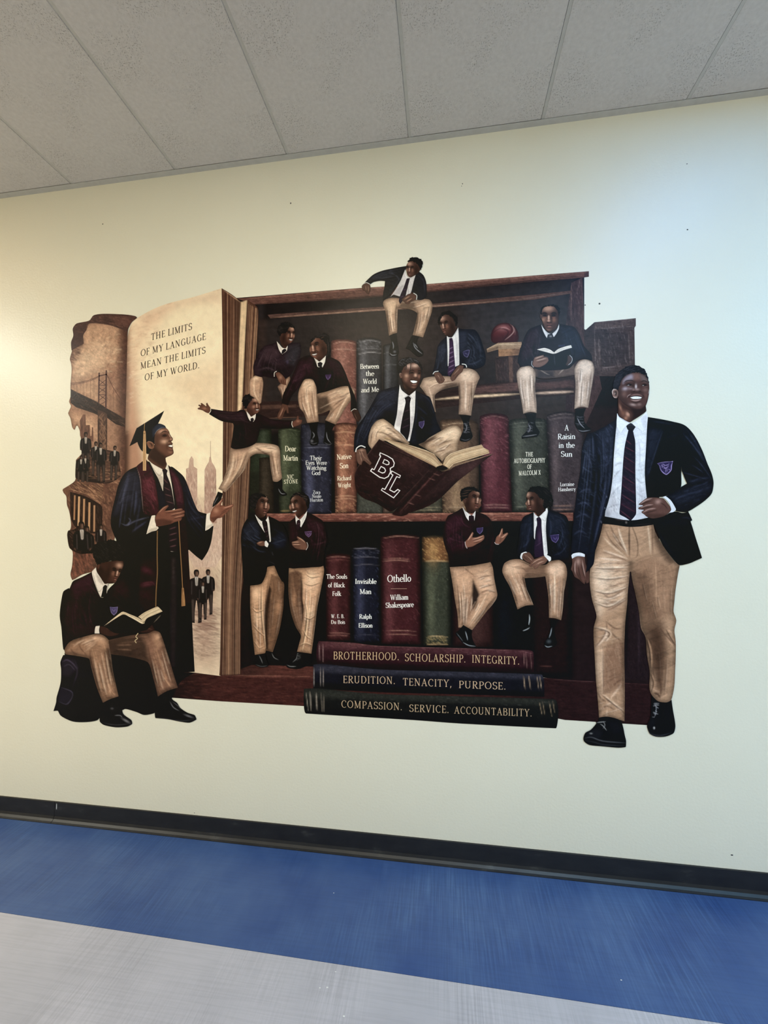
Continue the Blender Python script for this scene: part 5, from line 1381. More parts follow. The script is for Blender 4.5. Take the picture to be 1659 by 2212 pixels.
l 24120c .8 .8 : 806 800 818 846
b cuff d0c6ba 1.4 : 752 728 732 742 730 776
G printed_person|printed student with braided hair in maroon sweater crouching on the top shelf with bent knees
F D
* shoe 0f0f12 r=1 : 1022 1170 1112 1160 1100 1250 1116 1330 1100 1366 1050 1368 1034 1342 1050 1260
l 8a8a90 .8 .8 : 1060 1250 1076 1280 1060 1310
l 6a6a70 .6 .8 : 1040 1345 1070 1355 1104 1345
e 7a7a82 .6 : 1055 1330 12 12
* shoe 0f0f12 r=1 : 1170 1155 1256 1188 1222 1260 1236 1350 1206 1368 1154 1346 1166 1260
l 8a8a90 .8 .8 : 1180 1250 1190 1310 1220 1350
l 6a6a70 .6 .8 : 1160 1340 1200 1362 1232 1350
* trousers ab8a69 r=1.3 m=.08 : 1096 930 1200 895 1340 855 1400 868 1428 912 1404 962 1335 1060 1262 1188 1170 1150 1222 1056 1150 1090 1100 1100
p d8ba92 .8 6 : 1240 900 1370 865 1415 900 1390 950 1320 940
l e4caa4 .7 1.6 : 1390 900 1330 1000 1250 1150
l 5e4434 .8 1.8 : 1280 950 1330 940 1400 900
l 5e4434 .8 1.6 : 1230 1040 1290 990 1370 940
l 6a4e3a .7 1.6 : 1200 1120 1260 1050 1340 980
p 2e2119 .85 6 : 1100 950 1190 940 1220 1040 1140 1095 1100 1090
l e0c49c .6 1.4 : 1210 960 1270 930
W 5a3f2e,ead2b0 .85 1.1 7 : 1200 900 1300 870 1400 880 / 1120 1060 1250 1000 1400 950
W 5a3f2e,ead2b0 .85 1.1 6 : 1220 1060 1200 1100 1180 1150 / 1400 960 1330 1060 1262 1180
* trousers b08f6e r=1.3 m=.08 : 936 962 942 900 962 850 990 800 1040 794 1076 812 1094 865 1100 960 1106 1060 1114 1164 1016 1174 986 1090 950 1042
p dcc09a .8 6 : 980 840 1030 805 1070 830 1060 900 1000 900
l e4caa4 .7 1.8 : 1000 880 1020 1000 1040 1150
l 6a4e3a .7 2 : 960 900 970 1000 1010 1150
l 6a4e3a .6 1.5 : 1060 900 1060 1000 1080 1150
l d8ba92 .7 1.4 : 1080 960 1096 1140
p 6a4e3a .5 4 : 1010 1120 1110 1110 1112 1164 1018 1172
W 5a3f2e,ead2b0 .85 1.2 8 : 945 900 950 1020 1018 1166 / 1088 830 1098 960 1112 1160
W 5a3f2e,ead2b0 .7 1.0 4 : 960 870 990 830 1040 800 / 1000 900 1040 860 1080 830
* sweater 271018 r=1.4 m=.14 : 1062 588 990 600 940 635 910 710 886 765 846 850 806 930 796 1010 850 1022 882 942 942 872 992 800 1060 794 1092 860 1106 920 1180 904 1300 862 1368 858 1390 960 1388 1074 1442 1052 1432 960 1382 840 1336 720 1292 645 1230 612 1180 600 1130 690 1090 650
p 3e1d29 .7 7 : 960 640 1050 610 1060 700 960 800 900 820 900 740
p 371a24 .6 6 : 1190 620 1280 650 1330 760 1280 780 1220 700
p 12080c .8 7 : 1100 700 1240 720 1300 850 1180 890 1110 890
l 54303c .5 1.4 : 880 820 930 800 990 760
l 10070a .7 1.8 : 1000 680 1010 760 960 830
l 10070a .7 2 : 1290 760 1340 840 1370 860
f 54303c .35 .7 70 60 7 : 900 700 1060 610 1100 700 960 850 820 960
p 14090c .7 5 : 1370 880 1430 980 1440 1050 1390 1070
W 0c0508,583440 .7 1.1 7 : 950 640 870 820 800 1000 / 1060 620 990 780 880 960
W 0c0508,482a34 .6 1.1 6 : 1180 620 1180 760 1110 910 / 1280 650 1340 760 1390 1060
* face 563224 r=.6 g=.04 m=.05 : 1040 500 1058 456 1110 438 1156 458 1188 512 1182 580 1152 622 1118 640 1072 612 1046 592 1036 552 1036 528
p 2c1710 .7 3 : 1130 540 1180 510 1180 590 1150 622 1118 638 1100 600
v -.5 1 -1 : 1064 508 1082 628
* hair 171214 r=1 m=.2 : 1040 492 1050 450 1098 420 1150 400 1202 414 1210 480 1216 560 1212 596 1190 602 1186 522 1150 462 1092 442 1060 470
l 4a4040 .6 .7 : 1060 460 1110 420 1150 404
l 4a4040 .6 .7 : 1100 440 1140 420 1190 420
l 4a4040 .6 .7 : 1190 450 1200 520 1200 590
l 6a4a3c .6 .6 : 1130 446 1160 430
* shirt e2dacd r=1 m=.05 : 1074 614 1096 628 1120 646 1150 620 1176 594 1168 650 1146 697 1134 660 1120 694 1104 690 1090 650
l 8a8078 .6 .8 : 1080 620 1110 680
* tie 1c181f r=1 : 1106 658 1128 648 1148 660 1138 690 1110 690
* crest 40284e r=.8 : 1170 758 1222 756 1216 785 1192 804 1176 785
l 6a5088 .8 .7 : 1172 760 1194 800 1220 758
* hand 4f3023 r=.8 : 800 1008 850 1024 856 1092 840 1090 834 1058 816 1090 800 1138 776 1145 756 1132 762 1096 782 1056
l 9a6c54 .7 1 : 810 1040 790 1090 770 1130
l 1e100b .7 .8 : 815 1060 790 1130
* hand 2c1a14 r=.8 : 1400 1072 1450 1058 1482 1130 1456 1168 1436 1150 1412 1110
l 5a3c2e .7 .9 : 1420 1090 1446 1150
b cuff c8beb2 1.2 : 1392 1074 1420 1054 1440 1058
G printed_person|printed student in navy blazer perched on top of the bookcase looking down
F F
* shoe 101014 r=1 : 404 735 466 720 476 800 488 880 470 914 430 918 402 908 404 860 420 800
l 9a9aa0 .7 .8 : 430 790 440 830 436 860
l 9a9aa0 .7 .8 : 405 890 430 910 470 905
e 7a7a80 .6 : 450 880 12 10
* shoe 101014 r=1 : 600 740 662 750 642 800 670 850 697 880 696 912 655 924 608 890 576 862 544 852 570 800
l 9a9aa0 .8 .8 : 610 800 630 850 690 900
l 9a9aa0 .7 .8 : 620 810 650 850
* trousers b39270 r=1.3 m=.08 : 362 436 420 414 490 420 540 440 640 432 700 424 752 432 776 470 770 535 742 620 696 756 650 745 606 736 628 650 646 550 600 520 530 505 478 500 474 600 472 716 440 725 402 742 386 630 370 530 350 470
p d8ba92 .7 6 : 370 450 430 430 470 460 440 540 390 540
p d4b68e .7 6 : 680 450 750 440 765 480 730 540 680 520
l e8d0a8 .7 1.6 : 420 480 420 600 440 710
l 6a4e38 .7 1.8 : 376 500 392 620 410 730
l 6a4e38 .7 1.6 : 470 450 460 540 468 640
l e0c49a .6 1.5 : 740 500 700 620 660 730
l 5e4430 .8 1.8 : 650 520 640 640 620 730
l 6a4e38 .6 1.4 : 690 520 720 500 760 500
p 4a3628 .8 5 : 500 450 620 440 640 520 560 505 490 495
l 6a4e38 .6 1.4 : 700 560 670 640 650 740
W 5a3f2e,ead2b0 .85 1.1 6 : 362 450 378 600 404 735 / 480 430 472 600 470 716
W 5a3f2e,ead2b0 .85 1.1 6 : 650 500 640 620 612 735 / 770 480 740 620 694 752
W 5a3f2e,ead2b0 .8 1.0 5 : 500 450 600 450 700 440 / 560 510 640 510 740 470
* jacket 1c1e26 r=1.3 m=.12 : 552 140 480 152 420 164 340 182 270 212 225 250 186 290 164 316 200 310 235 300 270 278 320 268 366 270 362 320 350 380 348 440 372 420 420 380 460 330 500 270 525 215 545 175
p 34384a .6 5 : 250 240 340 190 420 175 440 200 340 230 270 260
l 4c5064 .5 1.2 : 420 200 470 230 500 280
l 0a0a0e .7 1.6 : 370 260 430 240 460 210
l 3c4052 .5 1.2 : 400 380 460 300 510 220
p 0c0c12 .6 6 : 360 300 420 290 430 350 370 410
W 06060a,4a4e62 .7 1.1 6 : 200 280 340 200 520 160 / 240 290 380 260 520 240
W 06060a,3c4052 .6 1.1 5 : 370 290 360 380 360 420 / 500 240 440 330 420 380
* jacket 1a1c28 r=1.3 m=.12 : 636 212 662 190 700 222 724 290 726 400 700 428 660 436 640 420 626 380 588 362 600 300 616 250
l 3a3e54 .5 1.4 : 650 220 700 270 712 380
p 0a0a10 .6 5 : 610 320 650 330 650 400 610 370
* shirt cfc8c4 r=1 m=.06 : 540 170 552 215 575 240 600 236 632 214 618 260 606 310 590 370 560 402 500 404 440 388 410 412 460 340 500 270 524 212
p 948a8c .6 4 : 480 330 530 300 500 390 440 385
l 7a7074 .6 1 : 560 300 570 390
l f0ece8 .7 1.2 : 540 190 550 230 566 245
* tie 24142a r=1 : 554 250 582 246 570 295 556 350 544 400 520 440 498 468 486 440 500 390 530 320
l 5a3a60 .6 .8 : 520 350 550 340
l 5a3a60 .6 .8 : 500 410 530 400
* face 43271f r=.6 g=.04 m=.05 : 548 150 560 118 585 95 615 98 645 118 676 160 662 190 640 212 610 230 585 240 562 222 552 185
p 20100c .7 4 : 620 120 670 160 650 200 620 220 610 170
v -.3 0 -1 : 580 158 578 234
* hair 121013 r=1 m=.2 : 560 104 588 72 640 64 684 90 692 130 682 166 676 176 660 150 640 120 605 98 575 104
* hand 4e3226 r=.8 : 168 312 200 288 236 298 244 340 228 378 212 376 200 360 186 352 170 340
l 8a6450 .7 .9 : 200 310 205 350
l 8a6450 .7 .9 : 220 310 224 360
l 1e100b .7 .8 : 212 316 214 366
* hand 4e3226 r=.8 : 510 430 560 386 606 376 634 394 632 428 600 446 570 470 545 466 530 450
l a0765c .7 1 : 530 430 580 400
l a0765c .7 1 : 550 450 600 420
l 1e100b .7 .8 : 540 440 590 408
l 1e100b .7 .8 : 562 458 606 430
b cuff cfc8c0 1.4 : 178 296 206 284 238 298
b cuff cfc8c0 1.6 : 612 374 640 394 638 432
G printed_person|printed student in navy blazer with crest and purple tie seated at the middle of the top shelf
F F
* shoe 0f1014 r=1 : 1012 1428 1108 1430 1092 1490 1110 1560 1124 1610 1100 1642 1060 1658 1014 1650 1014 1620 1040 1560 1040 1490
l 8a8a92 .7 .8 : 1060 1500 1072 1540 1050 1580
l 6a6a72 .6 .8 : 1016 1630 1060 1644 1104 1630
f 6a6a72 .5 .7 20 10 6 : 1045 1490 1090 1490 1090 1580 1045 1580
* trousers b2967a r=1.3 m=.08 : 680 1150 700 1110 760 1096 830 1094 900 1086 960 1110 985 1060 1020 1032 1090 1024 1150 1048 1184 1100 1160 1160 1136 1250 1122 1340 1110 1432 1060 1424 1002 1420 1006 1300 1000 1176 930 1190 860 1210 800 1250 796 1320 806 1400 770 1390 742 1290 700 1220 668 1180
p dcc4a4 .8 6 : 1020 1060 1090 1036 1140 1070 1110 1130 1040 1130
p d0b492 .7 6 : 700 1120 780 1100 850 1110 800 1160 720 1160
l eedcc0 .7 1.8 : 1060 1120 1064 1240 1060 1400
l 72583f .7 1.8 : 1110 1130 1110 1260 1092 1410
l 6a5040 .8 2 : 1004 1130 1012 1260 1012 1400
l 6a5040 .7 1.8 : 800 1180 880 1150 960 1130
l e0c8a8 .6 1.6 : 740 1180 770 1280 786 1380
l 6a5040 .7 1.6 : 790 1240 790 1320 800 1390
p 50392d .7 5 : 900 1150 990 1140 1000 1180 900 1200 830 1230
W 5a3f2e,ead2b0 .85 1.2 7 : 1004 1080 1006 1250 1004 1415 / 1140 1070 1130 1250 1108 1425
W 5a3f2e,ead2b0 .8 1.1 6 : 690 1150 780 1110 950 1110 / 760 1240 850 1190 990 1150
W 5a3f2e,ead2b0 .8 1.0 5 : 690 1200 740 1290 774 1385 / 790 1180 790 1300 802 1390
* jacket 1d2437 r=1.4 m=.12 : 990 680 1050 686 1140 690 1180 740 1212 830 1236 920 1226 990 1150 1030 1060 1010 1000 1060 940 1090 880 1090 800 1076 778 1062 792 1000 808 920 818 840 850 790 905 745 950 760
p 323c58 .6 7 : 1000 720 1060 700 1080 760 1050 860 1010 880
p 2e3750 .6 6 : 830 840 880 800 890 880 850 960 820 980
l 4a5878 .5 1.4 : 1080 720 1140 780 1180 870
l 445070 .5 1.2 : 1060 990 1140 980 1210 940
l 0c101c .8 1.8 : 1090 800 1120 900 1080 980
l 0c101c .7 1.6 : 860 940 840 1010 810 1060
p 0e1220 .7 6 : 1010 900 1080 950 1050 1000 1010 990
f 46526e .35 .7 80 50 8 : 1100 700 1180 760 1230 930 1150 1010 1060 980
f 46526e .35 .7 40 100 8 : 820 850 900 760 910 900 800 1050
W 0a0e1a,4c5a7c .7 1.1 7 : 1100 700 1180 800 1225 930 / 1020 760 1100 880 1060 990
W 0a0e1a,44526e .6 1.1 5 : 830 850 810 960 790 1050 / 900 780 900 950 870 1060
* shirt e0dedc r=1 m=.05 : 900 744 920 756 945 755 975 712 998 672 1004 760 1008 990 972 1008 960 960 950 880 930 860 922 1010 908 1000 906 880
l 9a9896 .6 1 : 975 720 985 830 990 980
l 8a8888 .7 .8 : 940 758 998 690
p b8b4b4 .5 3 : 990 800 1006 800 1006 990 975 1000
* tie 3c2446 r=1 : 920 766 945 760 955 790 962 880 972 1020 945 1060 918 1092 906 1062 916 980 922 860
l 8a6a92 .7 .9 : 918 860 954 840
l 8a6a92 .7 .9 : 918 900 958 878
l 8a6a92 .7 .9 : 916 940 962 916
l 8a6a92 .7 .9 : 912 980 966 952
l 8a6a92 .7 .9 : 910 1020 970 990
l 8a6a92 .7 .9 : 912 1060 966 1026
l 1a1020 .6 1.2 : 920 770 950 790
* crest 2e2c50 r=.8 : 1036 882 1070 866 1096 864 1092 900 1076 930 1050 916
l 8078a8 .8 .7 : 1038 884 1068 868 1094 866 1090 900 1074 928 1050 914 1038 884
l 6a6090 .7 .7 : 1052 890 1082 904
* face 3f2820 r=.6 g=.04 m=.05 : 838 612 858 570 905 555 948 590 972 640 990 680 965 715 935 745 905 745 880 728 860 702 845 660
p 1e110d .75 4 : 900 690 960 640 980 690 940 742 890 735
v -.5 0 -1 : 868 640 884 738
* hair 121114 r=1 m=.2 : 830 650 826 600 846 560 880 536 930 532 970 560 992 600 990 650 976 660 962 604 925 566 880 560 850 592 838 630
f 3a3a3e .5 .7 24 60 6 : 830 640 850 550 930 532 990 600 980 650 900 570
* hand 573a2e r=.8 : 786 1062 830 1056 856 1080 884 1120 866 1148 834 1156 810 1130
l a07a64 .7 .9 : 820 1080 850 1120
l 24140f .7 .8 : 810 1100 840 1145
l 24140f .7 .8 : 830 1090 862 1136
* hand 573a2e r=.8 : 940 1082 980 1020 1010 996 1046 1002 1036 1050 1000 1084 970 1124 945 1136 930 1110
l a07a64 .7 .9 : 960 1080 1010 1020
l 24140f .7 .8 : 950 1100 990 1050
l 24140f .7 .8 : 964 1118 1004 1066
b cuff dedcd8 1.6 : 1030 986 1062 992 1072 1016
b cuff dedcd8 1.4 : 780 1074 796 1054 828 1048
G printed_person|printed student in navy blazer sitting cross-legged above the big open book
F G
* trousers b79a78 r=1.3 m=.08 : 304 740 320 670 370 602 430 580 482 610 560 682 660 792 640 802 560 770 450 770 390 780 340 850 304 800
p e0c69e .8 7 : 340 680 400 610 450 610 500 680 460 720 380 720
l eed8b4 .6 1.8 : 400 640 500 700 600 780
l 6a4e38 .8 2 : 360 700 430 700 540 760
l 6a4e38 .7 1.6 : 330 700 325 760 320 800
l 6a4e38 .7 1.6 : 440 640 520 690 600 760
p 5c4432 .6 5 : 440 740 560 750 640 795 520 775
W 5a3f2e,ead2b0 .85 1.2 8 : 320 720 390 620 470 600 / 430 745 540 730 650 780
W 5a3f2e,ead2b0 .7 1.2 4 : 312 780 330 680 400 610 / 380 770 390 700 450 640
* trousers b0936f r=1.3 m=.08 : 736 802 780 770 830 740 920 690 1000 646 1060 638 1098 666 1108 710 1082 770 1064 860 990 890 940 945 870 884 800 840
p e0c69e .8 7 : 900 720 1000 660 1070 655 1095 700 1060 760 960 760
l f0dcb8 .6 1.8 : 860 800 960 720 1050 680
l 5e4430 .8 2 : 760 800 850 760 960 740
l 6a4e38 .7 1.8 : 830 830 930 790 1040 760
l 6a4e38 .7 1.8 : 890 870 960 820 1060 780
l e0c69e .6 1.6 : 900 840 980 800 1060 780
p 3e2c22 .8 5 : 736 802 830 746 880 740 820 790 790 830
f dcc09a .35 .8 40 -30 14 : 800 800 1000 660 1100 700 960 900
W 5a3f2e,ead2b0 .85 1.2 9 : 760 790 860 730 1040 650 / 880 880 980 850 1095 720
W 5a3f2e,ead2b0 .7 1.2 5 : 860 870 930 840 1050 850 / 930 930 980 890 1060 840
* jacket 191d2d r=1.5 m=.12 : 570 288 520 306 480 314 400 342 362 400 312 490 262 570 206 650 182 740 178 870 214 830 250 828 282 842 302 740 342 620 380 585 430 578 520 640 580 690 660 770 700 806 780 782 830 742 932 682 895 600 880 530 860 460 832 392 780 368 705 334 650 400
p 2c3450 .6 8 : 380 380 480 330 540 340 520 440 440 500 380 480
p 2a3148 .6 7 : 300 540 360 480 380 540 320 620 240 700 220 690
l 444f70 .5 1.4 : 300 530 260 620 220 720 200 820
l 3e4868 .5 1.2 : 380 500 330 570 290 680
l 0a0d18 .8 2 : 420 480 380 560 330 600 300 720
p 0b0d16 .8 8 : 430 500 530 520 520 630 440 580
p 0a0c14 .85 8 : 720 420 800 420 860 560 830 740 720 800 700 640
l 343c58 .5 1.4 : 740 360 830 420 870 520
l 343c58 .5 1.2 : 720 400 720 520 710 640
f 3c4668 .35 .7 90 55 8 : 200 800 260 580 400 350 560 300 540 420 380 560 280 820
W 04060c,44507a .7 1.2 8 : 540 310 360 440 190 820 / 560 440 400 560 290 740
W 04060c,38446a .6 1.2 5 : 730 370 840 450 900 620 / 710 560 780 640 880 690
* shirt e6e0da r=1 m=.05 : 574 284 590 330 640 372 655 380 690 352 710 336 708 430 700 560 680 680 660 770 640 772 580 702 526 656 550 540 562 400
p b4a8a8 .6 4 : 560 500 600 520 590 650 540 640
p a89ca0 .6 4 : 670 560 700 560 670 740 650 740
l 8a8082 .7 .9 : 590 420 650 378 696 420
l a09698 .5 1 : 690 400 690 560
* tie 1b121d r=1 : 616 400 650 382 672 402 662 450 664 560 662 680 640 772 610 730 578 690 596 570 624 440
l 4a3040 .6 1 : 610 520 660 500
l 4a3040 .6 1 : 600 600 662 570
l 4a3040 .6 1 : 590 660 660 630
l 3a2c38 .6 1.2 : 620 420 668 410
* crest 3c2f5a r=.8 : 738 606 765 602 786 596 784 630 766 664 742 640
l 8a7ab0 .8 .7 : 738 608 784 598 782 630 766 662 742 640 738 608
F S
* neck 25140e r=.7 : 335 470 350 570 380 640 440 718 510 662 560 590 540 540
e 4a2c20 .6 : 380 610 20 40 -20
* face 4c2d23 r=.55 g=.03 m=.04 : 335 475 345 400 380 350 440 310 500 300 550 320 585 380 593 450 578 530 548 600 505 642 455 632 400 592 355 540
p 22120d .85 5 : 345 500 400 560 455 612 505 630 560 580 540 612 505 644 440 632 380 570
p 2a1711 .75 5 : 560 350 600 420 582 530 545 605 545 500
e c09a88 .85 : 430 345 30 30
e c69e88 .85 : 512 340 44 26
e b88a6e .8 : 405 470 26 28
e 8a5c48 .6 : 400 520 26 28
e d0a084 .85 : 520 462 18 22
e 8e5e4a .7 : 565 478 16 24
e 1a0d09 .8 : 470 430 34 18
e 1a0d09 .8 : 570 432 24 16
l 0d0605 1 1 : 436 414 475 398 512 410
l 0d0605 1 1 : 545 408 590 402
l 0a0504 1 1 : 450 438 475 428 500 438
l 0a0504 1 1 : 552 440 585 438
l 0d0605 .95 1 : 488 494 515 500 548 494
l 26130e .7 1 : 480 500 450 528
p f4ebe5 1 .7 : 455 532 500 532 542 540 530 556 495 562 470 552
l 0f0605 .95 .9 : 438 526 470 522 520 526 552 536
l 0f0605 .9 .7 : 455 546 490 570 535 562
l 9a6a5c .8 1.1 : 472 578 505 584 535 574
l 1c0e0a .7 1 : 470 598 520 600
e 7e5646 .7 : 495 616 28 12
* ear 6a4638 r=.6 : 315 440 334 424 354 450 350 492 330 502 318 482
p 26140f .8 2 : 328 450 344 455 338 480
l c09a88 .8 .8 : 320 470 318 445 334 430
* hair 161417 r=.8 m=.2 : 288 400 284 330 310 270 390 238 470 238 540 266 588 320 606 380 606 440 592 424 578 360 540 318 500 298 440 308 380 348 346 398 336 432 308 432
f 4a484c .6 .7 60 30 7 : 290 390 300 290 390 240 470 240 540 270 590 340 540 310 440 300 350 380
l 55535a .7 .7 : 300 320 340 270 400 250
l 55535a .7 .7 : 390 300 420 260 480 250
l 55535a .6 .7 : 500 290 520 268 560 300
b hair_strand 1a181b 1.3 : 420 300 398 345 384 396
b hair_strand 1a181b 1.2 : 402 330 408 360 402 388
b hair_strand 1a181b 1.3 : 462 296 456 360 444 452
b hair_strand 1a181b 1.3 : 578 340 600 400 600 462
F G
* book_block b89468 c r=1 : 426 752 470 738 520 768 700 818 800 850 870 884 930 960 945 975 890 1000 870 990 700 905 600 850
s 6a4830,e0c498,8a6444,d8b888 .8 .7 26 : 440 745 700 822 860 880 930 958 / 400 765 640 870 800 950 882 1000
l ecd4a8 .7 1 : 470 740 700 820 860 880 925 955
* book_block b48e62 c r=1 : 945 975 970 910 1010 880 1100 848 1200 822 1280 802 1300 830 1340 850 1348 876 1200 920 1040 968 1000 1010 970 990
s 6a4830,e0c498,8a6444,d8b888 .8 .7 22 : 948 960 1010 885 1110 846 1280 802 / 1000 1010 1050 966 1200 922 1346 880
l ecd4a8 .7 1 : 950 955 1010 885 1110 848 1280 803
* book_back_cover 331b1b r=1.5 m=.16 : 1000 1022 1050 985 1200 935 1382 880 1350 905 1270 965 1160 1050 1060 1130 920 1268 800 1342 640 1395 620 1400 700 1300
e 5a3636 .5 : 1150 1010 120 40 -35
p 1c0d0e .7 8 : 700 1320 900 1230 1060 1110 1060 1140 920 1270 640 1400
l c8a078 .8 1 : 1004 1020 1050 984 1200 935 1382 880
f 5a3634 .35 .8 90 -40 10 : 1000 1030 1380 890 1060 1130 700 1370
* book_spine 2c1415 r=1.5 m=.16 : 880 1012 935 1036 1002 1020 860 1180 700 1340 640 1402 580 1420 508 1402 560 1342
l 6a3c38 .6 1.5 : 900 1030 740 1200 570 1390
l 8a5a50 .5 1 : 860 1050 920 1070
l 8a5a50 .5 1 : 820 1090 880 1110
l 8a5a50 .5 1 : 700 1230 760 1250
l 8a5a50 .5 1 : 640 1300 700 1320
p 140a0b .7 5 : 880 1012 560 1342 540 1380 600 1330
f 6a403c .4 .8 60 -45 8 : 890 1020 990 1030 620 1400 530 1400
* spine_hollow 1c100e r=1 : 888 996 930 982 988 1000 976 1020 925 1026
l e0c498 .9 1.2 : 880 1000 900 1024 940 1034 985 1022 1004 1000
* book_cover 2a1516 r=1.5 m=.18 : 396 756 430 772 640 872 878 992 882 1010 720 1180 560 1342 490 1380 380 1312 258 1262 200 1200 184 1080 202 1010 250 940 292 890
e 4c2a28 .6 : 640 950 150 60 26
p 160b0c .7 8 : 220 1180 300 1250 490 1370 560 1340 480 1320 300 1200
l 6a4640 .7 1.2 : 396 758 640 872 878 992
l 6a4640 .6 1.2 : 394 758 292 892 202 1010 188 1080
l 0e0708 .8 1.4 : 420 800 640 900 840 996 700 1150 520 1330
l 5a3834 .5 1 : 410 795 640 892 848 990
l 5a3834 .5 1 : 850 1000 700 1160 540 1330
f 5a3632 .35 .8 150 30 8 : 300 900 400 770 870 1000 560 1330 280 1250 200 1180
n .12 5 5 0
* cover_letter e4dcd8 c r=.7 g=.0 m=.0 : 403 868 470 897 515 925 531 960 524 992 497 1008 498 1040 478 1080 443 1098 400 1088 317 1030 334 1004 352 1014 404 904 396 892
* cover_letter 31141a c r=.7 g=.03 m=.05 : 409 877 468 904 508 930 523 962 517 988 488 1004 490 1038 472 1074 442 1090 404 1080 329 1029 337 1015 355 1024 414 902 406 890
* cover_letter e4dcd8 c r=.7 g=.0 m=.0 : 440 926 470 938 487 956 482 976 462 980 424 962
* cover_letter 2a1516 c r=.7 g=.03 m=.05 : 443 934 468 945 479 958 475 970 460 972 433 960
* cover_letter e4dcd8 c r=.7 g=.0 m=.0 : 412 986 446 1003 456 1026 446 1046 424 1052 384 1032
* cover_letter 2a1516 c r=.7 g=.03 m=.05 : 415 995 440 1009 448 1026 440 1039 423 1043 394 1030
* cover_letter e4dcd8 c r=.7 g=.0 m=.0 : 504 1025 584 1068 574 1092 550 1082 492 1190 526 1208 556 1184 580 1198 522 1266 411 1196 424 1174 444 1184 510 1066 494 1054
* cover_letter 31141a c r=.7 g=.03 m=.05 : 508 1034 576 1071 570 1083 546 1073 482 1194 527 1218 557 1194 570 1201 520 1256 420 1194 426 1183 448 1194 520 1063 503 1052
* hand 5a3c30 r=.8 : 198 866 210 846 244 832 280 842 292 890 310 930 332 962 318 982 290 960 266 940 252 950 244 978 218 968 202 930
l a88068 .7 1 : 240 850 262 900 310 950
l a88068 .7 1 : 225 860 240 910 244 950
l 24140f .7 .9 : 250 880 280 920 314 966
l 24140f .7 .9 : 232 880 250 930
e a88068 .6 : 246 850 20 10
b cuff e0dad4 2.2 : 194 866 204 832 240 812 278 826
G printed_person|printed student in dark sweater reading an open book at the right end of the top shelf
F H
* shoe 101216 r=1 : 612 1336 712 1328 704 1420 722 1460 742 1494 720 1532 660 1540 590 1552 586 1530 630 1480 640 1400
l 9a9aa4 .7 .8 : 640 1420 660 1460 640 1500
l 9a9aa4 .6 .8 : 592 1532 660 1524 720 1514
f 6a6a74 .5 .7 16 10 6 : 635 1410 690 1410 690 1490 630 1490
* shoe 101216 r=1 : 1050 1292 1142 1286 1122 1340 1124 1390 1150 1440 1182 1462 1182 1486 1100 1496 1066 1468 1044 1420 1046 1360
l a8a8b4 .8 .8 : 1066 1370 1090 1420 1130 1462
l 9a9aa4 .6 .8 : 1070 1474 1110 1486 1178 1478
f 6a6a74 .5 .7 16 10 6 : 1050 1360 1110 1360 1120 1440 1060 1440
* trousers 5a4a42 r=1.3 m=.1 : 680 940 800 950 900 930 1040 900 1066 1000 900 1026 760 1034 690 1010
p 20202a .7 5 : 720 960 860 970 860 1020 720 1030
l a89a88 .6 1 : 900 1000 960 940 1010 910
l a89a88 .5 1 : 720 940 800 990 830 1000
* trousers b5a08a r=1.3 m=.08 : 542 990 570 942 620 920 672 930 702 975 706 1040 700 1100 714 1240 716 1330 660 1320 600 1336 582 1220 556 1100
p dccbb4 .8 6 : 570 970 620 936 670 960 650 1030 590 1030
l ece0cc .7 1.8 : 630 1030 640 1160 650 1300
l 6c5a4e .7 1.8 : 570 1050 600 1180 616 1320
l 6c5a4e .8 2 : 690 960 690 1080 704 1300
l cbb8a0 .6 1.4 : 600 1050 620 1180 632 1300
f dccbb4 .35 .8 30 80 14 : 560 990 690 960 712 1320 600 1320
W 6a584c,f0e6d4 .85 1.2 8 : 550 1000 565 1150 604 1330 / 694 960 700 1120 712 1325
* trousers b5a08a r=1.3 m=.08 : 1042 950 1080 882 1140 864 1194 890 1214 950 1200 1050 1190 1110 1160 1286 1100 1276 1040 1296 1046 1200 1050 1080
p dccbb4 .8 6 : 1080 910 1140 880 1190 910 1180 990 1100 1000
l ece0cc .6 1.8 : 1100 1000 1090 1120 1080 1270
l 6c5a4e .7 1.8 : 1060 980 1066 1120 1056 1270
l 6c5a4e .8 2 : 1190 950 1170 1100 1150 1270
f dccbb4 .35 .8 30 98 14 : 1060 950 1200 930 1150 1270 1050 1280
W 6a584c,f0e6d4 .85 1.2 8 : 1052 960 1052 1120 1046 1285 / 1204 950 1180 1120 1156 1280
* sweater 221a26 r=1.4 m=.12 : 756 564 700 584 645 612 604 690 570 790 552 880 578 932 660 922 700 944 760 962 900 960 1000 942 1060 880 1130 866 1196 880 1184 820 1126 752 1084 650 1040 588 980 572 908 560 890 640 830 692 770 624
p 3a2230 .7 8 : 640 640 720 600 740 680 680 800 600 860 590 800
p 232a3e .7 8 : 920 590 1020 590 1080 700 1120 800 1060 840 960 780
l 4a3442 .5 1.4 : 620 720 660 780 700 880
l 0e0c14 .7 2 : 700 700 690 800 740 880
l 3a4258 .5 1.4 : 1040 620 1090 740 1140 830
l 0e0c14 .7 2 : 1000 700 1040 800 1030 880
p 0e0d14 .7 6 : 760 830 1000 830 1000 930 760 940
f 4a4050 .3 .7 80 60 8 : 600 680 760 580 760 800 600 900
W 0a080e,4a3848 .7 1.2 7 : 650 620 600 760 570 900 / 760 600 740 760 700 930
W 0a080e,3c465e .7 1.2 6 : 930 580 960 720 1000 820 / 1060 620 1110 740 1160 860
* face 44302b r=.6 g=.04 m=.05 : 752 484 764 432 800 406 860 408 898 452 908 520 896 580 868 612 825 628 790 604 768 548
p 211617 .8 5 : 850 410 900 450 906 520 890 590 850 610 840 500
p 1a1012 .6 4 : 790 590 830 600 868 590 830 628
v 0 -1 -1 : 824 490 826 622
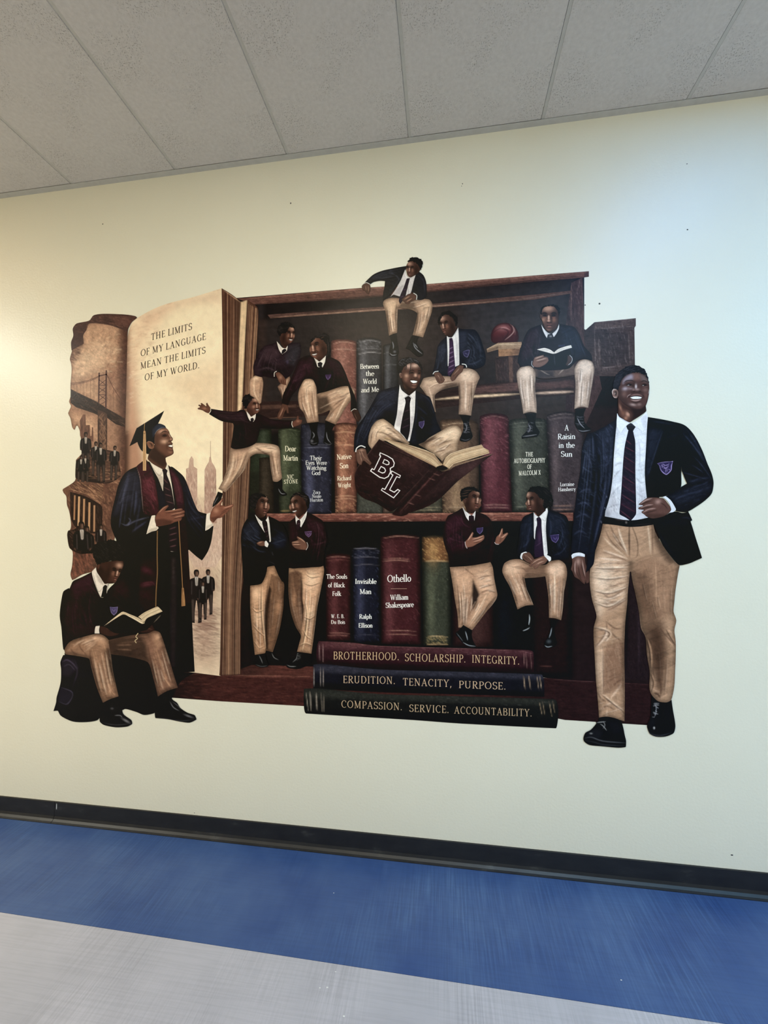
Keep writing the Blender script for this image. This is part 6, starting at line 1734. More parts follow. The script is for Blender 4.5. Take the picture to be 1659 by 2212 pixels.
* ear 4c3630 r=.8 : 744 480 756 476 764 500 758 524 748 514
* hair 15151b r=1 m=.2 : 750 468 756 424 785 404 840 396 890 402 914 430 910 490 902 470 896 440 860 410 800 408 768 436 758 480
* shirt dcdce0 r=1 m=.05 : 756 566 776 600 815 640 850 644 890 606 908 562 906 604 874 662 838 692 804 682 772 624
l 8a8a92 .7 .8 : 780 600 818 660
l 8a8a92 .6 .8 : 900 590 866 640
* tie 22222c r=1 : 812 652 850 644 868 688 838 694 804 686
e a8a8b0 .5 : 836 668 12 8
* crest 2c2f4a r=.8 : 902 742 940 740 960 736 960 752 904 760
* book_cover 121117 r=1 : 736 794 862 822 870 830 1004 772 1016 860 955 922 880 930 800 902 760 850
l 4a4a54 .6 .9 : 866 826 874 920
e 3a3a44 .6 : 800 850 16 12
* book_pages dcd6ce r=.8 : 718 782 780 768 830 782 866 806 900 778 960 756 1012 744 1020 766 950 786 868 818 800 804
l 8a8078 .8 .8 : 866 806 868 818
l a8a098 .6 .6 : 740 786 800 786 860 812
l a8a098 .6 .6 : 1010 760 930 780 872 812
* hand 6a4c42 r=.8 : 680 902 698 850 740 836 776 828 778 842 810 850 818 878 790 910 740 934 690 930
l b89c8c .7 .9 : 700 860 770 836
l b89c8c .7 .9 : 710 880 800 856
l 281a18 .7 .8 : 704 872 790 846
l 281a18 .7 .8 : 714 896 806 872
* hand 3a2a28 r=.8 : 982 832 1012 838 1024 870 1010 902 985 926 965 910 980 880
b cuff a8a4a8 1.2 : 690 936 672 910 676 880
b cuff a8a4a8 1.2 : 1000 830 1022 856 1016 890 990 914
G printed_person|printed student in black blazer with folded arms leaning beside the page edges
F J
* shoe 0d0c0e r=1 : 282 852 330 838 376 838 386 900 404 940 390 960 340 966 290 948 284 910
l 8a8a8a .7 .8 : 320 860 340 900 350 930
l 6a6a6a .6 .8 : 290 940 340 956 396 950
* shoe 0d0c0e r=1 : 376 820 440 826 450 866 500 892 506 912 470 930 420 920 396 890
l 8a8a8a .6 .8 : 430 840 450 880 490 900
F E
* trousers a88058 r=1.4 m=.10 : 164 1060 250 1046 300 960 312 900 372 888 412 980 456 1046 452 1150 448 1260 414 1450 358 1632 300 1618 290 1642 204 1656 186 1500 176 1400 164 1250
p c89c70 .8 7 : 190 1080 280 1060 310 1000 300 1200 270 1400 220 1420 190 1260
l e0bc8c .7 1.8 : 270 1080 262 1250 262 1420
l d8b080 .6 1.6 : 190 1300 230 1320 270 1290
l 5a3c26 .7 1.6 : 180 1240 220 1260 280 1250
l 5a3c26 .7 1.6 : 190 1380 230 1420 280 1440
l 5a3c26 .8 2 : 330 960 310 1100 290 1280 288 1500 300 1620
p 3c281a .8 6 : 310 1150 350 1200 340 1400 310 1560 296 1500 296 1300
l c89c70 .6 1.6 : 380 1000 420 1120 400 1240
l 5a3c26 .6 1.6 : 360 1000 370 1100 350 1200
l b88a60 .7 1.6 : 430 1180 400 1300 360 1520
l d8b080 .6 1.4 : 200 1560 240 1600 290 1600
l 6a4830 .6 1.6 : 200 1480 250 1560 290 1540
f d0a478 .35 .9 60 80 14 : 180 1060 300 1000 440 1060 400 1500 290 1640 200 1640
W 5a3f2e,ead2b0 .85 1.2 7 : 172 1080 180 1350 206 1640 / 300 980 296 1250 292 1620
W 5a3f2e,ead2b0 .8 1.2 6 : 330 920 320 1150 310 1600 / 440 1050 440 1250 360 1620
W 5a3f2e,ead2b0 .7 1.0 4 : 175 1230 230 1290 285 1280 / 180 1330 230 1380 285 1360
p 5a3c26 .72 2.5 : 345 960 412 990 456 1046 452 1260 414 1450 358 1632 302 1618 292 1500 288 1300 312 1120
p 22140d .85 2 : 330 1060 345 1100 322 1260 312 1440 318 1600 300 1610 290 1500 290 1300 312 1140
e b8885c .6 : 410 1240 26 60 10
w 2a190f e8c494 .8 1.6 : 262 1060 258 1250 270 1420 290 1600
e e6c294 .7 : 215 1130 30 60
e e0b888 .6 : 220 1330 24 50
w 4a2e1c e0b888 .8 1.3 : 176 1250 220 1290 286 1270
w 4a2e1c e0b888 .8 1.3 : 186 1400 226 1450 286 1500
w 4a2e1c e0b888 .7 1.3 : 194 1540 240 1600 290 1580
* jacket 0f111a r=1.5 m=.14 : 205 448 170 468 130 492 96 560 84 640 86 720 92 820 100 960 110 1046 190 1054 262 1040 300 962 306 900 340 860 372 880 402 960 440 1026 500 1000 502 860 502 740 486 620 462 560 430 516 380 484 318 458 345 560 342 690 300 640
p 232a40 .65 7 : 110 560 180 500 230 540 240 620 180 660 110 640
p 1e2640 .6 6 : 360 660 430 600 480 650 450 720 380 730
l 3a4664 .5 1.4 : 120 640 190 680 240 720
l 3a4664 .5 1.4 : 180 720 240 760 300 770
l 3e4c6c .5 1.4 : 330 700 400 680 470 660
l 04050a .8 2 : 140 700 220 700 300 740 380 720
p 06060a .85 9 : 110 780 250 800 300 860 260 1020 120 1030
p 06060a .85 9 : 380 780 490 780 490 980 440 1000 400 920
l 55555e .5 .8 : 352 770 362 800
l 55555e .6 .8 : 330 850 380 880
f 3a4460 .35 .7 60 40 8 : 100 560 230 500 240 720 100 740
W 04050a,3c4a6c .7 1.2 7 : 100 600 180 690 300 730 / 150 500 200 580 260 640
W 04050a,344464 .7 1.2 6 : 350 560 420 600 480 660 / 320 720 400 740 480 720
* shirt e2dcd2 r=1 m=.05 : 205 446 235 480 264 504 300 492 318 458 332 540 342 670 334 684 300 620 262 560 232 510
l 9a948c .7 .8 : 220 470 262 530 300 494
p b0a8a0 .6 2 : 320 520 336 600 338 670 326 660
* tie 1f1319 r=1 : 266 508 292 490 310 512 318 570 332 670 312 668 292 610 276 560
l 5a3c44 .6 .8 : 276 560 312 546
l 5a3c44 .6 .8 : 286 600 320 582
l 5a3c44 .6 .8 : 300 640 328 622
* face 38211a r=.6 g=.04 m=.05 : 198 398 222 330 250 288 300 284 318 316 328 352 330 395 308 432 280 470 245 478 212 450 206 420
p 190c09 .8 4 : 204 400 240 380 260 440 250 476 214 450
v .7 0 1 : 300 344 288 460
* ear 3c241c r=.8 : 196 362 214 352 226 376 218 404 204 400
* hair 131013 r=1 m=.2 : 164 380 150 310 188 266 248 256 298 284 312 304 262 290 232 330 218 362 204 400 186 400
f 3a3232 .55 .7 40 20 8 : 160 380 160 300 250 258 300 290 200 400
* hand 5c3a2a r=.8 : 218 692 246 676 280 674 296 690 290 714 256 718 228 706
l a8785c .7 1 : 226 694 270 680
* cuff e0dad0 r=1 : 290 678 302 672 322 700 312 728 290 716
G printed_person|printed student in maroon sweater with clasped hands standing against the lower shelf
F J
* shoe 0d0c0e r=1 : 652 828 700 838 762 850 778 890 764 930 730 952 660 978 590 974 556 958 556 936 606 912 640 884
l 8a8a8a .7 .8 : 650 840 640 890 610 920
l 9a9a9a .7 .8 : 562 944 590 956 640 956
f 6a6a6a .5 .7 16 10 6 : 640 840 680 850 660 900 630 900
F E
* trousers b08860 r=1.4 m=.10 : 498 908 640 906 740 892 792 880 802 930 786 1030 770 1110 742 1250 722 1420 692 1646 640 1638 568 1628 586 1560 602 1490 560 1420 530 1340 508 1250 494 1100
p cea278 .8 7 : 620 1000 720 940 780 960 750 1120 700 1260 640 1280 620 1150
l e4c090 .7 1.8 : 690 1000 680 1150 660 1300 640 1500 610 1620
l 4a3020 .8 2.2 : 612 1010 600 1150 620 1260 612 1380 600 1480
p 543a28 .6 6 : 520 940 600 960 600 1180 560 1240 520 1180
l c89a6e .6 1.6 : 530 960 540 1080 580 1200
l 5a3c26 .7 1.6 : 540 920 600 990 640 1000
l 5a3c26 .7 1.6 : 640 920 680 960 760 950
l 5a3c26 .6 1.6 : 520 1180 560 1230 610 1240
l d8b080 .6 1.6 : 640 1330 690 1300 720 1290
l 5a3c26 .7 1.6 : 640 1380 690 1340 724 1330
l d8b080 .6 1.6 : 630 1440 690 1470 700 1520
l 6a4830 .6 1.6 : 610 1560 660 1580 700 1570
l d0a478 .6 1.4 : 540 1300 580 1400 606 1460
f d8ac80 .35 .9 60 100 14 : 510 920 790 890 720 1400 690 1630 580 1620
W 5a3f2e,ead2b0 .85 1.2 7 : 620 960 620 1250 590 1620 / 790 900 760 1150 692 1635
W 5a3f2e,ead2b0 .8 1.2 6 : 502 920 505 1200 590 1470 / 610 920 606 1150 608 1440
W 5a3f2e,ead2b0 .7 1.0 5 : 620 1300 670 1320 730 1290 / 610 1420 660 1440 712 1420
p 5a3c28 .72 2.5 : 496 960 560 930 612 960 614 1160 622 1300 600 1480 556 1420 528 1340 506 1250 494 1100
p 1e120c .8 2 : 600 1000 618 1060 614 1180 628 1260 612 1340 604 1240 600 1120
e b8885c .6 : 540 1180 20 60
w 2a190f f0d0a0 .85 1.7 : 628 1180 650 1300 640 1440 606 1620
e f0d0a4 .75 : 690 1010 50 80 10
e e8c494 .6 : 670 1280 30 50
w 4a2e1c e8c494 .8 1.4 : 640 960 690 990 770 980
w 4a2e1c e8c494 .8 1.4 : 626 1040 690 1060 776 1030
w 4a2e1c e8c494 .8 1.4 : 628 1330 680 1350 724 1320
w 4a2e1c e8c494 .7 1.4 : 616 1440 650 1500 700 1530
w 4a2e1c e8c494 .7 1.4 : 590 1580 640 1560 700 1580
* sweater 240e15 r=1.4 m=.14 : 652 422 690 440 730 462 790 502 818 590 832 680 806 760 800 880 760 898 640 902 540 912 500 902 500 780 496 600 490 522 552 470 566 560 584 584
p 3c1a24 .7 7 : 660 480 740 470 780 540 780 620 720 600 670 560
p 37161f .6 5 : 500 540 550 500 560 600 510 680
l 56303a .5 1.4 : 700 700 760 700 820 670
l 56303a .4 1.4 : 720 500 770 580 800 660
l 0e0508 .7 2 : 660 740 740 750 800 720
p 10060a .8 9 : 520 760 660 770 780 780 780 880 520 890
f 56303a .35 .7 70 60 8 : 650 450 800 520 820 680 680 720
W 0c0407,56303a .7 1.2 8 : 660 440 690 600 640 880 / 790 510 820 650 780 890
W 0c0407,482630 .7 1.2 5 : 495 540 510 640 500 740 / 550 490 570 600 560 660
* shirt e2dcd2 r=1 m=.05 : 554 452 574 476 592 490 625 455 655 414 648 460 632 500 602 556 584 530 566 548 556 500
l 9a948c .7 .8 : 562 470 580 510
l 9a948c .7 .8 : 640 450 604 530
* tie 2c1820 r=1 : 566 502 588 488 598 510 592 560 576 582 562 560
l 6a4450 .6 .8 : 570 530 594 520
* crest 4a2c4e r=.8 : 632 592 665 590 694 588 690 620 668 642 642 620
l 8a6a94 .8 .7 : 634 594 694 590 688 618 668 640 642 618 634 594
l 8a6a94 .6 .6 : 650 600 664 624 680 600
* face 3c241b r=.6 g=.04 m=.05 : 498 382 512 325 545 282 600 284 640 330 654 388 648 420 620 446 582 476 552 440 540 432 512 414
p 1b0d09 .8 4 : 590 380 650 350 650 410 600 460 576 470 570 420
v -.7 1 -1 : 530 350 552 458
* hair 151113 r=1 m=.2 : 504 334 520 290 558 256 630 258 672 308 672 380 656 402 646 340 604 290 550 282 520 312
f 5a4a44 .6 .7 40 20 9 : 510 320 560 260 640 264 670 370 600 290
* hand 623e2e r=.8 : 522 682 556 672 580 662 566 646 570 632 600 648 640 680 656 722 642 750 600 748 560 740 528 712
l b0846a .8 1 : 570 640 610 662 640 690
l b0846a .7 1 : 526 684 590 684
l b0846a .7 1 : 528 704 600 704
l 24120c .8 .8 : 526 694 596 694
l 24120c .8 .8 : 534 716 600 718
l 24120c .8 .8 : 548 736 600 734
b cuff b8a8a0 1.2 : 652 684 662 716 646 752
G printed_person|printed student in maroon sweater gesturing with open palms and crossed ankles
F I
* shoe 0b0c10 r=1 : 416 1460 440 1446 480 1402 556 1440 556 1490 570 1540 594 1580 570 1590 530 1582 480 1556 440 1510 418 1484
l a8b0b8 .8 .9 : 500 1450 514 1500 520 1530
l a8b0b8 .7 .8 : 480 1548 530 1574 590 1582
l 6a7078 .7 .8 : 424 1466 450 1500 480 1540
p 05060a .7 3 : 470 1410 550 1440 550 1460 470 1440
* trousers b8906a r=1.4 m=.10 : 366 900 500 890 640 872 710 848 736 900 750 1000 772 1110 776 1140 764 1180 720 1240 680 1286 560 1442 520 1420 482 1398 464 1420 440 1420 432 1300 410 1180 396 1080
p d8b088 .8 8 : 600 960 700 930 740 1000 750 1100 680 1110 620 1060
p c49a72 .7 7 : 400 940 480 930 530 1000 520 1160 450 1160
l eac8a0 .7 1.8 : 690 1120 640 1220 540 1380
l 5a3a28 .8 2 : 760 1150 690 1240 580 1390
l 5a3a28 .7 1.8 : 600 1000 660 980 730 970
l 5a3a28 .7 1.8 : 620 1060 680 1060 750 1050
l 5a3a28 .7 1.8 : 620 1130 690 1100 760 1120
l 6a4832 .6 1.6 : 480 900 560 960 580 980
l 6a4832 .6 1.6 : 420 1000 440 1150 450 1380
l e0b88e .6 1.6 : 470 980 490 1120 480 1300
p 140c10 .95 4 : 566 1006 600 1080 622 1140 590 1230 556 1280 556 1140
p 6a4832 .6 5 : 500 1180 556 1160 556 1290 500 1370 470 1390
l 5a3a28 .6 1.6 : 440 1260 490 1320 500 1360
f e0b890 .35 .9 50 100 14 : 390 920 540 900 550 1200 460 1400
f e0b890 .35 .9 40 -50 14 : 620 1100 760 1110 560 1420 490 1390
W 5a3f2e,ead2b0 .85 1.2 7 : 372 910 420 1150 450 1410 / 550 900 556 1150 520 1380
W 5a3f2e,ead2b0 .85 1.2 7 : 580 980 660 920 720 880 / 620 1140 690 1120 770 1130
W 5a3f2e,ead2b0 .85 1.2 6 : 620 1140 560 1280 490 1395 / 770 1150 690 1280 562 1435
* sweater 2a0e17 r=1.4 m=.14 : 472 388 440 410 400 432 346 462 318 550 308 650 330 740 352 798 366 892 500 892 640 872 726 850 742 780 758 706 742 610 722 500 680 452 630 432 590 420 580 500 532 500
p 451a28 .75 7 : 340 500 420 450 470 470 460 560 380 600 330 580
p 3c1522 .6 6 : 330 660 420 680 500 700 480 740 380 740
l 5c2c3c .5 1.4 : 340 640 420 670 500 690
l 5c2c3c .5 1.4 : 460 440 480 520 540 560
l 0f0509 .8 2 : 430 600 480 640 500 680
p 14070c .8 8 : 560 560 720 540 730 700 700 780 560 680
p 14070c .7 8 : 380 780 700 760 700 850 380 880
f 5c2c3c .35 .7 80 50 8 : 330 520 460 440 480 700 340 740
W 0c0407,5c2c3c .7 1.2 8 : 340 480 320 640 370 800 / 480 430 480 640 500 860
W 0c0407,482230 .6 1.2 6 : 600 440 600 600 520 860 / 700 480 740 620 700 840
* shirt e6e0dc r=1 m=.05 : 474 374 496 410 522 432 556 456 588 414 586 450 578 498 560 470 530 500 504 462
l 9a9490 .7 .8 : 482 390 522 470
l 9a9490 .7 .8 : 584 430 566 476
* tie 26121c r=1 : 530 458 556 452 574 462 576 500 550 506 530 500
* crest 3c2c5a r=.8 : 596 562 625 560 654 556 648 590 626 614 602 594
l 7a6aa4 .8 .7 : 598 564 652 558 646 590 626 612 604 594 598 564
* face 4a2c20 r=.6 g=.04 m=.05 : 482 322 512 306 530 262 568 240 618 252 628 285 640 322 632 340 638 368 618 392 588 404 560 436 520 424 500 380
p 24120d .8 4 : 490 330 540 350 570 400 560 434 516 424 498 380
v .75 0 1 : 606 302 592 414
* ear 4a2c20 r=.8 : 480 310 498 302 508 326 500 350 486 344
* hair 141114 r=1 m=.2 : 458 290 458 240 500 212 560 206 608 228 618 256 568 240 532 264 524 296 504 304 486 312 472 332 462 316
l 6a4a38 .7 .7 : 464 268 500 262 530 250
l 6a4a38 .7 .7 : 466 286 500 284 526 276
l 6a4a38 .6 .7 : 480 246 520 238 560 234
* hand 784a36 r=.8 : 502 732 498 682 524 652 550 610 560 594 572 606 560 642 600 640 656 620 664 634 662 656 640 678 600 700 560 722
l c8967a .7 1 : 560 660 610 648 656 628
l c8967a .6 1 : 570 680 620 666 658 648
l c8967a .7 1 : 520 670 548 630 564 600
l 2a140d .8 .8 : 560 670 610 656 654 640
l 2a140d .7 .8 : 566 694 620 680
* hand 784a36 r=.8 : 756 692 768 640 796 612 810 568 824 564 824 600 822 618 862 600 870 612 850 640 836 662 812 688 780 708
l c8967a .7 1 : 790 640 806 600 818 570
l c8967a .7 1 : 810 650 862 608
l 2a140d .8 .8 : 800 630 826 620
l 2a140d .8 .8 : 796 660 826 650
l 2a140d .8 .8 : 790 680 812 668
b cuff b8a8a4 1.3 : 498 680 502 710 516 738
b cuff b8a8a4 1.3 : 752 684 764 700 790 702
G printed_person|printed student in navy blazer with crest and purple tie sitting at the right of the bottom shelf
F I
* shoe 0b0d12 r=1 : 1036 1280 1066 1296 1076 1360 1066 1420 1040 1448 1000 1464 988 1448 1010 1424 1040 1400 1046 1340
l b8c0c4 .9 1 : 1052 1306 1054 1350 1046 1400
l b8c0c4 .8 .8 : 994 1450 1030 1436 1056 1420
* shoe 0b0d12 r=1 : 1226 1345 1306 1356 1272 1420 1272 1480 1292 1550 1270 1586 1220 1596 1184 1588 1180 1560 1210 1500 1236 1420
l a8b0b8 .7 .9 : 1246 1420 1236 1470 1222 1510
l a8b0b8 .7 .8 : 1184 1574 1210 1588 1250 1580
e 5a6268 .6 : 1220 1540 20 16
* trousers b18a66 r=1.4 m=.10 : 818 930 838 866 900 834 980 834 1050 868 1150 882 1200 876 1230 850 1310 838 1362 876 1378 950 1362 1060 1350 1120 1342 1250 1326 1358 1272 1340 1222 1336 1220 1240 1214 1130 1190 978 1120 988 1010 994 1030 1090 1062 1160 1088 1226 1020 1232 950 1264 924 1180 890 1080 840 990
p d8b28a .85 7 : 836 890 900 850 970 870 960 930 900 960 850 950
p e0bc96 .85 7 : 1230 890 1310 856 1350 900 1330 970 1260 970 1220 940
l f0d8b4 .7 2 : 1270 940 1270 1100 1270 1300
l eac8a0 .5 2 : 900 960 960 1080 1000 1200
l 5a3a28 .8 2 : 990 960 1020 1080 1070 1200
l 5a3a28 .7 1.8 : 860 960 910 1080 950 1220
l 5a3a28 .7 1.8 : 1216 960 1224 1100 1234 1300
l 6a4832 .7 1.8 : 1320 980 1310 1120 1300 1320
l 6a4832 .6 1.6 : 900 900 980 900 1030 940
p 5a3e2c .7 6 : 1010 900 1100 890 1190 890 1200 960 1120 984 1010 986
l e0bc96 .5 1.4 : 1240 980 1244 1120 1246 1300
f e4c09a .35 .9 50 68 14 : 840 940 980 900 1060 1200 960 1240
f e4c09a .35 .9 50 92 14 : 1220 960 1350 930 1320 1330 1230 1320
W 5a3f2e,ead2b0 .85 1.2 7 : 826 930 890 1100 952 1260 / 1000 980 1040 1100 1084 1224
W 5a3f2e,ead2b0 .85 1.2 8 : 1196 960 1216 1150 1222 1335 / 1370 940 1350 1120 1326 1350
W 4a3426,b08c6a .8 1.2 5 : 860 860 980 850 1060 880 / 900 950 1010 960 1190 960
* jacket 121727 r=1.5 m=.14 : 1088 428 1050 442 1008 462 980 510 966 600 958 660 944 760 950 800 976 826 1006 780 1090 790 1200 800 1244 832 1320 834 1394 830 1402 700 1404 600 1394 520 1368 458 1300 428 1210 402 1150 500
p 212a44 .65 7 : 1220 440 1300 450 1340 500 1300 580 1240 600 1210 560
p 1e263e .6 6 : 990 520 1060 470 1080 560 1050 680 980 720
l 38446a .5 1.4 : 1320 520 1340 620 1300 740
l 38446a .5 1.4 : 1220 460 1240 560 1220 660
l 38446a .5 1.4 : 980 740 1030 700 1060 640
l 04060c .8 2 : 1000 620 990 720 970 790
p 080b14 .8 8 : 1200 640 1270 680 1300 780 1220 790
p 080b14 .7 6 : 1060 640 1090 640 1090 760 1040 760
l 3a4468 .5 1.4 : 1260 800 1330 770 1380 700
f 35405e .35 .7 80 60 8 : 1220 420 1390 480 1390 760 1250 800
f 35405e .35 .7 40 110 8 : 980 500 1080 450 1080 640 960 760
W 04050a,3c486c .7 1.2 7 : 1230 430 1340 480 1390 620 / 1240 620 1300 700 1330 820
W 04050a,38446a .6 1.2 5 : 1000 480 970 620 960 780 / 1080 450 1070 600 1020 760
* shirt e6e4e2 r=1 m=.05 : 1090 426 1108 450 1132 466 1170 432 1204 384 1212 420 1198 500 1196 600 1210 780 1196 800 1176 790 1160 700 1152 600 1140 500 1110 560 1100 660 1092 640
l 9a9896 .7 .8 : 1096 440 1106 500 1128 470
l 9a9896 .7 .8 : 1208 420 1190 500 1148 470
p b8b4b4 .6 2.5 : 1180 520 1196 560 1206 760 1190 780
* tie 2c1a34 r=1 : 1112 480 1136 464 1156 490 1158 560 1166 660 1178 800 1140 812 1098 812 1096 720 1112 620 1118 520
e 5a3a60 .5 : 1140 640 14 60
l 140c18 .6 1.2 : 1110 490 1154 500
l 5a3c5c .5 .9 : 1104 720 1164 680
* crest 35285a r=.8 : 1232 624 1270 620 1308 616 1302 660 1280 690 1246 670
l 7a6aa8 .9 .8 : 1234 626 1306 618 1300 658 1280 688 1248 668 1234 626
l 7a6aa8 .6 .6 : 1256 636 1276 660 1292 634
* face 3f251c r=.6 g=.04 m=.05 : 1026 290 1040 250 1100 250 1148 310 1172 380 1196 408 1160 440 1128 466 1100 424 1070 414 1028 404 1030 378 1016 352 1028 328
p 1c0e0a .8 4 : 1090 380 1150 350 1190 406 1128 464 1096 424
v -.75 0 -1 : 1046 320 1060 424
* ear 3c241c r=.8 : 1142 320 1166 308 1176 336 1164 366 1146 356
* hair 121013 r=1 m=.2 : 1036 254 1060 212 1130 200 1196 214 1240 270 1256 330 1246 372 1216 378 1190 402 1174 376 1178 320 1150 306 1130 290 1100 254
f 34302f .55 .7 50 40 8 : 1040 250 1060 210 1200 216 1250 340 1200 390 1150 300
* hand 5a3a2c r=.8 : 976 806 1000 774 1050 772 1076 800 1094 832 1072 862 1040 860 1006 836
l a87c64 .7 1 : 1010 790 1050 820 1080 846
l 20100b .8 .8 : 1000 804 1040 842
l 20100b .8 .8 : 1020 796 1060 836
* hand 6a4636 r=.8 : 1048 884 1080 840 1120 822 1180 800 1214 830 1186 870 1140 884 1124 906 1096 916 1086 896 1060 898
l b88c74 .7 1 : 1070 880 1110 844 1170 820
l b88c74 .7 1 : 1096 900 1130 866 1180 846
l 20100b .8 .8 : 1062 890 1106 852
l 20100b .8 .8 : 1090 904 1130 866
* cuff e2e0de r=1 : 974 808 984 780 1020 766 1034 772 1000 782 988 812 994 834 978 826
* cuff e2e0de r=1 : 1178 800 1196 792 1236 812 1238 840 1222 852 1212 836
G printed_person|printed smiling tallest student in navy blazer striding out of the right end of the mural
F O
* shoe 0d0e12 r=1 : 910 1560 990 1630 1070 1642 1122 1614 1136 1720 1154 1820 1162 1900 1142 1968 1060 2002 960 2004 892 1972 864 1902 872 1860 900 1790 905 1680
e c8c8c8 .8 : 938 1912 9 12
l 8a8a90 .8 .9 : 945 1650 960 1700 955 1760 940 1800
f a8a8ac .7 .7 16 20 6 : 935 1640 975 1650 965 1800 930 1800
p 1e2026 .6 6 : 880 1850 930 1810 950 1860 900 1920
l 3a3c44 .7 1.4 : 872 1920 900 1970 1000 1992 1130 1960
p 191a20 .5 8 : 1010 1680 1100 1660 1130 1800 1060 1860
* trousers ab8762 r=1.4 m=.09 : 410 -300 560 -272 760 -262 922 -282 950 -150 1050 20 1150 155 1206 200 1190 290 1165 450 1150 600 1144 690 1172 780 1152 885 1166 1000 1166 1150 1160 1300 1150 1480 1120 1612 1070 1642 980 1630 912 1562 888 1482 892 1380 890 1300 862 1140 848 960 800 860 780 700 745 520 705 340 688 180 680 300 662 480 655 600 636 780 630 900 624 1100 630 1500 626 1842 540 1816 440 1796 360 1822 345 1610 326 1400 310 1100 302 960 304 850 332 740 312 650 285 560 262 400 264 250 300 100 330 20 380 -150
p c8a47e .75 14 : 300 120 480 60 660 180 660 480 640 600 340 720 290 560 270 300
p c2a07a .7 12 : 320 1050 400 1040 400 1550 350 1600 330 1300
p 9a7252 .7 10 : 440 1060 620 1000 620 1420 520 1500 420 1540 400 1300
p 8a6648 .75 14 : 700 200 900 100 1180 220 1150 500 1140 700 1000 780 860 760 780 620
p 5c3f2a .7 16 : 860 840 1000 800 1060 1000 1060 1300 1000 1500 940 1300 880 1100
p 54391f .35 14 : 700 340 800 560 820 780 860 900 820 860 780 700
p 4c3526 .7 8 : 960 -150 1050 20 1150 160 1100 190 980 60 930 -100
l b89068 .7 1.6 : 950 120 960 400 965 660
l e8ccaa .6 2.5 : 290 300 450 220 640 230
l e8ccaa .6 2.2 : 300 400 450 340 650 320
l ecd2b0 .6 2.2 : 320 560 460 560 640 470
l ecd2b0 .6 2.2 : 420 580 500 610 640 560
l ecd2b0 .6 2.4 : 330 520 380 580 480 590
l 6a4a36 .7 1.8 : 300 210 440 180 660 180
l 6a4a36 .7 1.8 : 290 250 460 260 660 260
l 6a4a36 .6 1.6 : 400 360 540 330 660 320
l 6a4a36 .6 1.6 : 400 440 560 400 660 370
l 6a4a36 .7 1.8 : 380 480 480 540 640 440
l 6a4a36 .7 1.8 : 300 550 380 600 500 600 580 570
l 6a4a36 .7 1.8 : 430 680 520 640 650 560
l 6a4a36 .6 1.6 : 420 120 560 120 660 160
l 6a4a36 .6 1.6 : 380 60 500 90 660 150
l e8ccaa .6 2.2 : 400 40 540 90 660 130
l f0d8b8 .6 2 : 350 120 480 140 600 150
l 5a3c2a .75 2.2 : 430 790 440 860 400 960 320 1060
l 5a3c2a .7 2 : 430 790 520 860 600 870
l 5a3c2a .7 2 : 310 840 380 880 400 900
l e8ccaa .7 2.4 : 330 860 420 880 440 920 390 1000 330 1060
l e8ccaa .7 2 : 420 950 450 970 420 1000
l 5a3c2a .6 2 : 460 880 540 960 600 1000
l 5a3c2a .7 2 : 396 1050 400 1280 406 1560
l dcbc96 .6 2 : 388 1050 390 1280 396 1540
l 5a3c2a .7 2.2 : 400 1560 480 1630 570 1700 620 1760
l e0c09c .7 2.6 : 480 1600 560 1500 600 1440
l 5a3c2a .6 2 : 500 1480 560 1420 620 1400
l e0c09c .7 2.4 : 420 1680 500 1650 600 1740
l 5a3c2a .7 2 : 380 1720 440 1680 520 1720
l 5a3c2a .6 1.8 : 345 1540 380 1600 440 1640
l e0c09c .5 2 : 440 1800 440 1720
l d0a67c .6 2 : 860 960 890 1040 880 1140 910 1300
l 3e281a .7 2 : 880 960 910 1080 900 1200
l d0a67c .6 2 : 1040 900 1100 1000 1160 1080
l d0a67c .6 2 : 1080 860 1150 960
l 5a3c2a .6 2 : 1000 860 1080 960 1160 1040
l d8b088 .6 2.2 : 940 1330 910 1450 930 1540
l d8b088 .6 2.2 : 900 1490 960 1520 1000 1530
l 3e281a .8 2.2 : 930 1540 980 1560 1000 1600
l d0a67c .6 2 : 1010 1600 1080 1560 1140 1570
l 5a3c2a .7 2 : 1000 1330 1010 1480 1004 1600
l c49a70 .5 2 : 1120 1200 1140 1360 1120 1500
l d8b088 .7 1.4 : 784 720 800 860 850 950
l 3e2a1e .8 2 : 680 -270 676 -100 680 120
l 3e2a1e .6 1.6 : 690 -250 760 -60 760 100 700 130
l 5a4030 .6 1.6 : 916 -260 920 -60 926 100
l e0c49c .6 2 : 870 -240 890 -60 900 80
l ecd4b0 .6 2.4 : 560 -200 600 -60 660 90
l 5a4030 .7 2 : 470 -240 520 -120 640 60
l 5a4030 .6 1.8 : 420 -180 480 -60 600 60
l dcc09a .6 2.2 : 400 -100 500 0 640 110
f e4c8a4 .3 .9 140 -12 14 : 290 130 650 180 650 560 310 620
f 5a3e2c .25 .9 120 -14 14 : 290 130 650 180 650 560 310 620
f d4b08a .25 .9 120 80 16 : 330 1000 620 1000 620 1780 360 1780
f c09468 .25 .9 120 84 16 : 760 200 1180 220 1140 760 860 800
f a87e58 .3 .9 120 84 16 : 860 960 1160 900 1150 1500 920 1500
W 5a3f2e,ead2b0 .42 1.6 6 : 275 250 400 240 660 200 / 300 560 460 600 645 520
W 5a3f2e,ead2b0 .42 1.5 5 : 310 880 400 860 620 820 / 320 1040 420 1020 620 980
W 5a3f2e,ead2b0 .42 1.5 5 : 315 1080 330 1400 366 1800 / 400 1060 400 1400 430 1790
W 4a3426,c8a47e .6 1.5 7 : 720 240 800 600 880 840 / 1190 240 1150 500 1150 760
W 4a3426,c8a47e .65 1.5 7 : 860 960 900 1300 920 1540 / 1150 900 1150 1200 1110 1590
W 5a3f2e,ead2b0 .42 1.5 5 : 350 1640 460 1620 620 1560 / 360 1800 480 1760 622 1720
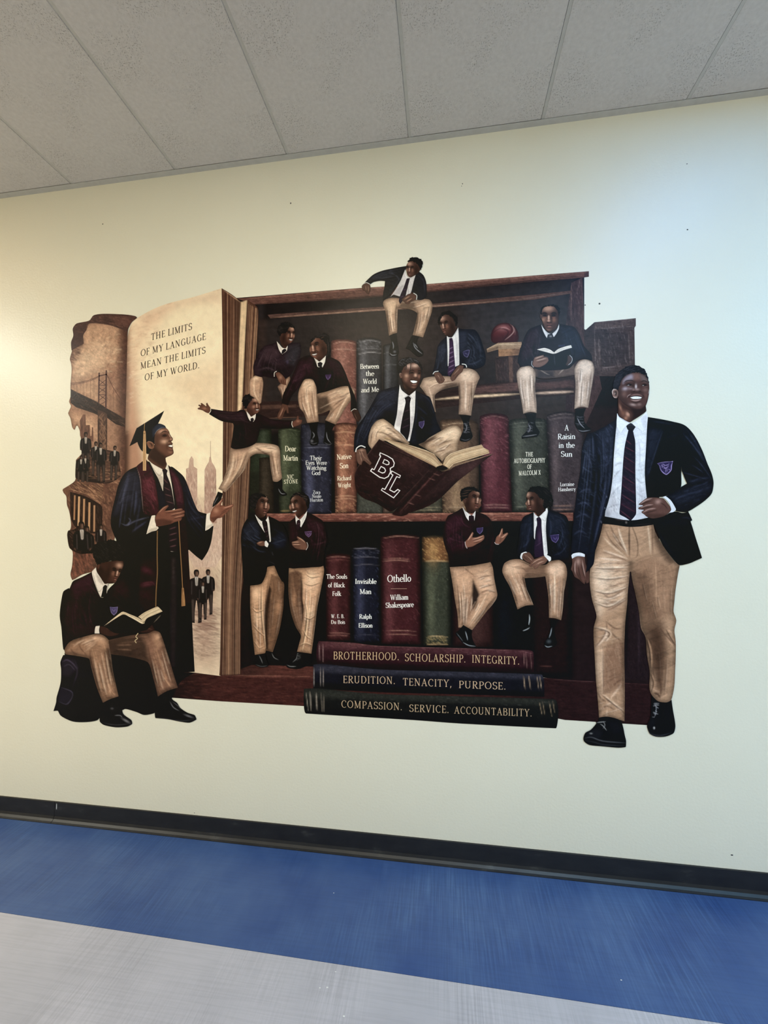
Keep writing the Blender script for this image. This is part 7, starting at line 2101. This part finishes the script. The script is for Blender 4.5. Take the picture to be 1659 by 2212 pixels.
W 5a3f2e,ead2b0 .42 1.6 6 : 400 -180 520 -40 660 110 / 560 -240 600 -80 670 60
p 4c321f .6 16 : 720 300 860 260 980 700 1060 1000 1040 1500 960 1560 900 1300 850 940 800 860
p 3a2416 .5 12 : 900 900 1010 860 1050 1150 990 1420 930 1280
e ecd4b2 .75 : 400 330 90 150 10
e e4c8a2 .6 : 360 640 46 110
e dcbc94 .6 : 350 1280 30 180
p 6c4c34 .45 6 : 420 1060 560 1000 630 1060 626 1500 540 1520 410 1540
w 4a3020 f0d8b6 .7 2.0 : 290 230 460 240 660 230
w 4a3020 f0d8b6 .7 2.0 : 290 330 470 350 664 320
w 4a3020 f0d8b6 .7 2.0 : 300 470 460 500 650 440
w 4a3020 f0d8b6 .7 2.0 : 320 600 470 640 640 540
w 4a3020 e8c8a0 .75 2.2 : 305 860 400 880 470 920 420 1000
w 3a2618 c89c70 .8 2.2 : 860 980 890 1100 900 1280
w 3a2618 c89c70 .7 2.2 : 1060 870 1110 960 1160 1040
w 3a2618 c89c70 .7 2.0 : 900 1340 930 1440 910 1540
w 4a3020 e8c8a0 .75 2.2 : 380 1560 480 1640 610 1740
* shoe 0f1014 r=1 : 358 1804 440 1792 540 1812 590 1840 612 1900 630 1990 644 2050 640 2112 560 2120 400 2106 260 2092 202 2054 194 2014 216 1962 270 1932 310 1890 330 1862 322 1848 345 1846
e d0d0d0 .8 : 275 1970 14 8
l 9a9a9a .8 .9 : 330 1856 380 1850 430 1846
l 9a9a9a .8 .9 : 370 1870 400 1890 440 1940
l 8a8a8a .7 .9 : 400 1840 420 1880 400 1920
p 22232a .6 8 : 230 1960 320 1920 400 1960 360 2020 240 2020
l 5a5c62 .8 1.2 : 204 2020 280 2010 400 2050 640 2070
l 3a3c42 .6 1.5 : 200 2040 300 2060 420 2090 630 2100
p 1c1d24 .5 6 : 440 1840 560 1850 600 1960 500 1980
F N
* belt 120d10 r=1.2 : 400 1700 480 1684 560 1706 660 1724 760 1712 900 1694 935 1720 932 1772 800 1792 660 1796 520 1776 398 1764
l 5a4a4a .6 1 : 520 1716 640 1730
l 3a3030 .6 1 : 700 1780 920 1762
e 8a8078 .6 : 645 1750 10 12
l 0a0809 .8 2 : 500 1690 510 1770
* shirt d6dbe4 r=1.2 m=.05 : 548 602 575 642 650 688 692 704 745 684 800 642 856 586 872 640 864 740 856 900 846 1080 840 1220 848 1360 866 1500 900 1690 760 1722 640 1724 520 1704 420 1686 432 1600 476 1460 504 1250 512 1080 530 850 545 700
p a8a0a8 .7 16 : 430 1640 500 1420 560 1460 570 1640 520 1690
p b0acb8 .6 14 : 760 1380 850 1380 890 1660 760 1700
p eef2f8 .7 10 : 560 840 640 820 600 1100 530 1200 520 1040
p eef2f8 .6 10 : 760 800 850 760 840 1100 760 1140
l 8a8894 .6 2 : 500 1300 540 1240 580 1200
l 8a8894 .6 2.2 : 480 1480 540 1400 590 1360
l 8a8894 .6 2 : 450 1600 520 1570 580 1560
l 8a8894 .5 2 : 520 1160 560 1130 600 1120
l 9a98a4 .6 2 : 750 1280 800 1330 840 1320
l 9a98a4 .6 2 : 760 1450 820 1480 860 1500
l 9a98a4 .5 2 : 750 1200 800 1200 836 1180
l b8b8c4 .6 1.6 : 770 860 790 1000 780 1200
f f4f6fa .4 1 60 70 9 : 470 1300 580 1100 580 1640 440 1640
f f4f6fa .4 1 50 80 9 : 750 1150 840 1150 870 1600 750 1650
p 6a6470 .6 6 : 410 1690 440 1600 480 1660 460 1700
* tie 1f1a2c r=1 : 668 776 715 786 728 840 740 900 742 1050 742 1250 750 1640 730 1690 690 1734 640 1700 574 1662 582 1550 592 1420 606 1200 618 1040 632 930 655 830
l 6a2f42 .7 1.1 : 640 880 700 930
l 6a2f42 .7 1.1 : 625 950 736 1010
l 6a2f42 .7 1.1 : 614 1050 738 1130
l 6a2f42 .7 1.1 : 606 1150 740 1240
l 6a2f42 .7 1.1 : 600 1260 742 1350
l 6a2f42 .7 1.1 : 594 1350 744 1450
l 6a2f42 .7 1.1 : 588 1450 746 1550
l 6a2f42 .7 1.1 : 580 1550 740 1640
l 6a2f42 .7 1.1 : 578 1620 700 1716
p 3a1c30 .5 6 : 612 1080 740 1160 740 1240 606 1150
p 3a1c30 .5 6 : 600 1290 742 1380 744 1450 594 1360
p 3a1c30 .5 6 : 584 1500 748 1600 740 1650 580 1570
l 0e0b14 .6 2 : 736 820 742 1050 744 1300
f 4a3050 .4 .8 80 30 7 : 610 1000 740 1000 750 1640 580 1640
* tie_knot 23232e r=1 : 640 724 692 704 750 736 730 765 716 790 690 782 662 776 650 752
l 4a4a58 .6 1 : 660 730 700 720 730 740
l 0c0c12 .7 1.4 : 660 770 715 786
* collar_flap e6ebf2 r=1 m=.03 : 550 600 575 642 690 704 650 730 590 812 560 770 543 716
l 8a8a98 .8 1 : 590 812 655 728 688 706
l 9a9aa8 .6 1 : 550 610 580 650 680 706
* collar_flap e2e7ef r=1 m=.03 : 855 584 872 640 864 700 828 794 780 770 740 740 705 706 745 684 800 642
l 6a6a7a .8 1 : 866 690 828 796 770 764 735 740
p b8bcc8 .5 3 : 800 660 860 610 862 680 830 760
F Q
* neck 4a2a22 r=.6 g=.04 m=.06 : 352 560 355 700 360 790 420 845 500 885 560 850 640 800 714 742 712 690 700 620 600 640
p 1a0e0c .9 6 : 500 690 600 700 720 660 714 745 640 810 560 850 520 850 540 790 520 740
p 2a1712 .7 5 : 400 650 480 690 540 740 470 730 410 700
e c48c70 .85 : 478 780 26 34 -30
e b07658 .7 : 455 830 24 26
e a06a50 .75 : 385 700 16 50 -20
e 8a5640 .6 : 420 770 30 40
l 22120e .7 1.2 : 470 740 510 770 515 830
* face 4c2f29 r=.55 g=.03 m=.04 : 355 500 358 430 395 350 440 290 500 262 560 245 630 250 690 275 730 320 752 390 756 470 748 540 730 620 705 680 660 715 600 724 540 706 480 682 420 640 375 590 355 550
p 34201c .8 6 : 360 440 410 470 440 560 490 660 440 650 370 590
p 8f8390 .92 5 : 425 345 470 295 520 268 550 285 545 325 500 340 450 350 420 385
p 80564a .8 6 : 545 262 620 258 640 330 560 345
p 6c5a56 .75 5 : 640 275 690 290 735 345 740 370 660 345
e 241411 .8 : 500 405 55 24
e 241411 .85 : 695 408 46 22
p 281613 .7 5 : 560 350 575 360 560 440 530 460 540 400
e a4939a .9 : 445 452 34 24 -15
e 8a7072 .7 : 510 452 40 16
e 7a564c .6 : 430 520 34 40
e c4b4b6 .95 : 584 425 12 28
e 9a7c76 .85 : 600 462 26 14
e 8a6860 .8 : 552 465 16 12
e 7a5850 .7 : 705 470 34 24
e 6a463c .6 : 715 540 26 40
p 1d100e .8 4 : 520 488 560 496 640 492 672 505 610 512 540 508
e 0c0605 .95 : 560 488 16 6
e 0c0605 .9 : 636 486 14 6
l 120a09 1 1.0 : 420 380 470 350 530 346 568 368
l 120a09 1 1.0 : 638 368 690 352 748 378
l 0c0706 1 1.0 : 450 410 495 392 540 408
l 0c0706 1 1.0 : 655 412 690 396 732 410
l b8b0ae .8 .55 : 474 409 500 407
l b8b0ae .75 .55 : 664 412 688 411
e 080404 .95 : 508 405 9 7
e 080404 .95 : 700 408 8 7
l 6a4a42 .8 .8 : 450 428 500 426 535 420
l 6a4a42 .7 .8 : 660 430 700 428 740 420
l a4847c .7 .9 : 470 570 482 545 520 520
l 1e100e .9 1.0 : 484 580 488 556 540 530
l 1e100e .8 1.0 : 690 575 680 545 660 525
l 8a645c .8 1.3 : 510 545 560 532 610 528 665 545
l 0e0706 1 .9 : 488 562 540 552 600 548 650 556 684 566
p f6f0ee 1 .7 : 512 566 560 554 610 554 656 562 648 578 600 583 545 582
l 3a2220 .5 .3 : 555 556 555 580
l 3a2220 .5 .3 : 590 555 590 582
l 3a2220 .5 .3 : 622 556 622 580
l 0e0706 .9 .7 : 505 570 545 588 600 590 655 578 684 566
l a8867e .9 1.3 : 515 594 580 606 650 590
l 1a0e0c .8 1.4 : 520 622 590 634 645 614
e a48880 .8 : 545 658 40 16 10
e 8a6c64 .7 : 625 655 26 18
p 150b0a .85 4 : 410 630 480 676 560 706 640 712 700 668 712 690 660 722 590 730 480 700
l d4c4c0 .8 .6 : 753 460 750 490 742 520
* ear 7a5a50 r=.55 : 275 485 298 452 338 458 356 495 354 545 338 576 306 572 282 540
p 1a0d0b .95 2 : 300 492 332 478 340 505 334 540 314 542 312 510
l dccac2 .9 .9 : 288 530 280 488 302 460 336 464
l c8b2a8 .8 .8 : 340 560 310 566 290 545
l a88c82 .8 .7 : 318 500 312 530
* hair 16151d r=.8 m=.16 : 285 450 290 380 305 330 335 268 400 210 470 165 545 150 620 160 690 200 728 270 752 370 746 388 732 325 690 276 630 248 560 242 500 258 440 290 400 342 378 400 362 450 345 464 310 452
f 3e3c48 .55 .7 140 -20 6 : 290 450 300 330 400 210 545 152 690 202 750 370 690 276 560 244 440 290 370 420
p 2c2b36 .6 4 : 290 420 320 300 400 260 400 330 370 400 350 450
F O
* hand 56362d r=.9 : 74 126 130 104 206 112 216 180 236 230 256 290 252 380 226 392 214 360 208 400 180 380 150 350 102 322 82 272 62 242 76 182
e a07c70 .6 : 140 160 26 40
l b08c80 .6 1.2 : 110 150 104 220 110 300
l b08c80 .6 1.2 : 180 140 196 240 214 320
l 24130f .8 1.2 : 140 200 150 280 170 350
l 24130f .8 1.2 : 170 180 190 270 208 340
l 24130f .7 1.2 : 100 200 90 250 110 310
l 24130f .7 1.2 : 120 260 150 330 200 390
p 2c1813 .6 4 : 200 130 216 180 250 290 230 390 220 300
* cuff d8dde6 r=1 : 68 96 90 76 150 66 208 82 208 112 130 104 76 130
l 8a8c9a .6 1 : 76 124 130 100 206 108
F N
* sleeve 151a2e r=1.4 m=.12 : 300 802 262 806 236 812 214 870 188 940 174 1010 168 1120 162 1210 140 1330 124 1430 104 1600 90 1720 78 1820 70 1960 58 2088 100 2070 150 2064 216 2090 236 2140 262 2000 300 1800 330 1660 350 1500 360 1200 340 960
p 2c3450 .6 10 : 210 900 270 880 300 1000 250 1160 190 1160
l 4a5678 .55 2 : 200 980 250 1060 280 1160
l 4a5678 .55 2 : 180 1160 230 1200 280 1220
l 46527a .55 2 : 150 1440 220 1400 300 1420
l 46527a .5 2 : 130 1560 210 1540 290 1600
l 46527a .5 2 : 110 1700 190 1660 270 1700
l 3c466a .5 2 : 90 1880 160 1840 240 1880
l 06080f .8 2.5 : 290 1100 310 1300 290 1500 270 1700
l 06080f .7 2.5 : 170 1300 240 1340 300 1380
l 06080f .7 2.5 : 140 1500 220 1480 300 1520
l 06080f .7 2.5 : 120 1640 200 1600 280 1660
p 07090f .6 12 : 260 1200 340 1180 330 1600 280 1900 240 2000
f 4a5676 .3 .9 120 30 9 : 200 900 300 900 320 1200 260 1900 90 1980 150 1400
W 04060c,4c5a84 .7 1.6 9 : 225 860 165 1250 75 2050 / 300 830 330 1300 230 2090
* jacket_front 161b30 r=1.4 m=.12 : 546 654 510 682 480 700 430 736 380 760 300 800 320 900 340 1040 345 1200 340 1400 330 1600 300 1780 270 1960 240 2120 220 2280 300 2190 320 2040 350 1900 384 1780 420 1650 470 1480 500 1250 512 1050 526 860 536 740
p 2b3450 .65 12 : 380 800 480 730 510 800 490 1000 440 1180 390 1100
p 080a14 .75 14 : 320 1180 420 1250 430 1500 350 1640 320 1500
l 46547c .5 2.2 : 420 1160 470 1100 490 980
l 3e4a70 .5 2.2 : 440 1280 410 1460 360 1660
l 44507a .6 2 : 440 1440 400 1580 350 1780 300 1990
l 6a7490 .7 1.2 : 436 1470 440 1490
l 6a7490 .7 1.2 : 418 1590 424 1610
l 6a7490 .8 1.2 : 378 1730 384 1760
l 04060c .7 2.5 : 330 1000 400 1200 440 1300
l 05070e .7 2.5 : 520 860 500 1100 480 1300
f 44507a .3 .9 120 60 9 : 320 820 500 720 490 1200 400 1500 340 1600
W 04060c,46547c .6 1.6 8 : 320 860 350 1300 240 2200 / 530 720 480 1300 330 1980
* jacket_front 0b0c13 r=1.6 m=.12 : 872 640 960 654 1060 672 1150 692 1224 712 1236 800 1232 1000 1224 1210 1222 1372 1140 1440 1060 1470 1020 1480 900 1488 862 1500 848 1360 840 1220 846 1080 858 900 866 740
p 222a44 .7 10 : 870 760 1020 790 960 980 860 1300 846 1200 858 900
l 3a4568 .6 1.6 : 1026 790 960 990 880 1240
l 0a0c14 .8 2.5 : 1034 800 970 1000 890 1240
l 2c3450 .5 2 : 900 680 1040 700 1160 720
l 1e2438 .5 2.5 : 1060 860 1200 820
f 2e3654 .3 .9 60 110 9 : 870 760 1010 790 870 1240 846 1160
d 1a2036 .4 2
* crest 2f2455 r=.8 g=.03 : 966 1128 1002 1118 1060 1110 1110 1108 1138 1102 1126 1150 1122 1196 1100 1226 1068 1250 1030 1230 1004 1196 990 1150
l a38cc8 .95 1 : 972 1130 1040 1114 1134 1106 1122 1150 1118 1196 1098 1222 1068 1244 1034 1226 1008 1194 994 1150 972 1130
l a38cc8 .8 .7 : 1010 1140 1036 1136 1052 1150 1088 1140 1096 1124
l a38cc8 .8 .7 : 1006 1160 1024 1150 1030 1166 1014 1170
l a38cc8 .8 .7 : 1040 1150 1050 1176 1080 1166 1090 1146
l a38cc8 .7 .7 : 1034 1180 1080 1180
l a38cc8 .7 .7 : 1060 1180 1062 1230
l a38cc8 .7 .7 : 1074 1184 1076 1216
l a38cc8 .7 .7 : 1090 1186 1104 1200
* jacket_skirt 0b0c13 r=1.6 m=.12 : 900 1700 1000 1690 1060 1672 1110 1646 1166 1634 1240 1650 1296 1634 1310 1660 1340 1726 1322 1738 1342 1800 1372 1900 1404 2000 1442 2122 1380 2150 1310 2180 1212 2200 1160 2162 1050 2022 1000 1930 950 1810 920 1740
p 161a28 .6 12 : 960 1720 1100 1690 1280 1680 1320 1800 1200 1800 1000 1800
l 2a3046 .6 1.8 : 1230 1700 1290 1700 1336 1728
l 262c42 .4 2 : 960 1800 1060 1980 1200 2170
* sleeve 121523 r=1.6 m=.12 : 1224 710 1262 728 1300 758 1342 806 1372 850 1402 902 1450 1002 1500 1132 1530 1200 1552 1262 1564 1342 1546 1442 1482 1512 1400 1572 1296 1634 1230 1640 1164 1626 1140 1560 1108 1512 1060 1474 1140 1434 1228 1372 1284 1340 1262 1290 1240 1230 1228 1200 1218 1000 1214 850
p 222a42 .6 12 : 1100 1480 1300 1400 1480 1340 1520 1400 1400 1480 1200 1560
p 07080d .7 12 : 1240 900 1330 900 1440 1160 1400 1280 1280 1240 1240 1100
l 333c5c .5 2.2 : 1290 780 1370 900 1440 1040
l 39436a .5 2.2 : 1160 1500 1300 1450 1430 1420
l 2e3654 .5 2.2 : 1330 960 1420 1020 1490 1140
l 2e3654 .5 2.2 : 1300 1330 1420 1290 1540 1280
l 06070c .7 2.5 : 1180 1580 1320 1540 1460 1460
l 06070c .6 2.5 : 1240 1400 1340 1360 1480 1320
f 3c466a .3 .9 100 -25 9 : 1080 1470 1540 1300 1500 1480 1180 1610
W 04060c,3c4668 .7 1.6 8 : 1240 760 1400 1000 1540 1300 / 1150 1500 1350 1420 1540 1330
* cuff d6dbe4 r=1 : 1026 1484 1060 1474 1110 1514 1142 1560 1168 1612 1140 1640 1092 1648 1112 1590 1090 1540 1060 1504
l 8a8c9a .6 1 : 1034 1490 1092 1550 1112 1600
* hand 55362e r=.9 : 776 1556 830 1512 870 1490 930 1486 985 1490 1036 1498 1080 1546 1114 1596 1116 1622 1092 1650 1040 1684 980 1700 920 1708 860 1690 836 1668 808 1648 806 1636 836 1618 780 1612 770 1600 786 1586 840 1572 776 1564
p 2a1813 .6 4 : 860 1650 960 1660 1060 1660 1040 1690 920 1706 850 1690
e a88074 .6 : 980 1530 34 26 -20
l b8948a .6 1.2 : 790 1556 850 1516 920 1494
l b08a80 .6 1.2 : 790 1598 860 1570 930 1560
l b08a80 .6 1.2 : 820 1644 880 1612 960 1600
l 20110e .9 1.2 : 790 1566 850 1540 910 1524
l 20110e .9 1.2 : 786 1608 850 1596 930 1580
l 20110e .8 1.2 : 830 1656 900 1636 970 1620
l 20110e .7 1.2 : 1000 1540 1050 1570 1080 1610
"""
Art(ART).run()
